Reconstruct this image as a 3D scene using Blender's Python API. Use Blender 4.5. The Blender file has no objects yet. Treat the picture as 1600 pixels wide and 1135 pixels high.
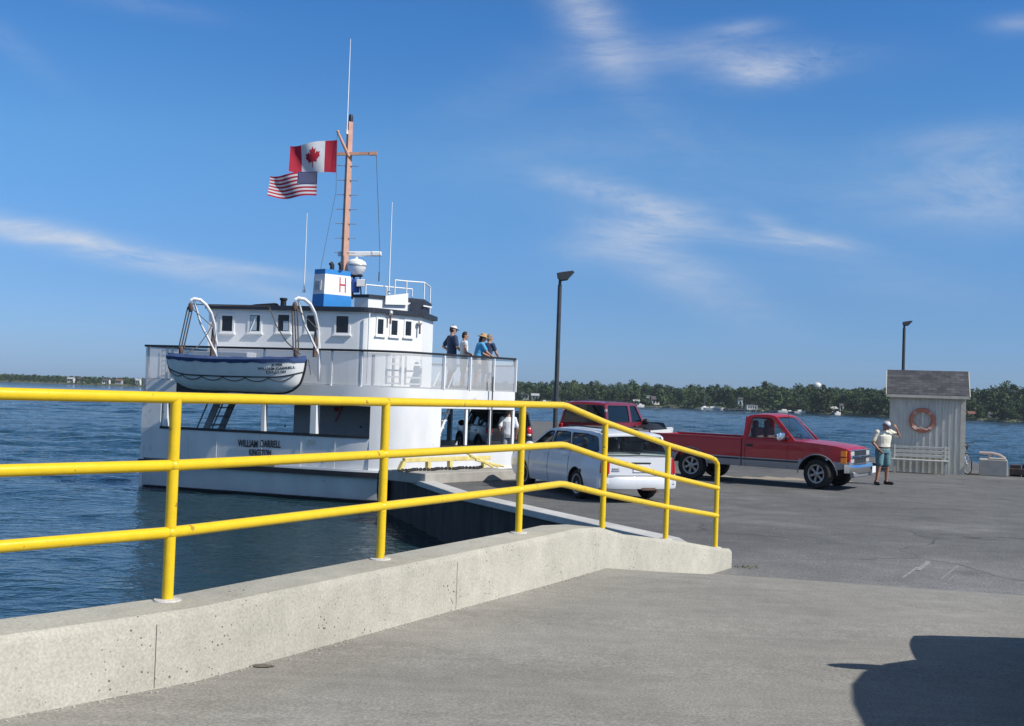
import bpy, bmesh, math, random
from mathutils import Vector, Matrix
rnd = random.Random(7)
R = math.radians
PI = math.pi
sc = bpy.context.scene
COL = sc.collection
F = 1700.0
EYE = 2.05            # eye height above the car park
WATER = -1.02
PITCH, ROLL = R(1.668), R(2.0)
# ------------------------------------------------------------------ camera
_f = Vector((0, math.cos(PITCH), math.sin(PITCH)))
_r0 = Vector((1, 0, 0)); _u0 = Vector((0, -math.sin(PITCH), math.cos(PITCH)))
_r = _r0 * math.cos(ROLL) + _u0 * math.sin(ROLL)
_u = _u0 * math.cos(ROLL) - _r0 * math.sin(ROLL)
cam_d = bpy.data.cameras.new('camera'); cam = bpy.data.objects.new('camera', cam_d); COL.objects.link(cam)
cam.matrix_world = Matrix(((_r.x, _u.x, -_f.x, 0), (_r.y, _u.y, -_f.y, 0), (_r.z, _u.z, -_f.z, EYE), (0, 0, 0, 1)))
cam_d.sensor_width = 36; cam_d.lens = 36 * F / 1600; cam_d.clip_end = 9000; cam_d.clip_start = 0.1
sc.camera = cam
def ray(px, py):
    return _f + _r * ((px - 800) / F) + _u * ((567.5 - py) / F)
def atd(px, py, d):
    v = ray(px, py); v = v * (d / v.y); return Vector((v.x, v.y, v.z + EYE))
def onz(px, py, z=0.0):
    v = ray(px, py); t = (z - EYE) / v.z; return Vector((v.x * t, v.y * t, z))
def onplane(px, py, a, b):      # vertical plane through the ground points a, b
    v = ray(px, py); ax, ay = a[0], a[1]; dx, dy = b[0] - ax, b[1] - ay
    t = (ax * dy - ay * dx) / (v.x * dy - v.y * dx)
    return Vector((v.x * t, v.y * t, v.z * t + EYE))
# ------------------------------------------------------------------ materials
def mat(name, col, rough=0.5, metal=0.0, var=0.0, vscale=3.0, bump=0.0, bscale=40.0, coat=0.0, spec=0.5, streak=None):
    m = bpy.data.materials.new(name); m.use_nodes = True
    nt = m.node_tree; b = nt.nodes['Principled BSDF']
    b.inputs['Base Color'].default_value = (*col, 1); b.inputs['Roughness'].default_value = rough
    b.inputs['Metallic'].default_value = metal; b.inputs['Coat Weight'].default_value = coat
    b.inputs['Specular IOR Level'].default_value = spec
    tc = nt.nodes.new('ShaderNodeTexCoord')
    if var > 0:
        mp = nt.nodes.new('ShaderNodeMapping'); mp.inputs['Scale'].default_value = streak or (1, 1, 1)
        nt.links.new(tc.outputs['Object'], mp.inputs['Vector'])
        n = nt.nodes.new('ShaderNodeTexNoise'); n.inputs['Scale'].default_value = vscale; n.inputs['Detail'].default_value = 6
        nt.links.new(mp.outputs[0], n.inputs['Vector'])
        r = nt.nodes.new('ShaderNodeMapRange'); r.inputs['From Min'].default_value = 0.3; r.inputs['From Max'].default_value = 0.7
        r.inputs['To Min'].default_value = 1 - var; r.inputs['To Max'].default_value = 1 + var
        nt.links.new(n.outputs['Fac'], r.inputs['Value'])
        x = nt.nodes.new('ShaderNodeVectorMath'); x.operation = 'SCALE'; x.inputs[0].default_value = col
        nt.links.new(r.outputs[0], x.inputs['Scale']); nt.links.new(x.outputs[0], b.inputs['Base Color'])
    if bump > 0:
        n2 = nt.nodes.new('ShaderNodeTexNoise'); n2.inputs['Scale'].default_value = bscale; n2.inputs['Detail'].default_value = 4
        nt.links.new(tc.outputs['Object'], n2.inputs['Vector'])
        bp = nt.nodes.new('ShaderNodeBump'); bp.inputs['Strength'].default_value = bump; bp.inputs['Distance'].default_value = 0.02
        nt.links.new(n2.outputs['Fac'], bp.inputs['Height']); nt.links.new(bp.outputs[0], b.inputs['Normal'])
    return m
def glass(name, tint, rough=0.03, clear=0.5):
    m = bpy.data.materials.new(name); m.use_nodes = True; nt = m.node_tree; nt.nodes.clear()
    o = nt.nodes.new('ShaderNodeOutputMaterial'); mx = nt.nodes.new('ShaderNodeMixShader')
    t = nt.nodes.new('ShaderNodeBsdfTransparent'); t.inputs[0].default_value = (clear * tint[0], clear * tint[1], clear * tint[2], 1)
    g = nt.nodes.new('ShaderNodeBsdfGlossy'); g.inputs['Roughness'].default_value = rough
    fr = nt.nodes.new('ShaderNodeFresnel'); fr.inputs['IOR'].default_value = 1.5
    ge = nt.nodes.new('ShaderNodeNewGeometry'); io = nt.nodes.new('ShaderNodeMapRange'); io.inputs[3].default_value = 1.5; io.inputs[4].default_value = 1 / 1.5; nt.links.new(ge.outputs['Backfacing'], io.inputs[0]); nt.links.new(io.outputs[0], fr.inputs['IOR'])
    nt.links.new(fr.outputs[0], mx.inputs[0]); nt.links.new(t.outputs[0], mx.inputs[1]); nt.links.new(g.outputs[0], mx.inputs[2])
    nt.links.new(mx.outputs[0], o.inputs[0]); return m
def netting(name, col, op):
    m = bpy.data.materials.new(name); m.use_nodes = True; nt = m.node_tree; nt.nodes.clear()
    o = nt.nodes.new('ShaderNodeOutputMaterial'); mx = nt.nodes.new('ShaderNodeMixShader'); mx.inputs[0].default_value = op
    t = nt.nodes.new('ShaderNodeBsdfTransparent'); d = nt.nodes.new('ShaderNodeBsdfDiffuse'); d.inputs[0].default_value = (*col, 1)
    nt.links.new(t.outputs[0], mx.inputs[1]); nt.links.new(d.outputs[0], mx.inputs[2]); nt.links.new(mx.outputs[0], o.inputs[0]); return m

def concrete(name, col, pits=True, streak=False, rough=0.9, grain=0.16):
    m = bpy.data.materials.new(name); m.use_nodes = True; nt = m.node_tree; L = nt.links.new; N = nt.nodes.new
    b = nt.nodes['Principled BSDF']; b.inputs['Roughness'].default_value = rough; b.inputs['Specular IOR Level'].default_value = 0.25
    tc = N('ShaderNodeTexCoord')
    def noise(s, det=6, sc3=(1, 1, 1)):
        mp = N('ShaderNodeMapping'); mp.inputs['Scale'].default_value = sc3; L(tc.outputs['Object'], mp.inputs[0])
        n = N('ShaderNodeTexNoise'); n.inputs['Scale'].default_value = s; n.inputs['Detail'].default_value = det; L(mp.outputs[0], n.inputs['Vector']); return n.outputs['Fac']
    def mr(x, a, bb, c, d):
        r = N('ShaderNodeMapRange'); r.inputs[1].default_value = a; r.inputs[2].default_value = bb; r.inputs[3].default_value = c; r.inputs[4].default_value = d
        L(x, r.inputs[0]); return r.outputs[0]
    def mul(x, y):
        q = N('ShaderNodeMath'); q.operation = 'MULTIPLY'; L(x, q.inputs[0]); L(y, q.inputs[1]); return q.outputs[0]
    f = mul(mr(noise(0.7, 5), 0.3, 0.7, 0.86, 1.12), mr(noise(6, 8), 0.3, 0.7, 0.92, 1.08))
    f = mul(f, mr(noise(70, 5), 0.3, 0.7, 1 - grain, 1 + grain))
    if streak:
        f = mul(f, mr(noise(1.0, 6, (0.6, 2.4, 1)), 0.3, 0.7, 0.93, 1.06))
        f = mul(f, mr(noise(2.4, 6, (0.3, 5.0, 1)), 0.35, 0.7, 0.95, 1.05))
    h = noise(140, 4)
    if pits:
        v = N('ShaderNodeTexVoronoi'); v.inputs['Scale'].default_value = 26; L(tc.outputs['Object'], v.inputs['Vector'])
        thr = mr(noise(2.6, 3), 0.42, 0.75, 0.05, 0.25)
        sub = N('ShaderNodeMath'); sub.operation = 'SUBTRACT'; L(v.outputs['Distance'], sub.inputs[0]); L(thr, sub.inputs[1])
        pit = mr(sub.outputs[0], -0.03, 0.02, 0.0, 1.0)
        dk = mr(pit, 0, 1, 0.30, 1.0); f = mul(f, dk)
        h2 = N('ShaderNodeMath'); h2.operation = 'MULTIPLY_ADD'; L(pit, h2.inputs[0]); h2.inputs[1].default_value = 1.5; L(h, h2.inputs[2]); h = h2.outputs[0]
    x = N('ShaderNodeVectorMath'); x.operation = 'SCALE'; x.inputs[0].default_value = col; L(f, x.inputs['Scale']); L(x.outputs[0], b.inputs['Base Color'])
    bp = N('ShaderNodeBump'); bp.inputs['Strength'].default_value = 0.3; bp.inputs['Distance'].default_value = 0.006; L(h, bp.inputs['Height']); L(bp.outputs[0], b.inputs['Normal'])
    return m

M = {}
M['white'] = mat('white ship paint', (0.88, 0.875, 0.86), 0.45, var=0.05, vscale=1.2, bump=0.10, bscale=3)
M['white_hull'] = mat('white hull paint', (0.81, 0.81, 0.80), 0.42, var=0.09, vscale=1.6, bump=0.25, bscale=1.6, streak=(1, 1, 0.35))
M['black'] = mat('black paint', (0.015, 0.016, 0.02), 0.5, var=0.3)
M['navy'] = mat('navy roof paint', (0.02, 0.025, 0.04), 0.5, var=0.3)
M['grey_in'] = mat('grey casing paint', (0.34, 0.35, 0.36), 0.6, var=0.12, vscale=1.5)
M['deck'] = mat('deck paint', (0.14, 0.16, 0.15), 0.7, var=0.2)
M['blue'] = mat('blue funnel paint', (0.03, 0.24, 0.62), 0.4, var=0.06)
M['salmon'] = mat('salmon mast paint', (0.62, 0.34, 0.24), 0.55, var=0.12, vscale=5)
M['red'] = mat('red letter paint', (0.55, 0.04, 0.05), 0.5)
M['yellow'] = mat('yellow rail paint', (0.82, 0.56, 0.014), 0.32, var=0.05, vscale=14, bump=0.10, bscale=60, coat=0.15)
def chips(m, col, scale, lo, hi):
    nt = m.node_tree; b = nt.nodes['Principled BSDF']; tc = nt.nodes.new('ShaderNodeTexCoord'); n = nt.nodes.new('ShaderNodeTexNoise'); n.inputs['Scale'].default_value = scale; n.inputs['Detail'].default_value = 8; nt.links.new(tc.outputs['Object'], n.inputs['Vector'])
    r = nt.nodes.new('ShaderNodeMapRange'); r.inputs[1].default_value = lo; r.inputs[2].default_value = hi; nt.links.new(n.outputs['Fac'], r.inputs[0])
    x = nt.nodes.new('ShaderNodeMix'); x.data_type = 'RGBA'; x.inputs[7].default_value = (*col, 1); nt.links.new(r.outputs[0], x.inputs[0])
    if b.inputs['Base Color'].links: nt.links.new(b.inputs['Base Color'].links[0].from_socket, x.inputs[6])
    else: x.inputs[6].default_value = b.inputs['Base Color'].default_value
    nt.links.new(x.outputs[2], b.inputs['Base Color']); return m
chips(M['yellow'], (0.42, 0.25, 0.03), 17, 0.665, 0.70); chips(M['white_hull'], (0.55, 0.47, 0.38), 2.3, 0.65, 0.76)
M['pale_yellow'] = mat('faded yellow paint', (0.72, 0.60, 0.22), 0.55, var=0.15, vscale=6)
M['galv'] = mat('galvanised steel', (0.5, 0.5, 0.5), 0.45, 0.6, var=0.2)
M['pole'] = mat('dark lamp post paint', (0.055, 0.06, 0.065), 0.5, var=0.2)
M['rope'] = mat('weathered rope', (0.10, 0.085, 0.075), 0.9, var=0.3, vscale=20)
M['rust'] = mat('rusty brown steel', (0.13, 0.08, 0.06), 0.8, var=0.3, vscale=12)
M['boat_blue'] = mat('blue canvas cover', (0.028, 0.06, 0.17), 0.8, var=0.25, vscale=6, bump=0.5, bscale=14)
M['boat_white'] = mat('lifeboat paint', (0.86, 0.86, 0.84), 0.28, var=0.06)
M['glass_dark'] = glass('dark window glass', (0.35, 0.4, 0.45), 0.03, 0.25)
M['glass_clear'] = glass('clear car glass', (0.86, 0.93, 0.9), 0.02, 0.8)
M['glass_side'] = glass('smoky car glass', (0.7, 0.8, 0.85), 0.03, 0.15)
M['glass_tint'] = glass('tinted car glass', (0.3, 0.33, 0.36), 0.03, 0.18)
M['netting'] = netting('railing netting', (0.66, 0.68, 0.70), 0.46)
M['netting_dense'] = netting('dense railing netting', (0.66, 0.68, 0.72), 0.62)
M['tyre'] = mat('tyre rubber', (0.018, 0.018, 0.019), 0.85, var=0.3, vscale=20)
M['alloy'] = mat('alloy rim', (0.32, 0.32, 0.32), 0.35, 0.7, var=0.1)
M['chrome'] = mat('chrome', (0.75, 0.76, 0.78), 0.12, 1.0)
M['plastic'] = mat('black plastic', (0.02, 0.021, 0.023), 0.55, var=0.2)
M['interior'] = mat('car interior cloth', (0.09, 0.09, 0.095), 0.9, var=0.2)
M['truck_red'] = mat('red truck paint', (0.43, 0.006, 0.010), 0.32, var=0.08, vscale=2, coat=0.3)
M['truck_silver'] = mat('silver lower paint', (0.27, 0.28, 0.30), 0.35, 0.3, var=0.06, coat=0.4)
M['wagon_white'] = mat('white car paint', (0.70, 0.715, 0.74), 0.3, var=0.05, vscale=2, coat=0.5)
M['maroon'] = mat('maroon car paint', (0.20, 0.010, 0.026), 0.3, var=0.06, vscale=2, coat=0.35)
M['slate'] = mat('dark grey car paint', (0.018, 0.021, 0.03), 0.28, var=0.08, coat=0.6)
M['cladding'] = mat('grey cladding', (0.055, 0.058, 0.062), 0.6, var=0.1)
M['lamp_red'] = mat('red lamp lens', (0.5, 0.015, 0.02), 0.15, coat=0.6)
M['lamp_amber'] = mat('amber lamp lens', (0.75, 0.22, 0.02), 0.15, coat=0.6)
M['lamp_clear'] = mat('clear lamp lens', (0.75, 0.75, 0.72), 0.12, 0.2, coat=0.6)
M['plate'] = mat('white number plate', (0.78, 0.78, 0.78), 0.5, var=0.05)
M['shed_wood'] = mat('weathered shed paint', (0.68, 0.645, 0.56), 0.85, var=0.18, vscale=4, streak=(5, 5, 0.4))
M['shed_trim'] = mat('pale shed trim', (0.62, 0.58, 0.48), 0.85, var=0.14, vscale=5)
M['bench_wood'] = mat('grey bench wood', (0.47, 0.47, 0.44), 0.85, var=0.2, vscale=6, streak=(1, 6, 6))
M['buoy'] = mat('faded orange lifebuoy', (0.56, 0.20, 0.12), 0.6, var=0.12, vscale=8)
M['cream_line'] = mat('white line rope', (0.75, 0.73, 0.66), 0.8, var=0.1)
M['pipe_pink'] = mat('pinkish railing paint', (0.50, 0.39, 0.36), 0.6, var=0.15)
M['timber'] = mat('dark dock timber', (0.06, 0.045, 0.045), 0.9, var=0.3, vscale=4, streak=(4, 4, 0.6))
M['skin'] = mat('skin', (0.50, 0.27, 0.18), 0.55, var=0.08, vscale=12)
M['skin_tan'] = mat('tanned skin', (0.40, 0.20, 0.125), 0.55, var=0.08, vscale=12)
M['hair_dark'] = mat('dark hair', (0.02, 0.014, 0.012), 0.6, var=0.4, vscale=30)
M['hair_grey'] = mat('greying hair', (0.25, 0.19, 0.14), 0.7, var=0.4, vscale=30)
M['straw'] = mat('tan straw', (0.50, 0.33, 0.17), 0.85, var=0.2, vscale=30)
def cloth(n, c): return mat(n, c, 0.9, var=0.10, vscale=9, bump=0.6, bscale=16)
M['c_navy'] = cloth('navy cotton', (0.035, 0.06, 0.12)); M['c_white'] = cloth('white cotton', (0.74, 0.75, 0.77)); M['c_sky'] = cloth('sky blue cotton', (0.10, 0.40, 0.68))
M['c_cream'] = cloth('cream cotton', (0.78, 0.76, 0.62)); M['c_denim'] = cloth('green blue denim', (0.12, 0.24, 0.27)); M['c_khaki'] = cloth('khaki cotton', (0.42, 0.38, 0.32))
M['c_grey'] = cloth('grey cotton', (0.35, 0.36, 0.38)); M['leather'] = mat('black leather', (0.015, 0.014, 0.013), 0.5, var=0.2)
M['conc_wall'] = concrete('cast concrete', (0.435, 0.416, 0.35))
M['conc_ramp'] = concrete('worn concrete slab', (0.29, 0.277, 0.247), pits=False, streak=True, grain=0.28)
M['conc_kerb'] = concrete('old kerb concrete', (0.42, 0.40, 0.36), pits=False)
M['conc_white'] = concrete('pale kerb concrete', (0.55, 0.54, 0.51), pits=False)
M['sheetpile'] = mat('dark sheet piling', (0.055, 0.05, 0.045), 0.85, var=0.35, vscale=2.0, streak=(3, 3, 0.5))
M['bark'] = mat('tree bark', (0.07, 0.055, 0.04), 0.95, var=0.3)
M['house_white'] = mat('white house siding', (0.75, 0.75, 0.72), 0.8, var=0.05)
M['house_grey'] = mat('grey house siding', (0.42, 0.42, 0.42), 0.8, var=0.05)
M['house_tan'] = mat('tan house siding', (0.5, 0.4, 0.3), 0.8, var=0.05)
M['house_roof'] = mat('dark house roof', (0.09, 0.08, 0.08), 0.9, var=0.2)
M['house_roof_red'] = mat('reddish house roof', (0.2, 0.09, 0.07), 0.9, var=0.2)

# ------------------------------------------------------------------ mesh builder
class MB:
    def __init__(s): s.v = []; s.f = []; s.mi = []; s.cur = 0; s.mats = []
    def use(s, m):
        if m not in s.mats: s.mats.append(m)
        s.cur = s.mats.index(m); return s
    def add(s, vs, fs):
        o = len(s.v); s.v += [Vector(p) for p in vs]; s.f += [tuple(i + o for i in f) for f in fs]; s.mi += [s.cur] * len(fs); return s
    def quad(s, a, b, c, d): return s.add([a, b, c, d], [(0, 1, 2, 3)])
    def poly(s, pts): return s.add(pts, [tuple(range(len(pts)))])
    def box(s, c, size, rot=None):
        x, y, z = size[0] / 2, size[1] / 2, size[2] / 2
        vs = [Vector((i * x, j * y, k * z)) for k in (-1, 1) for j in (-1, 1) for i in (-1, 1)]
        if rot is not None:
            m = Matrix.Rotation(rot, 3, 'Z') if not isinstance(rot, Matrix) else rot
            vs = [m @ v for v in vs]
        c = Vector(c); vs = [v + c for v in vs]
        return s.add(vs, [(0, 2, 3, 1), (4, 5, 7, 6), (0, 1, 5, 4), (2, 6, 7, 3), (0, 4, 6, 2), (1, 3, 7, 5)])
    def bar(s, a, b, w, h, up=(0, 0, 1)):
        a, b = Vector(a), Vector(b); d = (b - a); n = d.normalized(); up = Vector(up)
        sd = n.cross(up)
        if sd.length < 1e-4: sd = n.cross(Vector((1, 0, 0)))
        sd.normalize(); u2 = sd.cross(n).normalized()
        vs = [p + sd * (i * w / 2) + u2 * (j * h / 2) for p in (a, b) for j in (-1, 1) for i in (-1, 1)]
        return s.add(vs, [(0, 1, 3, 2), (4, 6, 7, 5), (0, 4, 5, 1), (2, 3, 7, 6), (0, 2, 6, 4), (1, 5, 7, 3)])
    def extr(s, pts, vec):
        n = len(pts); pts = [Vector(p) for p in pts]; vec = Vector(vec)
        return s.add(pts + [p + vec for p in pts], [tuple(range(n))[::-1], tuple(range(n, 2 * n))] + [(i, (i + 1) % n, n + (i + 1) % n, n + i) for i in range(n)])
    def prism(s, xy, z0, z1): return s.extr([(p[0], p[1], z0) for p in xy], (0, 0, z1 - z0))
    def loft(s, rings, closed=True, cap=True):
        n = len(rings[0]); vs = [p for r in rings for p in r]; fs = []
        for i in range(len(rings) - 1):
            for j in range(n if closed else n - 1):
                k = (j + 1) % n; fs.append((i * n + j, i * n + k, (i + 1) * n + k, (i + 1) * n + j))
        if cap and closed: fs += [tuple(range(n))[::-1], tuple(range((len(rings) - 1) * n, len(rings) * n))]
        return s.add(vs, fs)
    def tube(s, pts, r, n=8, cap=True, closed=False):
        pts = [Vector(p) for p in pts]; N = len(pts); rr = r if isinstance(r, (list, tuple)) else [r] * N
        t0 = (pts[1] - pts[0]).normalized(); ref = Vector((0, 0, 1)) if abs(t0.z) < 0.9 else Vector((1, 0, 0)); nx = t0.cross(ref).normalized()
        rings = []
        for i, p in enumerate(pts):
            if closed: t = (pts[(i + 1) % N] - pts[i - 1])
            else: t = (pts[min(i + 1, N - 1)] - pts[max(i - 1, 0)])
            t.normalize(); nx = (nx - t * nx.dot(t)); nx = nx.normalized() if nx.length > 1e-6 else t.orthogonal().normalized(); ny = t.cross(nx)
            rings.append([p + (nx * math.cos(a) + ny * math.sin(a)) * rr[i] for a in [2 * PI * k / n for k in range(n)]])
        if closed: rings.append(rings[0]); cap = False
        return s.loft(rings, True, cap)
    def lathe(s, prof, n=16, loc=(0, 0, 0), rot=None):
        rings = []
        for r, z in prof:
            ring = [Vector((max(r, 1e-4) * math.cos(2 * PI * k / n), max(r, 1e-4) * math.sin(2 * PI * k / n), z)) for k in range(n)]
            if rot is not None: ring = [rot @ p for p in ring]
            rings.append([p + Vector(loc) for p in ring])
        return s.loft(rings)
    def ball(s, c, rad, nu=12, nv=8, rot=None):
        if not isinstance(rad, (tuple, list)): rad = (rad,) * 3
        rings = []
        for i in range(nv + 1):
            th = PI * i / nv; ring = [Vector((rad[0] * max(math.sin(th), .01) * math.cos(2 * PI * k / nu), rad[1] * max(math.sin(th), .01) * math.sin(2 * PI * k / nu), -rad[2] * math.cos(th))) for k in range(nu)]
            if rot is not None: ring = [rot @ p for p in ring]
            rings.append([p + Vector(c) for p in ring])
        return s.loft(rings)
    def capsule(s, a, b, ra, rb, n=10):
        a, b = Vector(a), Vector(b); t = (b - a).normalized()
        pts = []; rr = []
        for k in range(4): ang = PI / 2 * (k / 4); pts.append(a - t * ra * math.cos(ang)); rr.append(max(ra * math.sin(ang), ra * .05))
        pts.append(a); rr.append(ra); pts.append(b); rr.append(rb)
        for k in range(1, 5): ang = PI / 2 * (k / 4); pts.append(b + t * rb * math.sin(ang)); rr.append(max(rb * math.cos(ang), rb * .05))
        return s.tube(pts, rr, n)
    def build(s, name, m=None, parent=None, smooth=True, angle=35, bevel=0.0, recalc=True, world=False, local=None, segs=2):
        me = bpy.data.meshes.new(name)
        vs = s.v
        if world and parent is not None:
            vs = [v - LOC[parent.name] for v in vs]
        me.from_pydata([tuple(v) for v in vs], [], s.f)
        if m is not None: me.materials.append(m)
        for q in s.mats: me.materials.append(q)
        if s.mats and m is None:
            for p, i in zip(me.polygons, s.mi): p.material_index = i
        if recalc:
            bm = bmesh.new(); bm.from_mesh(me); bmesh.ops.recalc_face_normals(bm, faces=bm.faces); bm.to_mesh(me); bm.free()
        if smooth:
            me.polygons.foreach_set('use_smooth', [True] * len(me.polygons)); me.set_sharp_from_angle(angle=R(angle))
        o = bpy.data.objects.new(name, me); COL.objects.link(o)
        if parent is not None: o.parent = parent; LOC[o.name] = LOC.get(parent.name, Vector())
        else: LOC[o.name] = Vector()
        if bevel > 0:
            bv = o.modifiers.new('bevel', 'BEVEL'); bv.width = bevel; bv.segments = segs; bv.limit_method = 'ANGLE'; bv.angle_limit = R(40); bv.harden_normals = False
        return o
LOC = {}
def tag(o, label=None, cat=None, group=None, kind=None):
    if label: o['label'] = label
    if cat: o['category'] = cat
    if group: o['group'] = group
    if kind: o['kind'] = kind
    return o
def thing(name, label, cat, loc=(0, 0, 0), rz=0.0, group=None):
    o = bpy.data.objects.new(name, None); COL.objects.link(o); o.empty_display_size = 0.2
    o.location = loc; o.rotation_euler = (0, 0, rz); LOC[o.name] = Vector(loc)
    return tag(o, label, cat, group)
def struct(o): o['kind'] = 'structure'; return o
def bake(o, mods):
    dg = bpy.context.evaluated_depsgraph_get(); dg.update()
    me = bpy.data.meshes.new_from_object(o.evaluated_get(dg)); old = o.data; o.modifiers.clear(); o.data = me; return o
def remesh(o, vox, sm=2):
    q = o.modifiers.new('r', 'REMESH'); q.mode = 'VOXEL'; q.voxel_size = vox; q.use_smooth_shade = True
    if sm: w = o.modifiers.new('s', 'SMOOTH'); w.factor = 0.5; w.iterations = sm
    bpy.context.view_layer.update(); mats = [m for m in o.data.materials]
    bake(o, 1)
    o.data.materials.clear()
    for m in mats: o.data.materials.append(m)
    o.data.polygons.foreach_set('use_smooth', [True] * len(o.data.polygons)); return o
def text(name, s, m, parent, origin, dx, dz, width, height, thick=0.004, bold=0.0, world=True):
    """flat lettering: origin = lower left corner, dx along the line, dz up"""
    cu = bpy.data.curves.new('t', 'FONT'); cu.body = s; cu.size = 1; cu.extrude = 0.01; cu.offset = bold
    t = bpy.data.objects.new('t', cu); COL.objects.link(t); bpy.context.view_layer.update()
    dg = bpy.context.evaluated_depsgraph_get(); me = bpy.data.meshes.new_from_object(t.evaluated_get(dg))
    bpy.data.objects.remove(t); bpy.data.curves.remove(cu)
    xs = [v.co.x for v in me.vertices]; ys = [v.co.y for v in me.vertices]
    x0, x1, y0, y1 = min(xs), max(xs), min(ys), max(ys)
    dx = Vector(dx).normalized(); dz = Vector(dz).normalized(); nn = dx.cross(dz); off = LOC[parent.name] if world else Vector()
    for v in me.vertices:
        c = v.co.copy()
        v.co = Vector(origin) - off + dx * ((c.x - x0) / (x1 - x0) * width) + dz * ((c.y - y0) / (y1 - y0) * height) + nn * (c.z / 0.01 * thick)
    me.materials.append(m); me.name = name
    o = bpy.data.objects.new(name, me); COL.objects.link(o); o.parent = parent; LOC[o.name] = LOC.get(parent.name, Vector()); return o
def copy_tree(o, parent=None):
    c = o.copy(); COL.objects.link(c)
    if parent is not None: c.parent = parent
    for ch in list(o.children): copy_tree(ch, c)
    return c
# ================================================================== light and sky
SUN_AZ = math.atan2(-0.45, 0.893); SUN_EL = R(43)
sd = Vector((math.cos(SUN_AZ) * math.cos(SUN_EL), math.sin(SUN_AZ) * math.cos(SUN_EL), math.sin(SUN_EL)))
sl = bpy.data.lights.new('sun', 'SUN'); sl.energy = 4.7; sl.angle = R(0.53); sl.color = (1.0, 0.955, 0.89)
so = bpy.data.objects.new('sun', sl); COL.objects.link(so); so.rotation_euler = sd.to_track_quat('Z', 'Y').to_euler(); so.location = (30, -12, 40)
W = bpy.data.worlds.new('World'); sc.world = W; W.use_nodes = True
nt = W.node_tree; nt.nodes.clear(); N = nt.nodes.new; L = nt.links.new
out = N('ShaderNodeOutputWorld'); bg = N('ShaderNodeBackground'); L(bg.outputs[0], out.inputs[0])
sky = N('ShaderNodeTexSky'); sky.sky_type = 'NISHITA'; sky.sun_disc = False
sky.sun_elevation = SUN_EL; sky.sun_rotation = PI / 2 - SUN_AZ
sky.air_density = 1.0; sky.dust_density = 0.35; sky.ozone_density = 4.0; sky.altitude = 0
bg.inputs[1].default_value = 0.10
tc = N('ShaderNodeTexCoord'); sp = N('ShaderNodeSeparateXYZ'); L(tc.outputs['Generated'], sp.inputs[0])
def mth(op, a, b=None, c=None):
    q = N('ShaderNodeMath'); q.operation = op
    for i, x in enumerate((a, b, c)):
        if x is None: continue
        if isinstance(x, (int, float)): q.inputs[i].default_value = x
        else: L(x, q.inputs[i])
    return q.outputs[0]
ymax = mth('MAXIMUM', sp.outputs[1], 0.02)
U = mth('DIVIDE', sp.outputs[0], ymax); V = mth('DIVIDE', sp.outputs[2], ymax)
cmb = N('ShaderNodeCombineXYZ'); L(U, cmb.inputs[0]); L(V, cmb.inputs[1])
def wnoise(scale, sc3, rot, det=7, dist=0.6, rough=0.62):
    mp = N('ShaderNodeMapping'); mp.inputs['Scale'].default_value = sc3; mp.inputs['Rotation'].default_value = (0, 0, rot); L(cmb.outputs[0], mp.inputs[0])
    n = N('ShaderNodeTexNoise'); n.inputs['Scale'].default_value = scale; n.inputs['Detail'].default_value = det; n.inputs['Distortion'].default_value = dist; n.inputs['Roughness'].default_value = rough
    L(mp.outputs[0], n.inputs['Vector']); return n.outputs['Fac']
# soft cirrus wisps: centre, half axes and tilt (tangent of azimuth / elevation), density
def uv(px, py):
    v = ray(px, py); return v.x / v.y, v.z / v.y
WISPS = [  # px, py, half length px, half width px, tilt deg (image), strength
    (130, 383, 330, 20, 9.5, 0.62), (360, 416, 150, 10, 4, 0.36), (60, 365, 160, 20, 6, .35), (20, 70, 110, 22, 35, 0.10),
    (925, 35, 120, 42, 52, 0.55), (1210, 110, 85, 26, -12, 0.75), (1130, 85, 200, 30, -4, 0.32), (1160, 45, 60, 14, -10, 0.3),
    (980, 310, 130, 22, 12, 0.55), (1000, 360, 110, 34, -18, 0.60), (1060, 425, 150, 40, 22, 0.42), (1270, 376, 70, 14, 4, 0.50), (1205, 350, 40, 14, 20, 0.4), (1160, 372, 160, 14, 4, 0.22),
    (1520, 275, 190, 50, -14, 0.34), (1560, 330, 120, 40, -6, 0.26), (1500, 215, 140, 24, -10, 0.22), (1590, 38, 50, 16, -8, .3),
    (900, 235, 260, 60, -10, 0.10), (820, 130, 180, 40, -25, 0.08), (1200, 280, 240, 60, 10, 0.07), (1380, 430, 200, 40, 5, .12), (230, 10, 120, 16, 5, .12)]
tot = None
for (px, py, a, b, tl, st) in WISPS:
    u0, v0 = uv(px, py); t = -R(tl) - ROLL
    du = mth('SUBTRACT', U, u0); dv = mth('SUBTRACT', V, v0)
    x1 = mth('ADD', mth('MULTIPLY', du, math.cos(t)), mth('MULTIPLY', dv, math.sin(t)))
    y1 = mth('SUBTRACT', mth('MULTIPLY', dv, math.cos(t)), mth('MULTIPLY', du, math.sin(t)))
    q = mth('ADD', mth('POWER', mth('ABSOLUTE', mth('DIVIDE', x1, a / F)), 2.0), mth('POWER', mth('ABSOLUTE', mth('DIVIDE', y1, b / F)), 2.0))
    g = mth('MULTIPLY', mth('EXPONENT', mth('MULTIPLY', q, -1.1)), st)
    tot = g if tot is None else mth('ADD', tot, g)
n1 = wnoise(5.0, (1.0, 3.4, 1), R(14), 10, 1.6, 0.70); n2 = wnoise(16, (1, 4.5, 1), R(-12), 8, 1.0, 0.68)
nn = mth('ADD', mth('MULTIPLY', n1, 0.7), mth('MULTIPLY', n2, 0.3))
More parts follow.
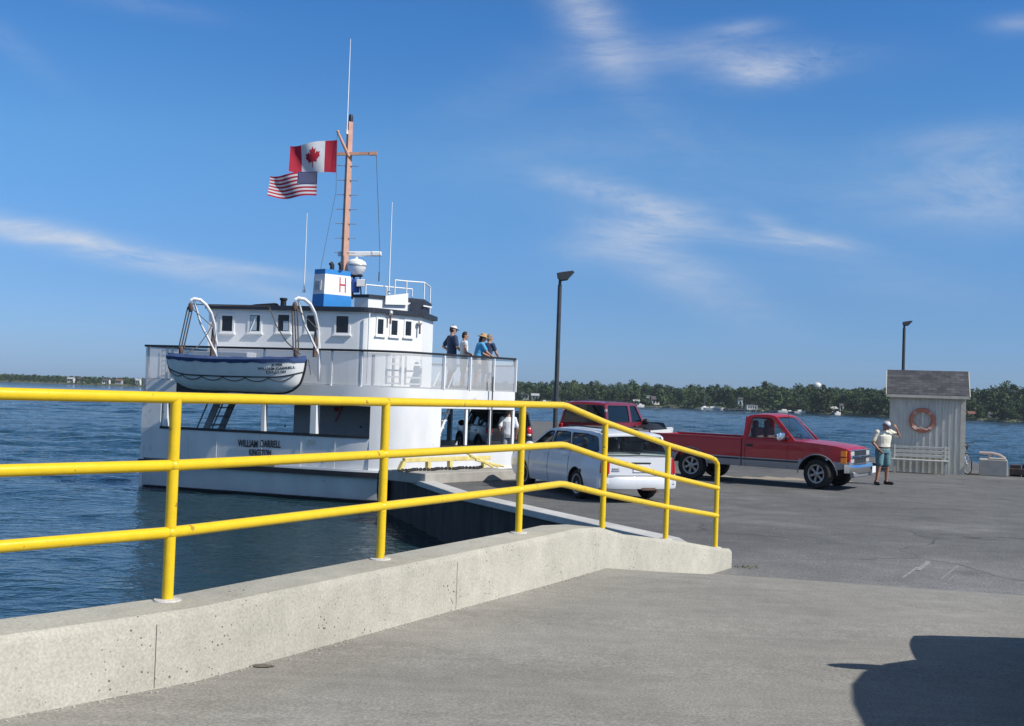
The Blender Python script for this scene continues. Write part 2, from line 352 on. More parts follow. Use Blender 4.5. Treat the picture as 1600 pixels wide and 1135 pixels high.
mrn = N('ShaderNodeMapRange'); mrn.inputs[1].default_value = 0.33; mrn.inputs[2].default_value = 0.68; mrn.inputs[3].default_value = 0.10; mrn.inputs[4].default_value = 1.05; L(nn, mrn.inputs[0])
cl = mth('MULTIPLY', tot, mrn.outputs[0])
base = mth('MULTIPLY', mth('MAXIMUM', mth('SUBTRACT', wnoise(1.6, (1, 2.5, 1), R(8), 6, 0.8), 0.55), 0.0), 0.25)   # thin veil everywhere
front = mth('MULTIPLY', mth('GREATER_THAN', sp.outputs[1], 0.03), mth('GREATER_THAN', sp.outputs[2], -0.01))
back_ = N('ShaderNodeMapRange'); back_.interpolation_type = 'SMOOTHSTEP'; back_.inputs[1].default_value = 0.05; back_.inputs[2].default_value = -0.5; back_.inputs[3].default_value = 0.0; back_.inputs[4].default_value = 0.13; L(sp.outputs[1], back_.inputs[0])   # unseen cloud veil added behind the viewer to whiten light on shaded faces
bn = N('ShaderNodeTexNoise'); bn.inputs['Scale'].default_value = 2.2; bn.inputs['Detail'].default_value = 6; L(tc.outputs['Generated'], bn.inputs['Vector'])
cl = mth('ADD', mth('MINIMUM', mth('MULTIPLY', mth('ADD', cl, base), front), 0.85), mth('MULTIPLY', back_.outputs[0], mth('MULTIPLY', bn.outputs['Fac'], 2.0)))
hs = N('ShaderNodeHueSaturation'); hs.inputs['Saturation'].default_value = 1.0; hs.inputs['Hue'].default_value = 0.5; hs.inputs['Value'].default_value = 1.0; L(sky.outputs[0], hs.inputs['Color'])
tr_ = N('ShaderNodeValToRGB'); els = tr_.color_ramp.elements; K = 1.4
for i_, (z_, c_) in enumerate(((0.0, (.46, .68, 1.27)), (0.09, (.50, .74, 1.13)), (0.21, (.60, .99, 1.29)), (0.33, (.44, .93, 1.37)), (0.55, (.66, .78, .82)), (1.0, (.62, .64, .62)))):
    e_ = els[i_] if i_ < 2 else els.new(z_); e_.position = z_; e_.color = (c_[0] / K, c_[1] / K, c_[2] / K, 1)
L(sp.outputs[2], tr_.inputs[0]); gr_ = N('ShaderNodeVectorMath'); gr_.operation = 'MULTIPLY'; L(hs.outputs[0], gr_.inputs[0]); gs_ = N('ShaderNodeVectorMath'); gs_.operation = 'SCALE'; gs_.inputs['Scale'].default_value = K; L(tr_.outputs[0], gs_.inputs[0]); L(gs_.outputs[0], gr_.inputs[1])
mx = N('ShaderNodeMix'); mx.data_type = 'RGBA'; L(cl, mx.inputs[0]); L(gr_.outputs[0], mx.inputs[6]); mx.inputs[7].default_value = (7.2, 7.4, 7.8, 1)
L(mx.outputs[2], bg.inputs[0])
sc.view_settings.view_transform = 'Standard'; sc.view_settings.look = 'None'; sc.view_settings.exposure = 0.0; sc.view_settings.gamma = 1
sc.cycles.max_bounces = 8; sc.cycles.transparent_max_bounces = 16; sc.cycles.caustics_reflective = False; sc.cycles.caustics_refractive = False

# ================================================================== water
wm = bpy.data.materials.new('lake water'); wm.use_nodes = True; wn = wm.node_tree; b = wn.nodes['Principled BSDF']
b.inputs['Base Color'].default_value = (0.012, 0.036, 0.045, 1); b.inputs['Roughness'].default_value = 0.07; b.inputs['IOR'].default_value = 1.333
tcw = wn.nodes.new('ShaderNodeTexCoord'); hsum = None
for (s3, scale, amp, rot) in [((1, 1.6, 1), 2.0, 0.13, 20), ((1, 1.4, 1), 6.0, 0.035, -15)]:
    mp = wn.nodes.new('ShaderNodeMapping'); mp.inputs['Scale'].default_value = s3; mp.inputs['Rotation'].default_value = (0, 0, R(rot)); wn.links.new(tcw.outputs['Object'], mp.inputs[0])
    n = wn.nodes.new('ShaderNodeTexNoise'); n.inputs['Scale'].default_value = scale; n.inputs['Detail'].default_value = 3; n.inputs['Distortion'].default_value = 0.4; wn.links.new(mp.outputs[0], n.inputs['Vector'])
    q = wn.nodes.new('ShaderNodeMath'); q.operation = 'MULTIPLY_ADD'; wn.links.new(n.outputs['Fac'], q.inputs[0]); q.inputs[1].default_value = amp
    if hsum is None: q.inputs[2].default_value = 0
    else: wn.links.new(hsum, q.inputs[2])
    hsum = q.outputs[0]
# calmer in the lee of the quay: wave height grows with distance
spw = wn.nodes.new('ShaderNodeSeparateXYZ'); wn.links.new(tcw.outputs['Object'], spw.inputs[0])
mrw = wn.nodes.new('ShaderNodeMapRange'); mrw.inputs[1].default_value = 8; mrw.inputs[2].default_value = 60; mrw.inputs[3].default_value = 0.30; mrw.inputs[4].default_value = 1.3
wn.links.new(spw.outputs[1], mrw.inputs[0])
bp = wn.nodes.new('ShaderNodeBump'); bp.inputs['Strength'].default_value = 1.0; wn.links.new(mrw.outputs[0], bp.inputs['Distance']); wn.links.new(hsum, bp.inputs['Height']); wn.links.new(bp.outputs[0], b.inputs['Normal'])
import numpy as np
rg_ = np.random.RandomState(3)
NR, NC = 1000, 380; RX = .80
yy = 5.5 * (420 / 5.5) ** (np.arange(NR) / (NR - 1)); rx = np.linspace(-RX, RX, NC)
X = rx[None, :] * yy[:, None]; Y = np.repeat(yy[:, None], NC, 1); Z = np.zeros_like(X)
for k in range(46):
    lam = 0.45 * (9.0 / .45) ** rg_.rand(); th = math.radians(-105) + rg_.randn() * .55; kk = 2 * math.pi / lam; ph = rg_.rand() * 6.283
    arg = kk * (X * math.cos(th) + Y * math.sin(th)) + ph
    arg = arg + .8 * np.sin(kk * .13 * (X * math.sin(th) - Y * math.cos(th)) + ph * 3)
    w = 0.0042 * lam ** .92
    res = np.clip(lam / (2.6 * Y * math.log(420 / 5.5) / NR) - .5, 0, 1)     # drop waves the mesh cannot carry
    Z += w * res * (1 - np.abs(np.sin(arg * .5))) * 2.2
patch = 1 + .35 * np.sin(X * .11 + 1.3 * np.sin(Y * .05)) * np.sin(Y * .07 + X * .03)
lee = np.clip((np.hypot(X * .7, Y) - 9) / 38, 0, 1) * np.where(X < -6, 1, np.clip((Y - 34) / 30, 0.0, 1) + .0) 
lee = np.maximum(lee, .10 + .25 * np.clip((-X - 2.5) / 4, 0, 1))
edge = np.clip((RX - np.abs(rx)) / .06, 0, 1)[None, :] * np.clip((420 - Y) / 60, 0, 1) * np.clip((Y - 5.5) / 1.0, 0, 1)
Z = WATER + (Z - Z.mean()) * patch * lee * edge * 1.05
me = bpy.data.meshes.new('water'); vco = np.stack([X, Y, Z], -1).reshape(-1, 3)
ext = np.array([(-4000, -300, WATER), (4000, -300, WATER), (4000, 5000, WATER), (-4000, 5000, WATER), (-RX * 5.5, 5.5, WATER), (RX * 5.5, 5.5, WATER), (RX * 420, 420, WATER), (-RX * 420, 420, WATER)])
ii = (np.arange(NR - 1)[:, None] * NC + np.arange(NC - 1)[None, :]).reshape(-1); quads = np.stack([ii, ii + 1, ii + NC + 1, ii + NC], -1)
o_ = NR * NC; eq = np.array([[o_, o_ + 1, o_ + 5, o_ + 4], [o_ + 1, o_ + 2, o_ + 6, o_ + 5], [o_ + 2, o_ + 3, o_ + 7, o_ + 6], [o_ + 3, o_, o_ + 4, o_ + 7]])
quads = np.vstack([quads, eq]); vco = np.vstack([vco, ext])
me.vertices.add(len(vco)); me.vertices.foreach_set('co', vco.reshape(-1)); me.loops.add(quads.size); me.loops.foreach_set('vertex_index', quads.reshape(-1).astype(np.int32))
me.polygons.add(len(quads)); me.polygons.foreach_set('loop_start', np.arange(0, quads.size, 4, dtype=np.int32)); me.polygons.foreach_set('loop_total', np.full(len(quads), 4, np.int32)); me.update(calc_edges=True); me.validate()
me.polygons.foreach_set('use_smooth', [True] * len(me.polygons)); me.materials.append(wm)
wo = bpy.data.objects.new('water', me); COL.objects.link(wo); struct(wo)

# ================================================================== car park, ramp
am = bpy.data.materials.new('old asphalt'); am.use_nodes = True; an = am.node_tree; b = an.nodes['Principled BSDF']; b.inputs['Roughness'].default_value = 0.88; b.inputs['Specular IOR Level'].default_value = 0.3
tca = an.nodes.new('ShaderNodeTexCoord')
def an_noise(scale, det, s3=(1, 1, 1), rot=0):
    mp = an.nodes.new('ShaderNodeMapping'); mp.inputs['Scale'].default_value = s3; mp.inputs['Rotation'].default_value = (0, 0, R(rot)); an.links.new(tca.outputs['Object'], mp.inputs[0])
    n = an.nodes.new('ShaderNodeTexNoise'); n.inputs['Scale'].default_value = scale; n.inputs['Detail'].default_value = det; an.links.new(mp.outputs[0], n.inputs['Vector']); return n.outputs['Fac']
def an_mr(x, a, c, d, e):
    r = an.nodes.new('ShaderNodeMapRange'); r.inputs[1].default_value = a; r.inputs[2].default_value = c; r.inputs[3].default_value = d; r.inputs[4].default_value = e; an.links.new(x, r.inputs[0]); return r.outputs[0]
def an_mul(x, y):
    q = an.nodes.new('ShaderNodeMath'); q.operation = 'MULTIPLY'; an.links.new(x, q.inputs[0]); an.links.new(y, q.inputs[1]); return q.outputs[0]
f = an_mul(an_mr(an_noise(0.22, 5), 0.3, 0.7, 0.80, 1.18), an_mr(an_noise(2.2, 7), 0.3, 0.7, 0.86, 1.14))
f = an_mul(f, an_mr(an_noise(34, 6), 0.3, 0.7, 0.60, 1.40))
f = an_mul(f, an_mr(an_noise(0.55, 9, (0.8, 1.3, 1), -14), 0.55, 0.74, 1.0, 1.40))      # pale worn patches
f = an_mul(f, an_mr(an_noise(9, 7), 0.56, 0.72, 1.0, 1.35))
f = an_mul(f, an_mr(an_noise(0.35, 4), 0.58, 0.68, 1.0, 0.80))
an_v = an.nodes.new('ShaderNodeTexVoronoi'); an_v.feature = 'DISTANCE_TO_EDGE'; an_v.inputs['Scale'].default_value = 0.30
wv_ = an.nodes.new('ShaderNodeVectorMath'); wv_.operation = 'ADD'; nzc = an.nodes.new('ShaderNodeTexNoise'); nzc.inputs['Scale'].default_value = 0.8; nzc.inputs['Detail'].default_value = 6; an.links.new(tca.outputs['Object'], nzc.inputs['Vector']); an.links.new(tca.outputs['Object'], wv_.inputs[0]); an.links.new(nzc.outputs['Color'], wv_.inputs[1]); an.links.new(wv_.outputs[0], an_v.inputs['Vector'])
crk = an_mr(an_v.outputs['Distance'], 0.004, 0.011, 0.62, 1.0); crm = an_mr(an_noise(0.25, 3), 0.46, 0.56, 0.0, 1.0)
q_ = an.nodes.new('ShaderNodeMix'); q_.data_type = 'FLOAT'; an.links.new(crm, q_.inputs[0]); q_.inputs[2].default_value = 1.0; an.links.new(crk, q_.inputs[3]); f = an_mul(f, q_.outputs[0])
oil = an.nodes.new('ShaderNodeTexVoronoi'); oil.inputs['Scale'].default_value = 0.45; an.links.new(tca.outputs['Object'], oil.inputs['Vector']); f = an_mul(f, an_mr(oil.outputs['Distance'], 0.05, 0.17, 0.78, 1.0))
spa = an.nodes.new('ShaderNodeSeparateXYZ'); an.links.new(tca.outputs['Object'], spa.inputs[0]); dq = an.nodes.new('ShaderNodeMath'); dq.operation = 'MULTIPLY_ADD'; an.links.new(spa.outputs[0], dq.inputs[0]); dq.inputs[1].default_value = .21; an.links.new(spa.outputs[1], dq.inputs[2])
dn = an.nodes.new('ShaderNodeMath'); dn.operation = 'MULTIPLY_ADD'; an.links.new(an_noise(1.1, 6), dn.inputs[0]); dn.inputs[1].default_value = 3.2; an.links.new(dq.outputs[0], dn.inputs[2]); f = an_mul(f, an_mr(dn.outputs[0], 14.7, 18.6, 1.50, 1.0))       # concrete dust carried off the ramp
cmx = an.nodes.new('ShaderNodeVectorMath'); cmx.operation = 'SCALE'; cmx.inputs[0].default_value = (0.138, 0.137, 0.133); an.links.new(f, cmx.inputs['Scale']); an.links.new(cmx.outputs[0], b.inputs['Base Color'])
bpa = an.nodes.new('ShaderNodeBump'); bpa.inputs['Strength'].default_value = 0.5; bpa.inputs['Distance'].default_value = 0.006; an.links.new(an_noise(90, 3), bpa.inputs['Height']); an.links.new(bpa.outputs[0], b.inputs['Normal'])

QUAY = [(2.35, 13.6), (2.2, 15.7), (0.4, 19.0), (-1.0, 21.6), (-3.02, 27.3)]           # inner slip edge, near to far
EDGE = QUAY + [(-1.9, 28.6), (0.75, 31.0), (0.78, 43), (1.15, 88), (3.9, 88), (6.6, 58), (9.4, 43), (12.3, 37.6), (13.4, 37.7), (13.6, 45), (18.5, 45), (18.7, 36.8), (22, 35.5), (60, 30), (60, 1.5), (24, 6.6), (4.6, 10.9), (2.3, 12.2)]
mb = MB(); mb.use(am); mb.poly([(p[0], p[1], 0.0) for p in EDGE]); 
o = struct(mb.build('car_park', None, smooth=False))
# quay walls hanging from the car park's edge down to below the water
mb = MB()
for i in range(len(EDGE) - 5):
    a, c = EDGE[i], EDGE[i + 1]
    n = max(1, int(math.hypot(c[0] - a[0], c[1] - a[1]) / 0.5)); d = Vector((c[0] - a[0], c[1] - a[1], 0)).normalized(); nrm = Vector((-d.y, d.x, 0))
    pts = []
    for k in range(n + 1):
        p = Vector((a[0] + (c[0] - a[0]) * k / n, a[1] + (c[1] - a[1]) * k / n, 0)) + nrm * (0.0 if k % 2 == 0 or k in (0, n) else -0.07)
        pts.append(p)
    for p, q in zip(pts, pts[1:]):
        mb.quad(p + Vector((0, 0, -0.004)), q + Vector((0, 0, -0.004)), q + Vector((0, 0, -3.2)), p + Vector((0, 0, -3.2)))
struct(mb.build('quay_wall', M['sheetpile'], smooth=False, recalc=False))
# coping along the slip
mb = MB()
def strip(pts, w0, w1, z0, z1):
    P = [Vector((p[0], p[1], 0)) for p in pts]; nr = []
    for i in range(len(P)):
        t = (P[min(i + 1, len(P) - 1)] - P[max(i - 1, 0)]).normalized(); nr.append(Vector((t.y, -t.x, 0)))
    rings = [[p + n * w0 + Vector((0, 0, z0)), p + n * w1 + Vector((0, 0, z0)), p + n * w1 + Vector((0, 0, z1)), p + n * w0 + Vector((0, 0, z1))] for p, n in zip(P, nr)]
    mb.loft(rings)
strip(QUAY, -0.06, 0.34, -0.05, 0.07)
tag(mb.build('quay_kerb', M['conc_white'], bevel=0.02, smooth=False), 'pale concrete kerb running along the slip edge of the quay', 'kerb')
# ramp: upper slab, then the short slope down to the asphalt
mb = MB(); mb.use(M['conc_ramp'])
def rz(y): return 0.52 if y < 4 else 0.52 - 0.07 * (y - 4) / 6.3
cr = [(-0.1, 10.55), (0.67, 10.42), (4.5, 9.62), (24, 5.6)]
nr_ = [(-8, -8), (-6, -8), (6, -8), (24, -8)]
rows = []
for t in [0, .3, .5, .62, .7, .78, .86, .93, 1.0]:
    rows.append([Vector((a[0] + (c[0] - a[0]) * t, a[1] + (c[1] - a[1]) * t, rz(a[1] + (c[1] - a[1]) * t) - (0.004 if t == 1 else 0))) for a, c in zip(nr_, cr)])
rows[-1] = [Vector((p.x, p.y, 0.44)) for p in rows[-1]]
foot = [(1.8, 13.55), (2.45, 13.35), (6.2, 12.5), (26, 8.4)]
rows.append([Vector((c[0] + (q[0] - c[0]) * .12, c[1] + (q[1] - c[1]) * .12, 0.37)) for c, q in zip(cr, foot)])
rows.append([Vector((c[0] + (q[0] - c[0]) * .85, c[1] + (q[1] - c[1]) * .85, 0.02)) for c, q in zip(cr, foot)])
rows.append([Vector((q[0], q[1], -0.03)) for q in foot])
rows.append([Vector((q[0] + .4, q[1] + .8, -0.3)) for q in foot])
mb.loft(rows, closed=False, cap=False)
struct(mb.build('ramp', None, angle=25))
# worn white line scratches and pale strip on the asphalt
mk = mat('worn white paint', (0.27, 0.27, 0.265), 0.9, var=0.5, vscale=16)
mb = MB()
for (a, c, w) in [((1410, 903), (1434, 886), .03), ((1434, 891), (1452, 877), .06), ((1470, 905), (1497, 884), .016), ((1480, 909), (1490, 900), .012)]:
    zq = 0.004 + .003 * w * 10; A, C = onz(a[0], a[1], zq), onz(c[0], c[1], zq); n = (C - A).normalized().cross(Vector((0, 0, 1))) * w
    mb.quad(A - n * .5, A + n * .5, C + n * 0.7, C - n * .6)
struct(mb.build('worn_paint_marks', mk, smooth=False))
mb = MB(); A, C = onz(1090, 744.5, 0.004), onz(1330, 752, 0.004)
pp = []
for k in range(25):
    t = k / 24; p = A.lerp(C, t); pp.append((p, 0.55 + 0.25 * math.sin(k * 1.7) + .2 * math.sin(k * .6)))
for (p, w), (q, w2) in zip(pp, pp[1:]): mb.quad(p + Vector((0, -.4, 0)), q + Vector((0, -.4, 0)), q + Vector((0, w2, 0)), p + Vector((0, w, 0)))
struct(mb.build('sandy_strip', concrete('sandy grit', (0.34, 0.30, 0.235), pits=False), smooth=False))
# grit and weeds by the end of the concrete wall
mb = MB()
for k in range(46):
    x, y = 3.0 + rnd.gauss(0, .10), 13.62 + rnd.gauss(0, .06); s = rnd.uniform(.005, .014); h = rnd.uniform(.01, .035); a = rnd.uniform(0, 6.3)
    mb.add([(x - s * math.cos(a), y - s * math.sin(a), 0.0), (x + s * math.cos(a), y + s * math.sin(a), 0.0), (x + rnd.uniform(-.03, .03), y + rnd.uniform(-.03, .03), h)], [(0, 1, 2)])
tag(mb.build('weeds', mat('dry weeds', (0.13, 0.13, 0.07), 0.9, var=.3), smooth=False, recalc=False), 'small dry weeds at the foot of the low concrete wall end', 'weeds', kind='stuff')

# ================================================================== low concrete wall with the yellow railing
def lineX(y):   # railing line in plan
    P = [(-1.0, -7.6), (1.0, -5.95), (3.0, -4.30), (4.3, -3.17), (5.19, -2.42), (5.9, -1.812), (7.6, -0.868), (9.33, 0.105), (11.0, 0.965), (12.4, 1.81), (13.5, 2.588), (13.85, 2.83)]
    for (y0, x0), (y1, x1) in zip(P, P[1:]):
        if y <= y1: return x0 + (x1 - x0) * (y - y0) / (y1 - y0)
    return P[-1][1]
def topZ(y):
    P = [(-1, .885), (9.9, .872), (10.4, .83), (11, .70), (12.4, .47), (13.5, .25), (13.85, .21)]
    for (y0, x0), (y1, x1) in zip(P, P[1:]):
        if y <= y1: return x0 + (x1 - x0) * (y - y0) / (y1 - y0)
    return P[-1][1]
ys = [0.5, 1.5, 2.5, 3.5, 4.3, 5.1, 5.9, 6.7, 7.6, 8.5, 9.33, 9.9, 10.4, 11, 11.7, 12.4, 13.0, 13.5, 13.64]
P = [Vector((lineX(y), y, 0)) for y in ys]; rings = []
for i, p in enumerate(P):
    t = (P[min(i + 1, len(P) - 1)] - P[max(i - 1, 0)]).normalized(); n = Vector((t.y, -t.x, 0)); z = topZ(p.y)
    fo_ = .29 - .14 * max(0, min(1, (p.y - 10.6) / 3.0)); prof = [(-.10, -2.6), (fo_, -2.6), (fo_, z - .045), (fo_ - .015, z - .018), (fo_ - .04, z), (-.085, z), (-.10, z - .02)]
    rings.append([p + n * a + Vector((0, 0, h)) for a, h in prof])
mb = MB(); mb.loft(rings)
pw = tag(mb.build('parapet_wall', M['conc_wall'], angle=30), 'low pale concrete wall along the ramp carrying the yellow railing', 'wall')
# joint lines cut into the face
mb = MB()
for y in (5.72, 8.08):
    p = Vector((lineX(y), y, 0)); t = (Vector((lineX(y + .1), y + .1, 0)) - p).normalized(); n = Vector((t.y, -t.x, 0)); z = topZ(y)
    mb.bar(p + n * .2905 + Vector((0, 0, z - .05)), p + n * .2905 + Vector((0, 0, rz(y) + .01)), .004, .003, up=t)
mb.build('expansion_joint', mat('dark joint', (0.2, 0.19, 0.17), 0.95), pw, smooth=False)
gr = thing('guard_rail', 'yellow three bar pipe railing stepping down along the concrete wall', 'railing', (lineX(5.9), 5.9, .88))
ryy = [0.6, 2, 3.5, 4.5, 5.19, 5.9, 6.75, 7.6, 8.5, 9.33, 9.85, 10.05, 10.15, 10.35, 11.0, 11.7, 12.4, 13.0, 13.32]
def railz(y, k):
    z0 = (1.97, 1.604, 1.243)[k]
    if y <= 10.1: return z0
    s = ((1.335 - 1.97), (0.985 - 1.604), (0.645 - 1.243))[k] / 3.4
    return z0 + s * (y - 10.1)
RR = 0.031
for k in range(3):
    pts = [Vector((lineX(y), y, railz(y, k))) for y in ryy]
    if k == 0: pts += [Vector((lineX(13.43), 13.43, railz(13.43, 0) - .012)), Vector((lineX(13.49), 13.49, railz(13.49, 0) - .05)), Vector((lineX(13.5), 13.5, railz(13.5, 0) - .12))]
    else: pts += [Vector((lineX(13.5), 13.5, railz(13.5, k)))]
    mb = MB(); mb.tube(pts, RR, 14); mb.build(['top_bar', 'middle_bar', 'bottom_bar'][k], M['yellow'], gr, world=True, angle=50)
for y in (2.2, 4.05, 5.9, 7.6, 9.33, 11.0, 12.4, 13.5):
    if y in (2.2, 4.05): continue
    x = lineX(y); zt = railz(y, 0); z0 = topZ(y)
    mb = MB(); mb.tube([(x, y, z0 - .03), (x, y, z0 + .3), (x, y, zt - (.1 if y > 13 else 0))], RR * .98, 14)
    for k in (1, 2): mb.ball((x, y, railz(y, k)), (RR * 1.28, RR * 1.28, RR * 1.15), 12, 8)       # weld bead
    po = mb.build('post', M['yellow'], gr, world=True, angle=50)
    mb = MB(); mb.lathe([(0.0, 0), (.075, 0), (.07, .008), (.036, .010)], 18, (x, y, z0 + .001)); mb.build('grout_ring', M['conc_white'], po, world=True)
# far away sandy ground debris by the wall foot
mb = MB()
for k in range(260):
    y = rnd.uniform(4.6, 10.2); p = Vector((lineX(y), y, 0)); t = (Vector((lineX(y + .1), y + .1, 0)) - p).normalized(); n = Vector((t.y, -t.x, 0))
    q = p + n * (.30 + abs(rnd.gauss(0, .03))); s = rnd.uniform(.003, .011)
    mb.ball(q + Vector((0, 0, rz(y) + s * .4)), (s, s * .8, s * .6), 5, 3)
tag(mb.build('gravel', M['conc_kerb'], smooth=False), 'fine loose grit lying along the foot of the low concrete wall', 'gravel', kind='stuff')
mb = MB(); p = onz(408, 1040, rz(5.9) + .004); mb.poly([p + Vector((rnd.uniform(.85, 1.1) * .075 * math.cos(a), rnd.uniform(.85, 1.1) * .035 * math.sin(a), 0)) for a in [k * .45 for k in range(14)]])
struct(mb.build('patch_stain', mat('brown stain', (0.13, 0.11, 0.09), 0.95, var=.3, vscale=30), smooth=False))
# ================================================================== ferry
Lf = Vector((-10.75, 31.8)); P1 = Vector((-4.7, 29.75)); CT = Vector((-3.29, 29.27)); P2 = Vector((-2.6, 29.9)); Cc = Vector((0.12, 32.4))
E1 = (P1 - Lf).normalized(); E2 = Vector((-E1.y, E1.x))          # along the shaded side, and inboard
fer = thing('ferry', 'small white car ferry moored at the quay with blue and white funnel and salmon mast', 'ferry', (-5.0, 34.5, WATER))
ARC = [P1 * (1 - t) ** 2 + CT * 2 * t * (1 - t) + P2 * t * t for t in [k / 12 for k in range(13)]]
NEAR = [Lf + (P1 - Lf) * k / 6 for k in range(6)] + ARC + [P2 + (Cc - P2) * k / 4 for k in range(1, 5)]
FAR = [Vector((0.12, 40.5)), Vector((-1.6, 42.2)), Lf + E2 * 9.2 + E1 * 0.6, Lf + E2 * 8.6]
LOOP = NEAR + FAR
def plan_at(px, py):           # where the sight line of a pixel column meets the near side
    for a, c in zip(NEAR, NEAR[1:]):
        va = atd(px, py, 30); k = va.x / va.y
        fa, fb = a.x - k * a.y, c.x - k * c.y
        if fa <= 0 <= fb: t = fa / (fa - fb); return a + (c - a) * t
    return NEAR[-1]
def path_between(p, q):        # slice of NEAR between two points on it
    def par(w):
        best = None; s = 0
        for a, c in zip(NEAR, NEAR[1:]):
            l = (c - a).length; t = max(0, min(1, (w - a).dot(c - a) / (l * l))); d = (a + (c - a) * t - w).length
            if best is None or d < best[0]: best = (d, s + t * l)
            s += l
        return best[1]
    s0, s1 = par(p), par(q); res = [p]; s = 0
    for a, c in zip(NEAR, NEAR[1:]):
        s += (c - a).length
        if s0 + .02 < s < s1 - .02: res.append(c)
    return res + [q]
def wall(mb, pts, z0, z1, t=0.10, out=0.0, fl=0.0):
    Q = []
    for i, p in enumerate(pts):
        d = (pts[min(i + 1, len(pts) - 1)] - pts[max(i - 1, 0)]).normalized(); Q.append((p, Vector((-d.y, d.x))))
    mb.loft([[Vector((*(p - n * (out - fl)), z0)), Vector((*(p + n * (t + fl)), z0)), Vector((*(p + n * t), z1)), Vector((*(p - n * out), z1))] for p, n in Q])
DECK = -0.15; B0, B1 = 1.60, 2.13; UD = 2.22; RT = 3.14
s1 = plan_at(578, 660); s2 = plan_at(689, 660); s0 = plan_at(251, 650)
mb = MB(); mb.use(M['white_hull'])
wall(mb, NEAR, -1.5, -0.20, fl=.40); wall(mb, path_between(NEAR[0], s1), -0.20, 0.72, fl=.07); wall(mb, path_between(s1, s2), -0.20, B0, fl=.0); wall(mb, path_between(s2, NEAR[-1]), -0.20, 0.53)
wall(mb, path_between(NEAR[0], s0), 0.72, B0); wall(mb, NEAR, B0, B1)
# far side and ends
FS = [NEAR[-1]] + FAR + [NEAR[0]]
wall(mb, FS[1:], -1.5, 0.22); wall(mb, FS[1:], B0, B1); wall(mb, FS[:2], -1.5, -0.15); wall(mb, FS[:2], B0, B1)
for px_ in (292, 338, 408.5, 470, 523):       # plate seams
    q_ = plan_at(px_, 700); mb.box((q_.x - E2.x * .0, q_.y, .27), (.022, .012, .86), math.atan2(E1.y, E1.x)); 
hull = mb.build('hull', None, fer, world=True, angle=40)
def pbox(mb, p, w, z0, z1, ang=0): mb.box((p.x, p.y, (z0 + z1) / 2), (w, w, z1 - z0), ang)
ang1 = math.atan2(E1.y, E1.x)
for px, w in ((258, .13), (410.5, .13), (490, .2)):
    p = plan_at(px, 655) + E2 * .07; mb = MB(); pbox(mb, p, w, 0.72, B0, ang1); mb.build('deck_pillar', M['white_hull'], fer, world=True, bevel=.015)
for px in (730, 768, 804.5):
    p = plan_at(px, 660); nn_ = (Cc - P2).normalized(); p = p + Vector((-nn_.y, nn_.x)) * .06; mb = MB(); pbox(mb, p, .075, 0.53, B0, .7); mb.build('deck_pillar', M['white'], fer, world=True)
FL = FAR[3] + (FAR[2] - FAR[3]) * .0
fa, fb = FAR[2], FAR[1]
for k in (0.0, .10, .2, .3, .4, .5, .62, .75, .88, 1.0):
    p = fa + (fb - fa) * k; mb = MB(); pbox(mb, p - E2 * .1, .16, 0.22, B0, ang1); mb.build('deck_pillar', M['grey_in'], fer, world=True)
# decks
mb = MB(); ins = [(p.x * .995 - .02, p.y + .02) for p in LOOP]
mb.prism([(p.x, p.y + .06) for p in LOOP], DECK - .1, DECK); mb.build('car_deck', M['deck'], fer, world=True, smooth=False)
def inset(loop, d):
    n = len(loop); r = []
    for i in range(n):
        t = (loop[(i + 1) % n] - loop[i - 1]).normalized(); r.append(loop[i] + Vector((-t.y, t.x)) * d)
    return r
IN = inset(LOOP, .102)
mb = MB(); mb.prism([tuple(p) for p in IN], 1.9, UD - .05); mb.build('upper_deck', M['deck'], fer, world=True, smooth=False)
# strake, boot topping, sill, rail top
mb = MB(); wall(mb, NEAR, -0.33, -0.19, t=0.0, out=.09); mb.build('rubbing_strake', M['black'], fer, world=True, angle=40)
mb = MB(); wall(mb, path_between(plan_at(430, 730), NEAR[-1]), -0.188, -0.125, t=0.0, out=.05); mb.build('strake_cap', M['white'], fer, world=True, angle=40)
mb = MB(); wall(mb, NEAR, -1.5, -0.95, t=.05, out=-.218, fl=.17); mb.build('boot_topping', M['black'], fer, world=True, angle=40)
mb = MB(); wall(mb, path_between(s0, s1), 0.72, 0.79, t=.12, out=.03); mb.build('sill', M['black'], fer, world=True, angle=40)
mb = MB(); wall(mb, path_between(s2, NEAR[-1]), 0.53, 0.56, t=.12, out=.02); mb.build('sill', M['black'], fer, world=True, angle=40)
RL = inset(LOOP, .04)
mb = MB(); wall(mb, RL + [RL[0]], RT - .06, RT, t=.05, out=.05); mb.build('top_rail', M['black'], fer, world=True, angle=40)
# stanchions and netting of the upper rail
def nearpt(px): p = plan_at(px, 575); return p
i0 = 0
stp = [229, 258, 266, 410, 516, 563, 692, 733, 770, 804.5]
for px in stp:
    p = nearpt(px); q = p + Vector((0.03, .05)); mb = MB(); pbox(mb, q, .05 if px < 600 else .065, B1, RT - .055, ang1); mb.build('stanchion', M['white'], fer, world=True)
for k in range(1, 6):
    p = FAR[1] + (FAR[2] - FAR[1]) * k / 6; mb = MB(); pbox(mb, p - E2 * .05, .05, B1, RT - .055, ang1); mb.build('stanchion', M['white'], fer, world=True)
NI = inset(LOOP, .05); nn_ = len(NEAR)
def net(pts, m):
    mb = MB()
    for a, c in zip(pts, pts[1:]): mb.quad(Vector((*a, B1)), Vector((*c, B1)), Vector((*c, RT - .07)), Vector((*a, RT - .07)))
    mb.build('railing_panel', m, fer, world=True, recalc=False)
net(NI[:14], M['netting_dense']); net(NI[13:nn_], M['netting']); net(NI[nn_ - 1:] + [NI[0]], M['netting'])
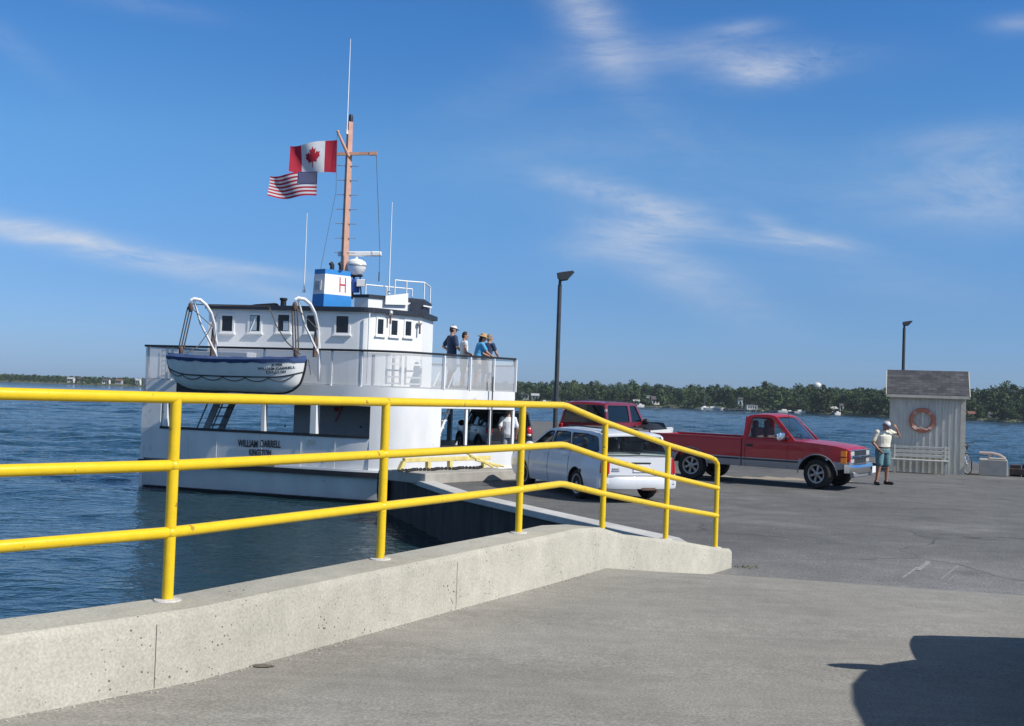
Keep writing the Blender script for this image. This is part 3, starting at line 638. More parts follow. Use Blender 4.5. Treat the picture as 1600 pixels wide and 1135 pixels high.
# interior casing of the car deck
a = plan_at(413, 655) + E2 * 1.6; c = plan_at(585, 655) + E2 * 1.6
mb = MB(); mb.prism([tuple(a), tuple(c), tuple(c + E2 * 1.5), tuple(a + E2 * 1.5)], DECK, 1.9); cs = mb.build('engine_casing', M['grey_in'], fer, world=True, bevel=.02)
p = onplane(446, 666, a, c); mb = MB(); mb.ball(Vector((p.x, p.y, p.z)) - Vector((*E2, 0)) * .02, .03); mb.build('latch', M['black'], cs, world=True)
p = onplane(564, 667, a, c); mb = MB(); mb.ball(Vector((p.x, p.y, p.z)) - Vector((*E2, 0)) * .02, .03); mb.build('latch', M['black'], cs, world=True)
off3 = Vector((*E2, 0)) * -.05
mb = MB(); mb.tube([onplane(537, 634, a, c) + off3, onplane(530, 650, a, c) + off3, onplane(525, 659, a, c) + off3], .02, 6); mb.ball(onplane(527, 640, a, c) + off3, (.07, .04, .07)); mb.build('hose_reel', M['red'], cs, world=True)
# stair inside at the left and at the right opening
def stair(name, A, Bp, width, m, n=8, sw=.2):
    mb = MB(); A = Vector(A); Bp = Vector(Bp); w = Vector((*width, 0))
    for s in (0, 1): mb.bar(A + w * s, Bp + w * s, .05, sw)
    for k in range(1, n): q = A.lerp(Bp, k / n); mb.bar(q, q + w, .2, .03)
    o = mb.build(name, m, fer, world=True, smooth=False)
    mb = MB()
    for s in (0, 1): mb.tube([A + w * s + Vector((0, 0, .75)), Bp + w * s + Vector((0, 0, .75))], .025, 6)
    mb.build('handrail', m, o, world=True)
la = plan_at(262, 660) + E2 * 1.3; lb = plan_at(306, 660) + E2 * 1.3
stair('car_deck_stair', (la.x, la.y, DECK - .1), (lb.x, lb.y, 1.9), E2 * .8, M['grey_in'])
nC = (Cc - P2).normalized(); nI = Vector((-nC.y, nC.x))
sa = plan_at(684, 690) + nI * .35; sb_ = plan_at(720, 650) + nI * .35
stair('passenger_stair', (sa.x, sa.y, 0.2), (sb_.x, sb_.y, 1.88), nI * .7, M['white'], sw=.07)
# inner bulkhead beside the right opening


# ---- wheelhouse
Hc = Vector((-4.27, 32.0)); Hl = Vector((-9.25, 33.0)); Hr = Vector((-2.8, 33.45)); e = (Hc - Hl).normalized(); ei = Vector((-e.y, e.x)); r_ = (Hr - Hc).normalized()
ha, hb = Hc - e * .35, Hc + r_ * .3
HA = [ha * (1 - t) ** 2 + Hc * 2 * t * (1 - t) + hb * t * t for t in [k / 6 for k in range(7)]]
HP = [Hl] + HA + [Hr, Hr + ei * 1.6 - e * .1, Hr + ei * 2.6 - e * 1.4, Hl + ei * 3.6]
mb = MB(); mb.prism([tuple(p) for p in HP], UD - .05, 4.34); hs_ = mb.build('wheelhouse', M['white'], fer, world=True, angle=30)
RP = inset(HP, -.14)
mb = MB(); mb.prism([tuple(p) for p in RP], 4.34, 4.47); mb.build('wheelhouse_roof', M['navy'], fer, world=True, smooth=False)
def window(p_l, p_b, wid, hei, dirv, outv, frame=.06, half=None, sill=True):
    """p_l: lower left corner of the glass"""
    d = Vector((*dirv, 0)); o = Vector((*outv, 0)); z = Vector((0, 0, 1)); P0 = p_l
    mb = MB(); fw = frame
    for a_, b_ in ((P0 - d * fw - z * fw / 2 , P0 + d * (wid + fw) - z * fw / 2), (P0 - d * fw + z * (hei + fw / 2), P0 + d * (wid + fw) + z * (hei + fw / 2))):
        mb.bar(a_ + o * .010, b_ + o * .010, .032, fw)
    for a_ in (P0 - d * fw / 2, P0 + d * (wid + fw / 2)): mb.bar(a_ + o * .008, a_ + z * hei + o * .008, .032, fw, up=d)
    if sill: mb.bar(P0 - d * (fw + .04) - z * (fw + .02) + o * .03, P0 + d * (wid + fw + .04) - z * (fw + .02) + o * .03, .07, .04)
    w = mb.build('window', M['white'], hs_, world=True, smooth=False)
    mb = MB(); mb.quad(P0 + o * .006, P0 + d * wid + o * .006, P0 + d * wid + z * hei + o * .006, P0 + z * hei + o * .006); mb.build('pane', M['win_black'], w, world=True, smooth=False)
    if half == 'lower':
        mb = MB(); mb.bar(P0 + d * wid * .72 + o * .016 + z * .02, P0 + d * wid * .72 + o * .016 + z * hei * .62, .012, wid * .45, up=d); mb.build('sliding_sash', M['glass_sash'], w, world=True)
    if half == 'open':
        mb = MB(); mb.bar(P0 + d * wid * .36 + o * .016 + z * .02, P0 + d * wid * .36 + o * .016 + z * (hei - .02), .012, wid * .62, up=d); mb.build('sliding_sash', M['glass_sash'], w, world=True)
        mb = MB(); mb.tube([P0 + d * wid * .08 + o * .03, P0 + d * wid * .66 + o * .03 + z * hei * .95], .015, 5); mb.build('stay_bar', M['white'], w, world=True)
M['win_black'] = mat('dark cabin glass', (0.012, 0.015, 0.02), 0.12)
M['glass_sash'] = mat('pale reflecting sash glass', (0.42, 0.52, 0.60), 0.15)
for (x0, x1, y0, y1, hf) in [(346.5, 363, 493.5, 517.5, None), (390, 406, 492.5, 517.5, 'open'), (434, 451.5, 492, 517.5, 'lower'), (479, 495, 493, 518, None), (525, 544, 494, 520, None)]:
    pl = onplane(x0, y1, Hl, Hc); pr = onplane(x1, y1, Hl, Hc); pt = onplane(x0, y0, Hl, Hc)
    window(pl, None, (pr - pl).length, pt.z - pl.z, e, -ei, half=hf)
ro = Vector((r_.y, -r_.x))
for (x0, x1, y0, y1) in [(589, 598, 498.5, 522), (610.5, 620, 500.5, 523.5), (632.5, 641.5, 502, 524.5)]:
    pl = onplane(x0, y1, Hc, Hr); pr = onplane(x1, y1, Hc, Hr); pt = onplane(x0, y0, Hc, Hr)
    window(pl, None, (pr - pl).length, pt.z - pl.z, r_, ro, frame=.05)
# door, downpipe, lamps on the lit face
r3 = Vector((*r_, 0)); o3 = Vector((*ro, 0))
dl = onplane(582, 600, Hc, Hr)
for k_ in (0, .75):
    mb = MB(); mb.bar(Vector((dl.x, dl.y, UD)) + o3 * .02 + r3 * k_, Vector((dl.x, dl.y, 3.1)) + o3 * .02 + r3 * k_, .04, .07, up=r3); mb.build('door_jamb', M['galv'], hs_, world=True, smooth=False)
dp = onplane(572.5, 600, Hl, Hc); mb = MB(); dpv = Vector((dp.x, dp.y, 0)) + Vector((.02, -.06, 0)); mb.tube([dpv + Vector((0, 0, UD)), dpv + Vector((0, 0, 4.3))], .025, 6); mb.build('drain_pipe', M['white'], hs_, world=True)
for px, py in ((607, 492), (653, 508)):
    q = onplane(px, py, Hc, Hr) + o3 * .1; mb = MB(); mb.tube([q, q - Vector((0, 0, .28))], .03, 6); mb.tube([q - o3 * .12, q], .02, 6); lp = mb.build('wall_lamp', M['rust'], hs_, world=True); mb = MB(); mb.ball(q + Vector((0, 0, .06)), .075); mb.build('lamp_globe', M['lamp_clear'], lp, world=True)
# ladder / rack beside the wheelhouse
for (xa, xb_) in ((622, 644), (652, 676)):
    A = plan_at(xa, 590) + nI * .55; B_ = plan_at(xb_, 590) + nI * .55
    mb = MB()
    for q in (A, B_): mb.bar(Vector((*q, UD)), Vector((*q, 3.02)), .06, .06)
    for k in range(5): mb.bar(Vector((*A, 2.25 + .18 * k)), Vector((*B_, 2.25 + .18 * k)), .05, .045)
    mb.build('deck_ladder', M['white'], fer, world=True, smooth=False)
A = plan_at(231, 580) + E2 * .6; B_ = plan_at(258, 580) + E2 * .6
mb = MB()
for t in (0, .5, 1): q = A.lerp(B_, t); mb.bar(Vector((*q, UD)), Vector((*q, 3.0)), .05, .05)
for k in range(6): mb.bar(Vector((*A, 2.25 + .15 * k)), Vector((*B_, 2.25 + .15 * k)), .04, .04)
mb.build('deck_ladder', M['white'], fer, world=True, smooth=False)
A = plan_at(268, 560) + E2 * 1.2; mb = MB(); mb.box((A.x + .9, A.y - .25, 2.6), (1.9, .5, .85), ang1); mb.build('deck_locker', M['white'], fer, world=True, bevel=.02)
# ---- upper tier (flying bridge)
Ta = Hc - e * .62 + ei * .45; Tb = Hc - e * .15 + ei * .35; Tc = Hr - r_ * .02 + ei * .02; TP = [Ta, Tb, Tc, Tc + ei * 1.6 - e * .2, Ta + ei * 2.2]
mb = MB(); mb.prism([tuple(p) for p in TP], 4.47, 4.80); mb.build('bridge_coaming', M['white'], fer, world=True, smooth=False)
T2 = inset(TP, -.05)
mb = MB(); mb.prism([tuple(p) for p in T2], 4.80, 4.89); mb.build('bridge_rail_band', M['navy'], fer, world=True, smooth=False)
tb = Vector((*Tc, 4.62)); mb = MB(); mb.prism([tuple(Tc - r_ * .48 + ro * .04), tuple(Tc + r_ * .08 + ro * .04), tuple(Tc + r_ * .08 + ei * .6), tuple(Tc - r_ * .48 + ei * .6)], 4.47, 4.795); mb.build('dark_bow_panel', M['navy'], fer, world=True, smooth=False)
q = Tc + r_ * .12; mb = MB(); mb.prism([tuple(q - ei * .25), tuple(q + r_ * .22 + ei * .1), tuple(q + ei * .35)], 4.66, 4.70); mb.build('bow_wing', M['white'], fer, world=True, smooth=False)
pa, pb = onplane(600, 471, Tb, Tc), onplane(635, 471, Tb, Tc); mb = MB(); o_t = Vector(((Tc - Tb).normalized().y, -(Tc - Tb).normalized().x, 0)) * .05
mb.quad(pa + o_t - Vector((0, 0, .10)), pb + o_t - Vector((0, 0, .12)), pb + o_t + Vector((0, 0, .24)), pa + o_t + Vector((0, 0, .16))); mb.extr([pa + o_t - Vector((0, 0, .10)), pb + o_t - Vector((0, 0, .12)), pb + o_t + Vector((0, 0, .24)), pa + o_t + Vector((0, 0, .16))], o_t); mb.build('name_board', M['white'], fer, world=True, smooth=False)
def rail(pts, z0, z1, name, m, mids=(), every=None, r=.022):
    mb = MB(); mb.tube([Vector((*p, z1)) for p in pts], r, 6)
    for zz in mids: mb.tube([Vector((*p, zz)) for p in pts], r * .8, 6)
    for p in pts: mb.tube([Vector((*p, z0)), Vector((*p, z1))], r, 6)
    return mb.build(name, m, fer, world=True)
tp = lambda px, py: onplane(px, py, Tb, Tc)
g1 = [Vector(tp(x, 450).xy) + Vector((0, .25)) for x in (615.5, 634)] + [Tc + Vector((.02, .1)), Tc + ei * 1.5 - e * .2]
rail(g1, 4.9, 5.42, 'bridge_railing', M['white'])
g2 = [Vector(tp(x, 450).xy) + Vector((0, .9)) for x in (565, 599, 640)]
rail(g2, 4.9, 5.25, 'bridge_railing', M['white'])
# ---- funnel
fc = Vector((-5.72, 33.1)); fl_ = atd(487, 470, 33.40).xy; fr_ = atd(550, 470, 33.75).xy
fl_, fr_ = Vector(fl_), Vector(fr_); fb4 = [fl_, Vector(atd(505.5, 470, 33.1).xy), fr_, fr_ + Vector((-.45, .8)), fl_ + Vector((.05, .8))]
cen = sum(fb4, Vector((0, 0))) / 5
def fring(z, k): return [Vector((*(cen + (p - cen) * k), z)) for p in fb4]
FZ = [(4.40, 1.0), (4.93, .957), (5.55, .905), (5.70, .89)]
for i, (m, nm) in enumerate(((M['blue'], 'funnel_base'), (M['white'], 'funnel'), (M['blue'], 'funnel_band'))):
    mb = MB(); mb.loft([fring(*FZ[i]), fring(*FZ[i + 1])]); fo = mb.build(nm, m, fer, world=True, smooth=False)
    if i == 1: fun = fo
top_l = fring(5.55, .905); bot_l = fring(4.93, .957)
def fpt(i, s, t): # on funnel white face i
    a_, b_, c_, d_ = bot_l[i], bot_l[i + 1], top_l[i + 1], top_l[i]; return (a_.lerp(b_, s)).lerp(d_.lerp(c_, s), t)
fdx = fpt(1, 1, .5) - fpt(1, 0, .5); fno = Vector((fdx.y, -fdx.x, 0)).normalized() * .006; fdz = fpt(1, .5, 1) - fpt(1, .5, 0)
text('letter_h', 'H', M['red'], fun, fpt(1, .56, .16) + fno, fdx, fdz, fdx.length * .24, fdz.length * .74, bold=-.01)
mb = MB(); q = [fpt(0, s, t) + Vector((-.02, -.03, 0)) for s, t in ((.15, .22), (.78, .18), (.80, .66), (.2, .68))]; mb.extr(q, Vector((-.01, -.015, 0))); vt = mb.build('vent', M['white'], fun, world=True, smooth=False)
mb = MB(); q = [fpt(0, s, t) + Vector((-.035, -.05, 0)) for s, t in ((.24, .28), (.70, .25), (.72, .60), (.28, .62))]
for k in range(6): mb.bar(q[0].lerp(q[3], k / 5), q[1].lerp(q[2], k / 5), .02, .035)
mb.build('louvre', M['galv'], vt, world=True, smooth=False)
for px in (519, 533):
    q = atd(px, 417, 33.5); mb = MB(); mb.tube([q - Vector((0, 0, .1)), q + Vector((0, 0, .05)), q + Vector((-.06, 0, .12))], .07, 8); mb.build('exhaust_pipe', M['black'], fer, world=True)
# ---- mast
mbz = atd(538, 420, 34.3); mtz = atd(546.5, 191, 34.3); mx_, my_ = mbz.x, mbz.y
mb = MB(); mb.loft([[Vector((mx_ + a_ * w, my_ + c_ * w, z)) for a_, c_ in ((-.2, -1), (1, -.25), (.2, 1), (-1, .25))] for z, w in ((4.4, .135), (mtz.z, .10))]); mast = mb.build('mast', M['salmon'], fer, world=True, smooth=False)
mb = MB(); mb.lathe([(.0, 0), (.07, 0), (.07, .16), (.05, .24), (0, .25)], 10, (mx_ + .02, my_, mtz.z)); mb.build('mast_light', M['black'], mast, world=True)
pA, pB = atd(527, 241, 34.2), atd(589, 240, 34.2); mb = MB(); mb.bar(pA, pB, .07, .09); mb.bar(atd(577, 240.5, 34.2), pB, .1, .11); mb.build('yard_arm', M['salmon'], mast, world=True, smooth=False)
mb = MB(); mb.tube([atd(545, 245, 34.05), atd(528, 207, 33.9)], [.055, .04], 8); mb.ball(atd(528, 206, 33.9), .05); mb.build('gaff', M['salmon'], mast, world=True)
for k in range(7):
    mb = MB(); q = atd(542, 260 + 22.6 * k, 34.3); mb.tube([(mx_ - .33, my_ - .05, q.z), (mx_ + .33, my_ - .05, q.z)], .013, 5); mb.build('climbing_rung', M['galv'], mast, world=True)
def whip(px, y0, y1, d, r, name='whip_antenna'):
    q0, q1 = atd(px, y1, d), atd(px + .03 * (y1 - y0) * .3, y0, d); q1 = Vector((q0.x, q0.y, q1.z)); mb = MB(); mb.tube([q0, (q0 + q1) / 2, q1], [r, r * .8, r * .55], 6); mb.lathe([(.0, 0), (.05, 0), (.04, .12), (0, .13)], 8, q0 - Vector((0, 0, .1))); return mb.build(name, M['white'], fer, world=True)
whip(542.0, 61, 205, 34.1, .022); whip(475, 333, 452, 33.6, .02); whip(607.5, 316, 455, 33.4, .022)
mb = MB(); q0, q1 = atd(588, 244, 34.2), atd(592, 440, 34.2); mb.tube([q0, q1 - Vector((0, 0, -.9)), q1], .008, 4); mb.tube([q1 + Vector((0, 0, .3)), q1], .02, 5); mb.tube([atd(527, 207, 33.9), atd(525, 300, 33.7), atd(500, 425, 33.6)], .006, 4); mb.build('halyard', M['rope'], mast, world=True)
# ---- radar
rc = atd(557, 407, 34.4); mb = MB(); ry = math.atan2(.12, 1)
mb.bar(atd(528, 397, 34.4), atd(596, 397, 34.4), .14, .15); mb.build('radar_scanner', M['white'], fer, world=True, bevel=.03)
mb = MB(); mb.lathe([(0, -.34), (.16, -.33), (.27, -.2), (.32, -.06), (.325, .02), (.29, .1), (.17, .17), (.05, .2), (.05, .28), (0, .28)], 18, (rc.x, rc.y, rc.z - .15)); rd = mb.build('radar_dome', M['white'], fer, world=True)
mb = MB(); mb.lathe([(.328, -.05), (.332, -.04), (.332, 0.0), (.328, .01)], 18, (rc.x, rc.y, rc.z - .15)); mb.build('dome_seam', M['galv'], rd, world=True)
q = atd(557, 426, 34.35); mb = MB(); mb.bar((rc.x - .1, rc.y, 4.9), (rc.x - .05, rc.y, rc.z - .4), .07, .07); mb.bar((rc.x + .2, rc.y, 4.9), (rc.x + .12, rc.y, rc.z - .35), .04, .04); mb.bar((rc.x - .3, rc.y, rc.z - .52), (rc.x + .2, rc.y, rc.z - .48), .3, .05); mb.build('radar_bracket', M['black'], fer, world=True, smooth=False)
mb = MB(); mb.lathe([(0, 0), (.13, 0), (.15, .3), (.1, .42), (0, .44)], 12, atd(555, 457, 34.0)); mb.build('blue_vent_cowl', mat('deep blue cover', (.03, .1, .38), .6), fer, world=True)
q = atd(565, 443, 33.9); mb = MB(); mb.loft([[Vector((q.x + sx * w, q.y + dy, q.z + sz * h)) for sx, sz in ((-1, -1), (1, -1), (1, 1), (-1, 1))] for dy, w, h in ((-.12, .15, .12), (.1, .08, .08), (.25, .08, .08))]); mb.build('loud_hailer', M['white'], fer, world=True, bevel=.02)
# roof bits over the shaded side
mb = MB(); q = onplane(416, 473, Hl + ei * 1, Hc + ei * 1); mb.box((q.x, q.y, 4.5), (.8, .5, .1), ang1); mb.bar((q.x - .35, q.y, 4.53), (q.x + .35, q.y, 4.6), .4, .06); mb.build('roof_hatch', M['black'], fer, world=True, bevel=.02)
q = onplane(443, 470, Hl + ei * 1, Hc + ei * 1); mb = MB(); mb.lathe([(0, 0), (.16, 0), (.16, .06), (.09, .1), (.09, .25), (.12, .27), (.12, .33), (0, .34)], 12, (q.x, q.y, 4.46)); mb.build('roof_vent', M['black'], fer, world=True)
q_ = plan_at(765, 620) - nI * .12; mb = MB(); mb.tube([(q_.x, q_.y, .56), (q_.x, q_.y, 2.55)], .022, 6); mb.build('dark_staff', M['pole'], fer, world=True)
# ---- lettering
n_out = Vector((-E2.x, -E2.y, 0)) * .005
def hull_text(s, x0, x1, yb, yt):
    A, B_, T_ = onplane(x0, yb, Lf, P1), onplane(x1, yb, Lf, P1), onplane(x0, yt, Lf, P1)
    text('name_lettering', s, M['black'], hull, A + n_out, Vector((*E1, 0)), (0, 0, 1), (B_ - A).length, T_.z - A.z, bold=.018)
hull_text('WILLIAM', 371.5, 402.5, 698.0, 686.7); hull_text('DARRELL', 407.0, 438.5, 698.6, 687.3); hull_text('KINGSTON', 389, 423.5, 712, 701.3)

# ================================================================== davits (part of the ferry), lifeboat and its tackle
def davit(pts, name='davit'):
    D = [onplane(x, y, Lf - E2 * dd, P1 - E2 * dd) for x, y, dd in pts]
    mb = MB(); mb.tube(D, .048, 8)
    i = 0
    mb2 = mb; inner = [D[0].lerp(D[1], .1) - Vector((0, 0, .05)), D[-3]]
    mb.tube([D[1] - Vector((0, 0, .02)), (D[1] + D[-3]) / 2 - Vector((.12, 0, .12)), D[-2]], .035, 6)
    return D, mb.build(name, M['white'], fer, world=True)
D1, dv1 = davit([(298, 470, .9), (303, 467, .85), (313, 469, .75), (322, 477, .6), (330, 490, .4), (335, 508, .2), (337, 530, .0), (339, 556, -.05), (339, 597, -.1)])
D2, dv2 = davit([(461, 469, .9), (466, 466, .85), (476, 468, .75), (485, 476, .6), (492, 490, .4), (496, 508, .2), (497.5, 530, .0), (499, 556, -.05), (499, 597, -.1)])
BL = onplane(262, 556, Lf - E2 * 0.95, P1 - E2 * 0.95); BR = onplane(478, 556, Lf - E2 * 0.95, P1 - E2 * 0.95)
bz = (BL.z + BR.z) / 2; bc = Vector(((BL.x + BR.x) / 2, (BL.y + BR.y) / 2, 0)); blen = (BR.xy - BL.xy).length
bdir = math.atan2(BR.y - BL.y, BR.x - BL.x)
lb = thing('lifeboat', 'white lifeboat under a blue cover hanging from the davits on the ferry side', 'lifeboat', (bc.x, bc.y, bz - 1.0), bdir)
HL = blen / 2
def bsec(s, f):   # s -1..1 along, f 0 keel .. 1 sheer
    a = abs(s); hb = .72 * (1 - a ** 2.6) ** .62 if a < 1 else 0
    kz = .02 + .28 * max(0, (a - .62) / .38) ** 2.2 if s > 0 else .02 + .40 * max(0, (a - .50) / .5) ** 1.8
    sh = .86 + .08 * s * s
    x = s * HL * (1 - (.07 if s > 0 else .10) * max(0, (a - .7) / .3) ** 1.2 * (1 - f) ** 1.6)
    y = hb * (f ** .42 if f > 0 else 0); z = kz + (sh - kz) * (f ** 1.15); return x, y, z
mb = MB(); S = [-1 + 2 * k / 28 for k in range(29)]; FZs = [0, .04, .1, .2, .32, .46, .6, .75, .88, 1]
rings = []
for s in S:
    rg = [bsec(s, f) for f in FZs]; rings.append([Vector((x, -y - .012, z)) for x, y, z in rg[::-1]] + [Vector((x, y + .012, z)) for x, y, z in rg])
mb.loft(rings); hb_ = mb.build('boat_hull', M['boat_white'], lb, angle=60)
mb = MB(); rings = []
for s in S:
    x, y, z = bsec(s, 1); x2, y2, z2 = bsec(s, .925); wv = .012 * math.sin(s * 31) + .01 * math.sin(s * 17 + 1)
    rings.append([Vector((x * 1.006, -(y2 + .03), z2 + wv)), Vector((x * 1.006, -(y + .035), z + .02)), Vector((x, -y * .5, z + .07 + .04 * math.sin(s * 14))), Vector((x, 0, z + .10)), Vector((x, y * .5, z + .07 + .04 * math.sin(s * 14))), Vector((x * 1.006, (y + .035), z + .02)), Vector((x * 1.006, (y2 + .03), z2 + wv))])
mb.loft(rings, closed=True); mb.build('canvas_cover', M['boat_blue'], lb, angle=60)
mb = MB(); pts = [Vector((bsec(s, .0)[0] * 1.004, 0, bsec(s, 0)[2] - .01)) for s in S]
for a_, b_ in zip(pts, pts[1:]): mb.bar(a_, b_, .06, .05)
# stem and stern posts
for sg in (1, -1):
    pp_ = [Vector((bsec(sg * .999, f)[0] + sg * .012, 0, bsec(sg * .999, f)[2])) for f in (0, .1, .3, .6, 1)]
    for a_, b_ in zip(pp_, pp_[1:]): mb.bar(a_, b_, .05, .05, up=(0, 1, 0))
mb.extr([(-HL * .84, -.025, .30), (-HL * .84, -.025, -.05), (-HL * .3, -.025, -.05), (HL * .1, -.025, .0), (HL * .1, -.025, .03), (-HL * .5, -.025, .06)], (0, .05, 0))
mb.build('keel', M['black'], lb, smooth=False)
mb = MB()
for sg in (-1, 1): mb.tube([Vector((bsec(s, .53)[0], sg * (bsec(s, .53)[1] + .02), bsec(s, .53)[2])) for s in S], .018, 6)
mb.build('rubbing_band', M['black'], lb)
mb = MB()
for sg in (-1, 1):
    for k in range(6):
        pts = []
        for j in range(9):
            s = -.93 + (k + j / 8) * .31; f = .50 - .42 * 4 * (j / 8) * (1 - j / 8) * .25; x, y, z = bsec(s, f); pts.append(Vector((x, sg * (y + .03), z)))
        mb.tube(pts, .012, 5)
mb.build('grab_line', M['rope'], lb)
for s_, f0, f1, a0, a1 in (('8 PER', .825, .895, .68, .80), ('WILLIAM DARRELL', .725, .80, .50, .93), ('KINGSTON', .625, .70, .60, .83)):
    A = Vector((bsec(a0, f0)[0], -(bsec(a0, f0)[1] + .03), bsec(a0, f0)[2])); B_ = Vector((bsec(a1, f0)[0], -(bsec(a1, f0)[1] + .03), bsec(a1, f0)[2])); T_ = Vector((bsec(a0, f1)[0], -(bsec(a0, f1)[1] + .03), bsec(a0, f1)[2]))
    tx = text('boat_lettering', s_, M['black'], hb_, (0, 0, 0), (1, 0, 0), (0, 1, 0), 1, 1, bold=.012, world=False)
    for v in tx.data.vertices:
        s2, f2 = a0 + (a1 - a0) * v.co.x, f0 + (f1 - f0) * v.co.y; x_, y_, z_ = bsec(s2, f2); v.co = Vector((x_, -(y_ + .018 + .003 * (v.co.z > 0)), z_))
# falls and gripes
lbm = Matrix.Translation(lb.location) @ Matrix.Rotation(bdir, 4, 'Z')
for D, sx, px in ((D1, -.80, 289), (D2, .86, 472)):
    mb = MB(); hk = lbm @ Vector((HL * sx, 0, .98)); up_ = D[0] - Vector((0, 0, .18))
    for dx_ in (-.07, 0, .07): mb.tube([up_ + Vector((dx_, 0, 0)), hk + Vector((dx_, 0, .18))], .02, 5)
    mb.tube([up_, D[5] - Vector((0, 0, .1))], .012, 5); mb.build('falls', M['rope'], fer, world=True)
for D, sx in ((D1, -.80), (D2, .86)):
    hk = lbm @ Vector((HL * sx, 0, .98)); up_ = D[0] - Vector((0, 0, .18))
    for q_ in (up_, hk + Vector((0, 0, .12))): mb = MB(); mb.ball(q_, (.07, .05, .14)); mb.build('pulley_block', M['rust'], fer, world=True)
    mb = MB(); mb.tube([D[6] - Vector((0, .04, .0)) + Vector((-.06, 0, .3)), D[6] + Vector((-.08, -.05, -.5))], [.05, .06], 6); mb.build('rope_coil', M['rust'], fer, world=True)
mb = MB()
g = lambda x, y, dd=.5: onplane(x, y, Lf - E2 * dd, P1 - E2 * dd)
mb.tube([g(341, 488, .1), g(325, 520, .5), g(310, 541, .9), g(292, 552, 1.2)], .014, 5); mb.tube([g(421, 481, .1), g(432, 510, .5), g(448, 535, .9), g(469, 554, 1.2)], .016, 5)
mb.tube([g(298, 475, .85), g(340, 478, .3), g(421, 479, .1)], .013, 5); mb.tube([g(462, 480, .8), g(497, 516, .3)], .013, 5); mb.tube([g(482, 562, .6), g(484, 575, .6), g(485.5, 586, .6)], .012, 5)
mb.build('gripe_line', M['rope'], fer, world=True)

# ================================================================== flags
def flag_grid(corner_pts, nx=44, ny=22, amp=.07):
    """corner_pts: hoist top, hoist bottom, fly bottom, fly top; returns P(u,v) with u from hoist 0..1, v from top 0..1"""
    a, b_, c, d = corner_pts
    def P(u, v):
        p = a.lerp(b_, v).lerp(d.lerp(c, v), u)
        w = amp * u ** .7
        return p + Vector((0, w * math.sin(7.5 * u + 2.2 * v + .6) * 1.4, w * .55 * math.sin(6.3 * u + 1.0 * v)))
    return P
def cloth_mesh(mb, P, reg, nx, ny):
    """reg(u,v) -> material"""
    for i in range(nx):
        for j in range(ny):
            u0, u1, v0, v1 = i / nx, (i + 1) / nx, j / ny, (j + 1) / ny
            mb.use(reg((u0 + u1) / 2, (v0 + v1) / 2)); mb.quad(P(u0, v0), P(u1, v0), P(u1, v1), P(u0, v1))
M['flag_red'] = mat('red flag cloth', (0.48, 0.02, 0.05), 0.85, var=.08, vscale=6); M['flag_white'] = mat('white flag cloth', (0.74, 0.74, 0.76), 0.85, var=.06, vscale=6); M['flag_blue'] = mat('blue flag cloth', (0.012, 0.02, 0.10), 0.85)
for q in ('flag_red', 'flag_white'):  # thin cloth lets some sun through
    nt_ = M[q].node_tree; pb_ = nt_.nodes['Principled BSDF']; o_ = [n for n in nt_.nodes if n.type == 'OUTPUT_MATERIAL'][0]
    tr = nt_.nodes.new('ShaderNodeBsdfTranslucent'); ms = nt_.nodes.new('ShaderNodeMixShader'); ms.inputs[0].default_value = .35; tr.inputs[0].default_value = pb_.inputs['Base Color'].default_value
    nt_.links.new(pb_.outputs[0], ms.inputs[1]); nt_.links.new(tr.outputs[0], ms.inputs[2]); nt_.links.new(ms.outputs[0], o_.inputs[0])
P = flag_grid([atd(526.5, 219, 33.9), atd(525, 270, 33.9), atd(452, 271, 33.7), atd(452, 227, 33.7)], amp=.10)
mb = MB(); cloth_mesh(mb, P, lambda u, v: M['flag_red'] if u < .25 or u > .75 else M['flag_white'], 40, 16)
fl = tag(mb.build('flag', None, recalc=False, angle=80), 'red and white flag with a red maple leaf flying at the ferry mast', 'flag')
leaf = [(0, 1), (.12, .76), (.30, .84), (.24, .46), (.44, .64), (.50, .54), (.72, .58), (.64, .36), (.74, .28), (.40, -.02), (.46, -.14), (.05, -.08), (.04, -.5), (-.04, -.5), (-.05, -.08), (-.46, -.14), (-.40, -.02), (-.74, .28), (-.64, .36), (-.72, .58), (-.50, .54), (-.44, .64), (-.24, .46), (-.30, .84), (-.12, .76)]
bm = bmesh.new(); vs = [bm.verts.new((x, y, 0)) for x, y in leaf]; es = [bm.edges.new((vs[i], vs[(i + 1) % len(vs)])) for i in range(len(vs))]; bmesh.ops.triangle_fill(bm, edges=es, use_beauty=True)
bmesh.ops.subdivide_edges(bm, edges=bm.edges[:], cuts=2, use_grid_fill=True); bmesh.ops.triangulate(bm, faces=bm.faces[:])
mb = MB(); bm.verts.index_update(); pv = []
for v in bm.verts: pv.append(P(.5 - v.co.x * .215, .56 - v.co.y * .44 + .02))
for sgn in (-1, 1):
    mb.add([p + Vector((0, .006 * sgn, 0)) for p in pv], [tuple(q.index for q in f_.verts) for f_ in bm.faces])
bm.free(); mb.build('maple_leaf', M['flag_red'], fl, recalc=False, angle=80)
P = flag_grid([atd(496, 268, 33.75), atd(494.5, 306, 33.75), atd(419, 309.5, 33.5), atd(420.5, 274, 33.5)], amp=.11)
mb = MB(); cloth_mesh(mb, P, lambda u, v: M['flag_blue'] if u < .40 and v < 7 / 13 else (M['flag_red'] if int(v * 13) % 2 == 0 else M['flag_white']), 40, 26)
fl = tag(mb.build('flag', None, recalc=False, angle=80), 'striped red and white flag with a starry blue canton flying below the maple leaf flag', 'flag')
mb = MB()
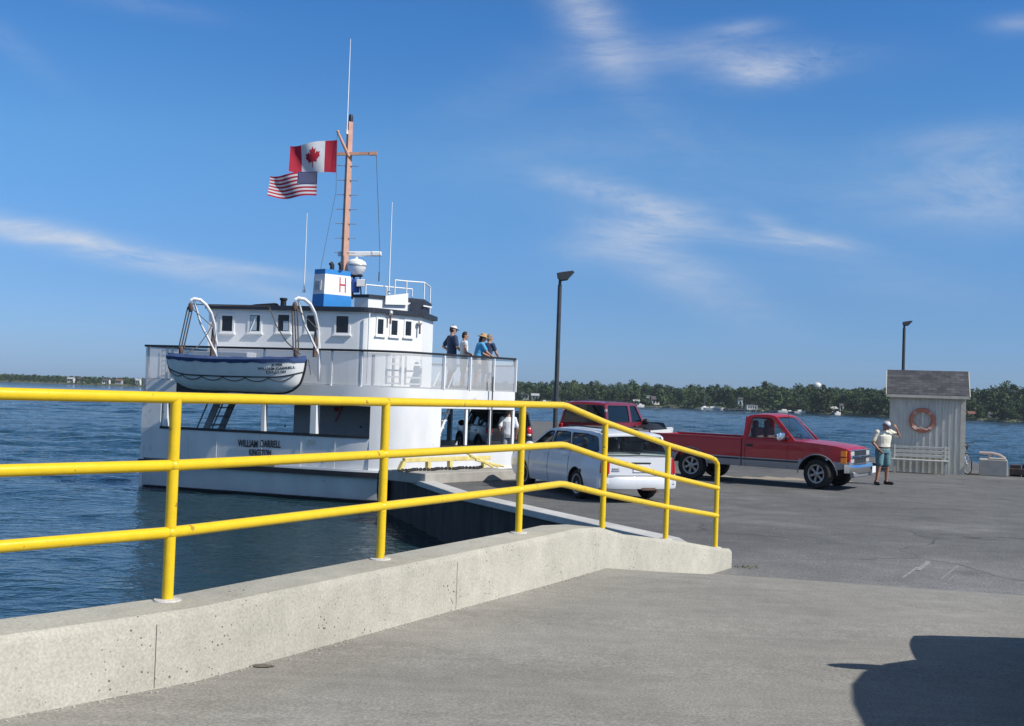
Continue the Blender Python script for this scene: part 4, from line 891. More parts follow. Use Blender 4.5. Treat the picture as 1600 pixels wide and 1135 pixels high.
for r in range(9):
    for c in range(6 if r % 2 == 0 else 5):
        u = (.033 + c * .0667 if r % 2 == 0 else .0667 + c * .0667); v = (.06 + r * .052) ; cpt = P(u, v)
        for sgn in (-1, 1):
            ring = []
            for k in range(10):
                rr_ = .024 if k % 2 == 0 else .010; a_ = PI / 2 + k * PI / 5; ring.append(cpt + Vector((rr_ * math.cos(a_), .007 * sgn, rr_ * math.sin(a_))))
            mb.poly(ring)
mb.build('stars', M['flag_white'], fl, recalc=False, smooth=False)
# ================================================================== vehicles (local frame: +x forward, +y left, z up, origin on the ground between the axles)
def lf(pts):
    def f(x):
        if x <= pts[0][0]: return pts[0][1]
        for (a, p), (b, q) in zip(pts, pts[1:]):
            if x <= b: return p + (q - p) * (x - a) / (b - a)
        return pts[-1][1]
    return f
def stations(x0, x1, arches, step=0.09, extra=()):
    xs = set([round(x0, 4), round(x1, 4)] + [round(e, 4) for e in extra]); n = int((x1 - x0) / step)
    for k in range(n): xs.add(round(x0 + (x1 - x0) * k / n, 4))
    for xw, r, zc in arches:
        for k in range(17):
            v = round(xw - r * math.cos(PI * k / 16), 4)
            if x0 <= v <= x1: xs.add(v)
        for sg in (-1, 1):
            v = round(xw + sg * (r + .001), 4)
            if x0 <= v <= x1: xs.add(v)
    xs = sorted(xs); res = [xs[0]]
    for v in xs[1:]:
        if v - res[-1] > .0008: res.append(v)
    return res
def arched(zl, arches):
    def f(x):
        z = zl(x)
        for xw, r, zc in arches:
            if abs(x - xw) < r: z = max(z, zc + math.sqrt(max(0, r * r - (x - xw) ** 2)))
        return z
    return f
def shell(mb, xs, zl, zu, hw, rows=9, crown=0.03, nc=8, mfun=None, top=True, caps=True, dark=None):
    side = {}
    for s in (-1, 1):
        g = []
        for x in xs:
            a, b = zl(x), zu(x); col = []
            for j in range(rows + 1):
                z = a + (b - a) * j / rows; col.append(Vector((x, s * hw(x, z), z)))
            g.append(col)
        side[s] = g
        for i in range(len(xs) - 1):
            for j in range(rows):
                c = (g[i][j].z + g[i + 1][j + 1].z) / 2
                if mfun: mb.use(mfun((xs[i] + xs[i + 1]) / 2, c))
                mb.quad(g[i][j], g[i + 1][j], g[i + 1][j + 1], g[i][j + 1])
    def tp(i, k):
        a, b = side[-1][i][rows], side[1][i][rows]; t = k / nc; p = a.lerp(b, t); p.z += crown * (1 - (2 * t - 1) ** 2); return p
    if mfun: mb.use(mfun(0, 9))
    if top:
        for i in range(len(xs) - 1):
            for k in range(nc): mb.quad(tp(i, k), tp(i + 1, k), tp(i + 1, k + 1), tp(i, k + 1))
    if caps:
        for i in (0, len(xs) - 1):
            for j in range(rows):
                if mfun: mb.use(mfun(xs[i], (side[1][i][j].z + side[1][i][j + 1].z) / 2))
                mb.quad(side[-1][i][j], side[1][i][j], side[1][i][j + 1], side[-1][i][j + 1])
            if top: mb.poly([tp(i, k) for k in range(nc + 1)])
    if dark is not None:
        mb.use(dark)
        for i in range(len(xs) - 1): mb.quad(side[-1][i][0], side[1][i][0], side[1][i + 1][0], side[-1][i + 1][0])
def fill_holes(outer, holes):
    bm = bmesh.new(); loops = []
    for lp in [outer] + holes:
        vs = [bm.verts.new((p[0], p[1], 0)) for p in lp]; loops.append(len(vs))
        for i in range(len(vs)): bm.edges.new((vs[i], vs[(i + 1) % len(vs)]))
    bmesh.ops.triangle_fill(bm, use_beauty=True, use_dissolve=False, edges=bm.edges[:])
    bm.verts.index_update(); P = [(v.co.x, v.co.y) for v in bm.verts]; T = [tuple(v.index for v in f.verts) for f in bm.faces]; bm.free(); return P, T, loops
def side_frame(mb, outer, holes, hw, th=.045):
    P, T, loops = fill_holes(outer, holes)
    for s in (-1, 1):
        o = [Vector((x, s * hw(x, z), z)) for x, z in P]; i_ = [Vector((x, s * (hw(x, z) - th), z)) for x, z in P]; n = len(P)
        fs = list(T) + [tuple(q + n for q in t) for t in T]; st = 0
        for ln in loops:
            for k in range(ln): a, b = st + k, st + (k + 1) % ln; fs.append((a, b, b + n, a + n))
            st += ln
        mb.add(o + i_, fs)
def roof(mb, pts, hw, crown=.04, nc=10, th=.05):
    top = []; bot = []
    for x, z in pts:
        h = hw(x, z); top.append([Vector((x, h * (2 * k / nc - 1), z + crown * (1 - (2 * k / nc - 1) ** 2))) for k in range(nc + 1)])
    mb.loft([t + [p - Vector((0, 0, th)) for p in t[::-1]] for t in top])
def pane(mb, a, b, hw, inset, bulge, nc=8, nr=6):
    g = []
    for i in range(nr + 1):
        t = i / nr; x = a[0] + (b[0] - a[0]) * t; z = a[1] + (b[1] - a[1]) * t; h = hw(x, z) - inset
        g.append([Vector((x + bulge * (1 - (2 * k / nc - 1) ** 2), h * (2 * k / nc - 1), z)) for k in range(nc + 1)])
    mb.loft(g, closed=False, cap=False)
def inset_poly(pts, k):
    cx = sum(p[0] for p in pts) / len(pts); cz = sum(p[1] for p in pts) / len(pts); return [(cx + (p[0] - cx) * k, cz + (p[1] - cz) * k) for p in pts]
def rounded(pts, r=.05, n=4):
    res = []; N_ = len(pts)
    for i in range(N_):
        p = Vector(pts[i]); a = (Vector(pts[i - 1]) - p); b = (Vector(pts[(i + 1) % N_]) - p); q = min(r, a.length * .45, b.length * .45); A = p + a.normalized() * q; B_ = p + b.normalized() * q
        for k in range(n + 1): t = k / n; res.append(tuple(A * (1 - t) ** 2 + p * 2 * t * (1 - t) + B_ * t * t))
    return res
def wheel(parent, pos, r, w, rim_r, steer=0.0, spokes=6, rim_m='alloy', sgn=-1):
    rot = Matrix.Rotation(steer, 3, 'Z') @ Matrix.Rotation(PI / 2, 3, 'X')
    mb = MB(); mb.lathe([(rim_r, -w / 2 + .01), (rim_r + .03, -w / 2), (r - .04, -w / 2), (r - .008, -w / 2 + .03), (r, -w / 4), (r, w / 4), (r - .008, w / 2 - .03), (r - .04, w / 2), (rim_r + .03, w / 2), (rim_r, w / 2 - .01), (rim_r - .02, 0), (rim_r - .02, -w / 2 + .02)], 28, pos, rot)
    wh = mb.build('wheel', M['tyre'], parent, angle=40)
    mb = MB(); o = sgn * (w / 2 - .03); fr = Matrix.Rotation(steer, 3, 'Z')
    def P(rr, a, off): return Vector(pos) + fr @ Vector((rr * math.cos(a), off, rr * math.sin(a)))
    n = 28; mb.loft([[P(rr, 2 * PI * k / n, off) for k in range(n)] for rr, off in ((rim_r - .03, o - sgn * .08), (rim_r, o + sgn * .02), (rim_r + .006, o + sgn * .03), (rim_r - .025, o + sgn * .025), (rim_r - .04, o - sgn * .03))], cap=False)
    for k in range(spokes):
        a = 2 * PI * k / spokes + .3; da = .30
        mb.loft([[P(rim_r * .28, a - da * 1.1, o - sgn * .0), P(rim_r * .28, a + da * 1.1, o - sgn * .0), P(rim_r * .28, a + da, o - sgn * .05), P(rim_r * .28, a - da, o - sgn * .05)], [P(rim_r * .97, a - da * .55, o), P(rim_r * .97, a + da * .55, o), P(rim_r * .97, a + da * .5, o - sgn * .05), P(rim_r * .97, a - da * .5, o - sgn * .05)]])
    mb.loft([[P(rr, 2 * PI * k / 14, off) for k in range(14)] for rr, off in ((rim_r * .36, o - sgn * .05), (rim_r * .34, o + sgn * .01), (rim_r * .2, o + sgn * .025), (.01, o + sgn * .025))], cap=False)
    mb.build('rim', M[rim_m], wh, angle=40)
    mb = MB(); mb.loft([[P(rr, 2 * PI * k / 20, o - sgn * .10) for k in range(20)] for rr in (rim_r - .02, .01)], cap=False); mb.build('brake_disc', M['plastic'], wh)
    return wh
def strip_on(mb, hw, x0, x1, z0, z1, s, off=.006, n=10, thick=.012):
    rings = []
    for k in range(n + 1):
        x = x0 + (x1 - x0) * k / n; y0, y1 = hw(x, z0), hw(x, z1)
        rings.append([Vector((x, s * (y0 - .002), z0)), Vector((x, s * (y0 + thick), z0 + .004)), Vector((x, s * (y1 + thick), z1 - .004)), Vector((x, s * (y1 - .002), z1))])
    mb.loft(rings)
def seats(parent, spots, z=.55, w=.5, hr=True):
    for x, y in spots:
        mb = MB(); mb.box((x, y, z), (.5, w, .16)); mb.box((x - .3, y, z + .36), (.16, w, .68), Matrix.Rotation(-.15, 3, 'Y'))
        if hr: mb.box((x - .38, y, z + .78), (.1, w * .5, .18))
        mb.build('seat', M['interior'], parent, bevel=.04)
def mirror(parent, pos, s, m, size=(.13, .2, .15)):
    mb = MB(); mb.ball((pos[0], pos[1] + s * size[1] * .6, pos[2]), (size[0] * .6, size[1] * .55, size[2] * .55)); mb.bar((pos[0] + .04, pos[1] - s * .05, pos[2] - .05), (pos[0], pos[1] + s * size[1] * .4, pos[2] - .02), .05, .04)
    return mb.build('wing_mirror', m, parent)

# ------------------------------------------------------------ red pickup
fw, rw = onz(1273, 764), onz(1086, 749.5)
hd = (fw - rw).xy.normalized(); ang = math.atan2(hd.y, hd.x); mid = (fw.xy + rw.xy) / 2 + Vector((-hd.y, hd.x)) * .80
tk = thing('pickup_truck', 'red pickup truck with silver lower sides and chrome mirror parked facing right beside the water', 'pickup truck', (mid.x, mid.y, 0), ang)
AX = 1.67; WR = .375; ARs = [(AX, .47, .37), (-AX, .46, .38)]
def thw(x, z):
    w = .965
    if x > 1.6: w -= .10 * ((x - 1.6) / .85) ** 2
    if x < -2.5: w -= .03 * ((-2.5 - x) / .4) ** 2
    if z < .62: w -= .05 * ((.62 - z) / .3) ** 1.5
    elif z < 1.12: w -= .012 * ((z - .7) / .42) ** 2 if z > .7 else 0
    else: w -= .012 + (z - 1.12) * .27
    return w
zlt = lf([(-2.9, .52), (-2.0, .47), (1.1, .44), (2.2, .50), (2.45, .58)])
TWO = .70
def tm(x, z): return M['truck_silver'] if z < TWO else M['truck_red']
xs = stations(-.26, 2.44, ARs, .09)
zut = lf([(-.26, 1.14), (.85, 1.155), (1.05, 1.15), (1.6, 1.12), (2.1, 1.075), (2.35, 1.02), (2.44, .96)])
mb = MB(); shell(mb, xs, arched(zlt, ARs), zut, thw, rows=12, crown=.035, mfun=tm, dark=M['plastic'])
bd = mb.build('body', None, tk, angle=32)
# bed
xs = stations(-2.88, -.29, ARs, .09); zub = lf([(-2.88, 1.16), (-.29, 1.145)])
mb = MB(); shell(mb, xs, arched(zlt, ARs), zub, thw, rows=12, top=False, mfun=tm, caps=False)
mb.use(M['truck_red'])
for s in (-1, 1): mb.bar((-2.88, s * .91, 1.15), (-.29, s * .91, 1.14), .11, .05); mb.quad((-2.86, s * .86, .62), (-.31, s * .86, .62), (-.31, s * .86, 1.13), (-2.86, s * .86, 1.13))
mb.box((-2.86, 0, .86), (.06, 1.80, .58)); mb.box((-.32, 0, .88), (.05, 1.80, .52)); mb.use(M['plastic']); mb.box((-1.58, 0, .60), (2.5, 1.74, .05)); mb.box((-1.7, 0, .50), (2.0, 1.0, .14))
mb.build('cargo_bed', None, tk, angle=32)
mb = MB()
for s in (-1, 1): mb.box((-.275, s * .90, .80), (.028, .10, .66))
mb.build('cab_gap', M['plastic'], tk, smooth=False)
# cab
rf = [(-.14, 1.735), (.05, 1.765), (.3, 1.775), (.46, 1.76), (.54, 1.735)]
outer = [(-.26, 1.12), (1.07, 1.12), (1.11, 1.16), (.59, 1.70), (.54, 1.735), (.46, 1.76), (.3, 1.775), (.05, 1.765), (-.14, 1.735), (-.215, 1.66)]
win = rounded([(-.10, 1.19), (.82, 1.19), (.82, 1.30), (.48, 1.655), (.40, 1.685), (-.04, 1.685)], .05)
mb = MB(); side_frame(mb, outer, [win], thw); roof(mb, [(-.215, 1.66)] + rf, thw, crown=.035); 
for s in (-1, 1): mb.bar((-.24, s * .80, 1.12), (-.20, s * .74, 1.70), .12, .07, up=(1, 0, 0))
mb.bar((-.25, -.83, 1.15), (-.25, .83, 1.15), .07, .12)
mb.build('cab', M['truck_red'], tk, angle=35, bevel=.006)
for s in (-1, 1):
    mb = MB(); mb.poly([(x, s * (thw(x, z) - .02), z) for x, z in inset_poly(win, 1.03)]); mb.build('side_window', M['glass_clear'], tk, recalc=False, smooth=False)
    mb = MB(); mb.tube([Vector((x, s * (thw(x, z) + .002), z)) for x, z in inset_poly(win, 1.015)], .011, 5, closed=True); mb.build('window_trim', M['plastic'], tk)
mb = MB(); pane(mb, (1.085, 1.15), (.565, 1.722), thw, .07, .10); mb.build('windscreen', M['glass_tint_ws'] if 'glass_tint_ws' in M else M['glass_clear'], tk)
mb = MB(); pane(mb, (-.24, 1.19), (-.20, 1.69), thw, .10, -.03); mb.build('rear_window', M['glass_clear'], tk)
seats(tk, [(.26, .42), (.26, -.42)], .74, .5)
mb = MB(); mb.box((.78, 0, 1.08), (.35, 1.6, .16)); mb.build('dashboard', M['interior'], tk, bevel=.05)
mb = MB(); sw = Matrix.Rotation(.5, 3, 'Y'); mb.tube([Vector((.70, .40, 1.15)) + sw @ Vector((0, .17 * math.cos(2 * PI * k / 16), .17 * math.sin(2 * PI * k / 16))) for k in range(16)], .015, 6, closed=True); mb.build('steering_wheel', M['plastic'], tk)
# trim
for s in (-1, 1):
    for a_, b_ in ((-.25, AX - .47), (-1.2, -.31)): mb = MB(); strip_on(mb, thw, a_, b_, .615, .655, s); mb.build('side_moulding', M['black'], tk)
for xw, r, zc in ARs:
    for s in (-1, 1):
        mb = MB(); pts = []
        for k in range(21):
            a = PI * k / 20 * 1.0; x = xw - (r + .012) * math.cos(a); z = zc + (r + .012) * math.sin(a); pts.append(Vector((x, s * (thw(x, z) + .004), z)))
        mb.tube(pts, .016, 6); mb.build('wheel_arch_trim', M['truck_silver'], tk)
mb = MB()
for s in (-1, 1):
    for x in (-.18, .93):
        mb.tube([Vector((x + (.0 if z < 1.1 else 0), s * (thw(x, z) + .001), z)) for z in (.47, .7, .9, 1.1)], .006, 4)
mb.build('door_seam', M['black'], tk)
for s in (-1, 1):
    mb = MB(); mb.box((-.06, s * (thw(-.06, .99) + .004), .985), (.17, .02, .065)); mb.build('door_handle', M['plastic'], tk, bevel=.006)
for s in (-1, 1):
    mb = MB(); mb.box((.80, s * 1.10, 1.245), (.12, .24, .21), s * .25); mm = mb.build('wing_mirror', M['chrome'], tk, bevel=.04, segs=3); mb = MB(); mb.box((.86, s * .965, 1.20), (.14, .09, .07)); mb.build('mirror_arm', M['plastic'], mm, bevel=.01)
# front end
mb = MB()
for z, h in ((.91, .13), (.725, .12)): mb.box((2.43, 0, z), (.05, 1.02, h))
mb.build('grille', M['plastic'], tk)
mb = MB(); mb.box((2.46, 0, .82), (.05, 1.62, .055)); mb.box((2.45, 0, .985), (.04, 1.66, .03)); mb.box((2.475, 0, .82), (.03, .2, .07)); mb.build('grille_bar', M['chrome'], tk, bevel=.01)
for s in (-1, 1):
    for z in (.905, .735):
        mb = MB(); mb.box((2.43, s * .655, z), (.05, .27, .12)); mb.build('headlight', M['lamp_clear'], tk, bevel=.012)
        mb = MB(); mb.add([(2.44, s * .80, z - .075), (2.44, s * .80, z + .07), (2.36, s * .895, z + .07), (2.36, s * .895, z - .075), (2.24, s * .925, z + .06), (2.24, s * .925, z - .07)], [(0, 1, 2, 3), (3, 2, 4, 5)])
        mb.build('turn_signal', M['lamp_amber'], tk, recalc=False, smooth=False)
mb = MB(); rings = []
for k in range(15):
    t = -1 + 2 * k / 14; y = t * .96; x = 2.60 - .16 * abs(t) ** 4; rings.append([Vector((x, y, .44)), Vector((x + .035, y, .50)), Vector((x + .04, y, .58)), Vector((x + .01, y, .645)), Vector((x - .10, y, .65)), Vector((x - .10, y, .44))])
mb.loft(rings); bmp = mb.build('front_bumper', M['chrome'], tk, angle=25)
mb = MB(); mb.box((2.50, 0, .40), (.12, 1.7, .14)); mb.build('valance', M['truck_silver'], tk, bevel=.03)
mb = MB(); mb.box((2.655, .50, .50), (.012, .31, .16)); mb.build('number_plate', M['plate'], tk)
mb = MB(); mb.box((-2.98, 0, .54), (.14, 1.86, .18)); mb.build('rear_bumper', M['chrome'], tk, bevel=.02)
for s in (-1, 1):
    mb = MB(); mb.box((-2.90, s * .86, .88), (.04, .13, .42)); mb.build('tail_light', M['lamp_red'], tk, bevel=.01)
for x in (AX, -AX):
    for s in (-1, 1): wheel(tk, (x, s * .80, WR), WR, .245, .225, steer=(-.25 if x > 0 else 0), sgn=s)
mb = MB(); mb.box((0, 0, .50), (3.6, 1.2, .14)); mb.build('chassis', M['plastic'], tk)
mb = MB(); mb.tube([(.95, -.82, 1.14), (.92, -.84, 1.5), (.86, -.86, 2.0)], .006, 4); mb.build('aerial', M['plastic'], tk)
mb = MB()
for y in (.35, -.3): mb.bar((1.06, y, 1.19), (.93, y + .45, 1.285), .03, .015)
mb.build('wiper', M['plastic'], tk)

# ------------------------------------------------------------ generic wagon / SUV
def suv(root, S):
    hw = S['hw']; ar = S['arches']; L0, L1 = S['x']
    xs = stations(L0, L1, ar, .10, [S['belt0'], S['belt1']]); zl = arched(S['zl'], ar)
    mb = MB(); shell(mb, xs, zl, S['zu'], hw, rows=10, crown=.03, mfun=S['mfun'], dark=M['plastic']); mb.build('body', None, root, angle=32)
    mb = MB(); side_frame(mb, S['outer'], S['wins'], hw); roof(mb, S['roof'], hw, crown=S.get('crown', .04)); mb.build('cabin', S['m'], root, angle=35, bevel=.005)
    for s in (-1, 1):
        for wpoly in S['wins']:
            mb = MB(); mb.poly([(x, s * (hw(x, z) - .015), z) for x, z in inset_poly(wpoly, 1.04)]); mb.build('side_window', S['glass'], root, recalc=False, smooth=False)
            mb = MB(); mb.tube([Vector((x, s * (hw(x, z) + .001), z)) for x, z in inset_poly(wpoly, 1.012)], .010, 5, closed=True); mb.build('window_trim', M['plastic'], root)
    mb = MB(); pane(mb, *S['ws'], hw, .05, .08); mb.build('windscreen', S['glass'], root)
    mb = MB(); pane(mb, *S['rw'], hw, S.get('rwi', .06), -.05); mb.build('rear_window', S['rglass'], root)
    for x, z, n in S.get('seams', []):
        for s in (-1, 1): mb = MB(); mb.tube([Vector((x, s * (hw(x, q) + .0005), q)) for q in [zl(x) + .03 + (z - zl(x) - .03) * k / 5 for k in range(6)]], .006, 4); mb.build('door_seam', M['black'], root)
    for x, z in S.get('handles', []):
        for s in (-1, 1): mb = MB(); mb.box((x, s * (hw(x, z) + .008), z), (.18, .025, .04)); mb.build('door_handle', S['hm'], root, bevel=.008)
    for (xw, r, zc), wr in zip(ar, (S['wr'], S['wr'])):
        for s in (-1, 1): wheel(root, (xw, s * S['track'] / 2, S['wr']), S['wr'], S.get('ww', .2), S['wr'] * .64, sgn=s, spokes=S.get('spokes', 7), rim_m=S.get('rim', 'alloy'), steer=S.get('steer', 0) if xw > 0 else 0)
    mb = MB(); mb.box((0, 0, S['wr'] + .02), (3.4, 1.2, .14)); mb.build('chassis', M['plastic'], root)
    for s in (-1, 1): mirror(root, (S['mir'][0], s * hw(*S['mir']), S['mir'][1]), s, S['mm'], S.get('ms', (.13, .2, .15)))

# white estate car
wl = onz(907, 779); H = R(113); hv = Vector((math.cos(H), math.sin(H))); rt = Vector((hv.y, -hv.x))
c0 = wl.xy + rt * .76 + hv * 1.345
wg = thing('estate_car', 'white estate car with roof rack parked behind the yellow railing with its tailgate towards us', 'estate car', (c0.x, c0.y, 0), H)
def whw(x, z):
    w = .905
    if x > 1.2: w -= .17 * ((x - 1.2) / 1.15) ** 2
    if x < -1.6: w -= .11 * ((-1.6 - x) / .8) ** 2
    if z < .5: w -= .06 * ((.5 - z) / .3) ** 1.5
    if z > .62: w -= .04 * min(1, (z - .62) / .3) ** 1.6
    if z > .92: w -= (z - .92) * .36
    return w
war = [(1.345, .355, .31), (-1.345, .35, .31)]
side_w = [rounded([(.02, .985), (.92, .965), (.42, 1.27), (.27, 1.33), (.05, 1.345)], .05), rounded([(-.94, 1.0), (-.05, .985), (-.03, 1.345), (-.45, 1.355), (-.72, 1.345)], .05), rounded([(-2.12, 1.02), (-1.02, 1.0), (-.82, 1.345), (-1.5, 1.345), (-1.93, 1.30)], .06)]
wg.scale = (1, 1, .975)
suv(wg, dict(hw=whw, arches=war, x=(-2.42, 2.36), belt0=-2.3, belt1=1.05,
    zl=lf([(-2.42, .40), (-2.2, .27), (-1.8, .24), (1.9, .22), (2.3, .28), (2.36, .36)]),
    zu=lf([(-2.42, .90), (-2.38, .955), (-2.3, .97), (-1.0, .955), (.9, .93), (1.1, .915), (1.7, .84), (2.15, .74), (2.36, .60)]),
    mfun=lambda x, z: M['wagon_white'], m=M['wagon_white'], glass=M['glass_side'], rglass=M['glass_clear'],
    outer=[(-2.33, .945), (1.10, .90), (1.14, .925), (.45, 1.325), (.30, 1.385), (.0, 1.415), (-.8, 1.425), (-1.6, 1.41), (-1.98, 1.375), (-2.08, 1.335)],
    wins=side_w, roof=[(-2.06, 1.345), (-1.98, 1.375), (-1.6, 1.41), (-.8, 1.425), (0, 1.415), (.30, 1.385), (.44, 1.33)],
    ws=((1.12, .92), (.44, 1.335)), rw=((-2.335, .955), (-2.075, 1.335)), rwi=.07,
    seams=[(.99, .93, 0), (-.0, .95, 0), (-.99, .96, 0)], handles=[(.16, .86), (-.80, .87)], hm=M['wagon_white'], wr=.31, track=1.54, mir=(.82, .99), mm=M['wagon_white'], spokes=9, steer=.12))
seats(wg, [(.05, .38), (.05, -.38), (-.95, .42), (-.95, -.42)], .50, .5)
mb = MB()
for s in (-1, 1): mb.tube([(-1.85, s * .52, 1.42), (-1.8, s * .52, 1.475), (-.3, s * .53, 1.49), (-.2, s * .53, 1.455)], .016, 6)
for x in (-1.55, -.7): mb.tube([(x, -.52, 1.482), (x, .52, 1.482)], .014, 6)
mb.build('roof_rack', M['plastic'], wg)
mb = MB(); rings = []
for k in range(17):
    t = -1 + 2 * k / 16; y = t * .86; x = -2.50 + .16 * abs(t) ** 3.5; rings.append([Vector((x + .02, y, .30)), Vector((x, y, .36)), Vector((x, y, .48)), Vector((x + .03, y, .535)), Vector((x + .14, y, .54)), Vector((x + .14, y, .30))])
mb.loft(rings); mb.build('rear_bumper', M['wagon_white'], wg, angle=30)
mb = MB()
for s in (-1, 1): mb.tube([Vector((-2.425, s * .74, .55)), Vector((-2.43, s * .745, .9)), Vector((-2.35, s * .72, .98)), Vector((-2.16, s * .64, 1.30))], .008, 5)
mb.tube([(-2.44, -.74, .56), (-2.445, 0, .56), (-2.44, .74, .56)], .007, 5); mb.tube([(-2.40, -.76, .955), (-2.43, 0, .965), (-2.40, .76, .955)], .012, 5); mb.build('tailgate_seam', M['black'], wg)
mb = MB(); mb.box((-2.43, 0, .715), (.02, .34, .16)); mb.build('number_plate', M['plate'], wg)
mb = MB(); mb.box((-2.433, 0, .815), (.03, .42, .028)); mb.build('tailgate_handle', M['plastic'], wg)
mb = MB(); mb.box((-2.43, .56, .70), (.012, .15, .022)); mb.box((-2.43, .56, .66), (.012, .17, .022)); mb.build('badge', M['galv'], wg)
for s in (-1, 1):
    mb = MB(); rings = []
    for k in range(8): z = .60 + .32 * k / 7; rings.append([Vector((-2.435, s * .70, z)), Vector((-2.425, s * (whw(-2.40, z) - .01), z)), Vector((-2.28, s * (whw(-2.28, z) + .012), z)), Vector((-2.28, s * .70, z))])
    mb.loft(rings); mb.build('tail_light', M['lamp_red'], wg, angle=30)
mb = MB(); mb.box((-1.55, whw(-1.55, .60) + .004, .60), (.11, .01, .065)); mb.build('fuel_flap_badge', M['plastic'], wg)
mb = MB(); mb.tube([(-2.34, -.02, 1.0), (-2.32, .30, 1.03), (-2.32, .36, 1.03)], .014, 5); mb.build('rear_wiper', M['plastic'], wg)
mb = MB(); mb.tube([(-1.9, .62, 1.40), (-1.98, .62, 1.47)], .02, 5); mb.build('roof_aerial', M['plastic'], wg)
mb = MB(); mb.box((-1.7, 0, .78), (1.2, 1.3, .03)); mb.build('luggage_shelf', M['interior'], wg)
mb = MB(); mb.tube([(-2.3, -.35, .24), (-2.48, -.35, .24)], .03, 6); mb.box((-2.47, -.15, .30), (.05, .3, .05)); mb.build('exhaust_pipe', M['rust'], wg)

# maroon and dark grey SUVs, and the van that throws the shadow
def suv_spec(m, Lr, Lf_, W, Hh, belt, wr, wb, glass_, rglass, tumble=.22, rakes=(.14, .55), rimm='alloy', clad=None, hoodz=1.08, rbx=.25):
    a = wb / 2
    def hw(x, z):
        w = W / 2
        if x > a: w -= .12 * ((x - a) / (Lf_ - a)) ** 2
        if x < -a: w -= .06 * ((-a - x) / (Lr - a)) ** 2
        if z < .55: w -= .05 * ((.55 - z) / .3) ** 1.5
        if z > .75: w -= .03 * min(1, (z - .75) / .3) ** 1.6
        if z > belt: w -= (z - belt) * tumble
        return w
    rt_, rb = -Lr + rakes[0], rbx       # roof rear and front x
    xb = rb + rakes[1]                  # windscreen base
    z1 = Hh - .02
    outer = [(-Lr + .02, belt - .03), (xb + .05, belt - .04), (xb + .09, belt), (rb + .10, z1 - .09), (rb - .05, z1 - .02), (-.8, z1), (rt_ + .4, z1 - .01), (rt_ + .04, z1 - .05), (rt_ - .03, z1 - .12)]
    zt = z1 - .11; zb = belt + .05
    fr = lambda z: rb + .05 + (xb - rb - .05) * (1 - (z - belt) / (z1 - belt)) - .09
    rr = lambda z: -Lr + .02 + (rt_ + Lr) * ((z - belt) / (z1 - belt)) + .10
    w1 = rounded([(-.12, zb), (fr(zb), zb), (max(fr(zt), -.10), zt if fr(zt) > 0 else zb + .25), (-.12, zt if fr(zt) > 0 else zb + .30)], .05); w2 = rounded([(-1.02, zb), (-.22, zb), (-.22, zt), (-1.02, zt)], .05); w3 = rounded([(rr(zb), zb), (-1.12, zb), (-1.12, zt), (rr(zt), zt)], .05)
    return dict(hw=hw, arches=[(a, wr + .075, wr), (-a, wr + .075, wr)], x=(-Lr, Lf_), belt0=-Lr + .1, belt1=xb,
        zl=lf([(-Lr, .48), (-Lr + .3, .36), (Lf_ - .4, .34), (Lf_, .46)]), zu=lf([(-Lr, belt - .04), (-Lr + .06, belt), (xb, belt), (xb + .15, belt - .02), (Lf_ - .35, hoodz - .04), (Lf_ - .08, hoodz - .12), (Lf_, hoodz - .25)]),
        mfun=(lambda x, z: clad if (clad and z < .5) else m), m=m, glass=glass_, rglass=rglass, outer=outer, wins=[w1, w2, w3], roof=[(rt_ - .02, z1 - .11), (rt_ + .04, z1 - .05), (rt_ + .4, z1 - .01), (-.8, z1), (rb - .05, z1 - .02), (rb + .09, z1 - .08)],
        ws=((xb + .07, belt), (rb + .09, z1 - .08)), rw=((-Lr + .01, belt), (rt_ - .02, z1 - .11)), rwi=.10, seams=[(xb - .02, belt - .03, 0), (-.17, belt - .02, 0), (-1.07, belt - .02, 0)], handles=[(-.0, belt - .14), (-.9, belt - .14)], hm=M['plastic'], wr=wr, track=W - .26, ww=.23, mir=(xb - .15, belt + .06), mm=M['plastic'], rim=rimm, ms=(.16, .24, .2)), hw
def rear_bits(root, hw, Lr, belt, mt, bump_m, tl=(.62, .95), round_=False):
    mb = MB(); rings = []
    for k in range(13):
        t = -1 + 2 * k / 12; y = t * (hw(-Lr, .6) - .0); x = -Lr - .10 + .13 * abs(t) ** 4; rings.append([Vector((x + .02, y, .40)), Vector((x, y, .46)), Vector((x, y, .58)), Vector((x + .14, y, .60)), Vector((x + .14, y, .40))])
    mb.loft(rings); mb.build('rear_bumper', bump_m, root, angle=30)
    for s in (-1, 1):
        mb = MB()
        if round_: mb.ball((-Lr + .06, s * (hw(-Lr, .95) - .10), .94), (.11, .13, .19), 14, 10)
        else: mb.box((-Lr + .01, s * (hw(-Lr, .8) - .07), (tl[0] + tl[1]) / 2), (.10, .15, tl[1] - tl[0]))
        t_ = mb.build('tail_light', M['lamp_red'], root, bevel=0 if round_ else .02)
        if round_: mb = MB(); mb.ball((-Lr + .02, s * (hw(-Lr, .95) - .11), .83), (.095, .09, .06)); mb.build('reversing_lamp', M['lamp_clear'], t_)
    mb = MB(); mb.box((-Lr - .012, 0, .78), (.015, .32, .16)); mb.build('number_plate', M['plate'], root)
    mb = MB(); mb.box((-Lr - .015, 0, .90), (.03, .5, .035)); mb.build('tailgate_handle', mt, root)
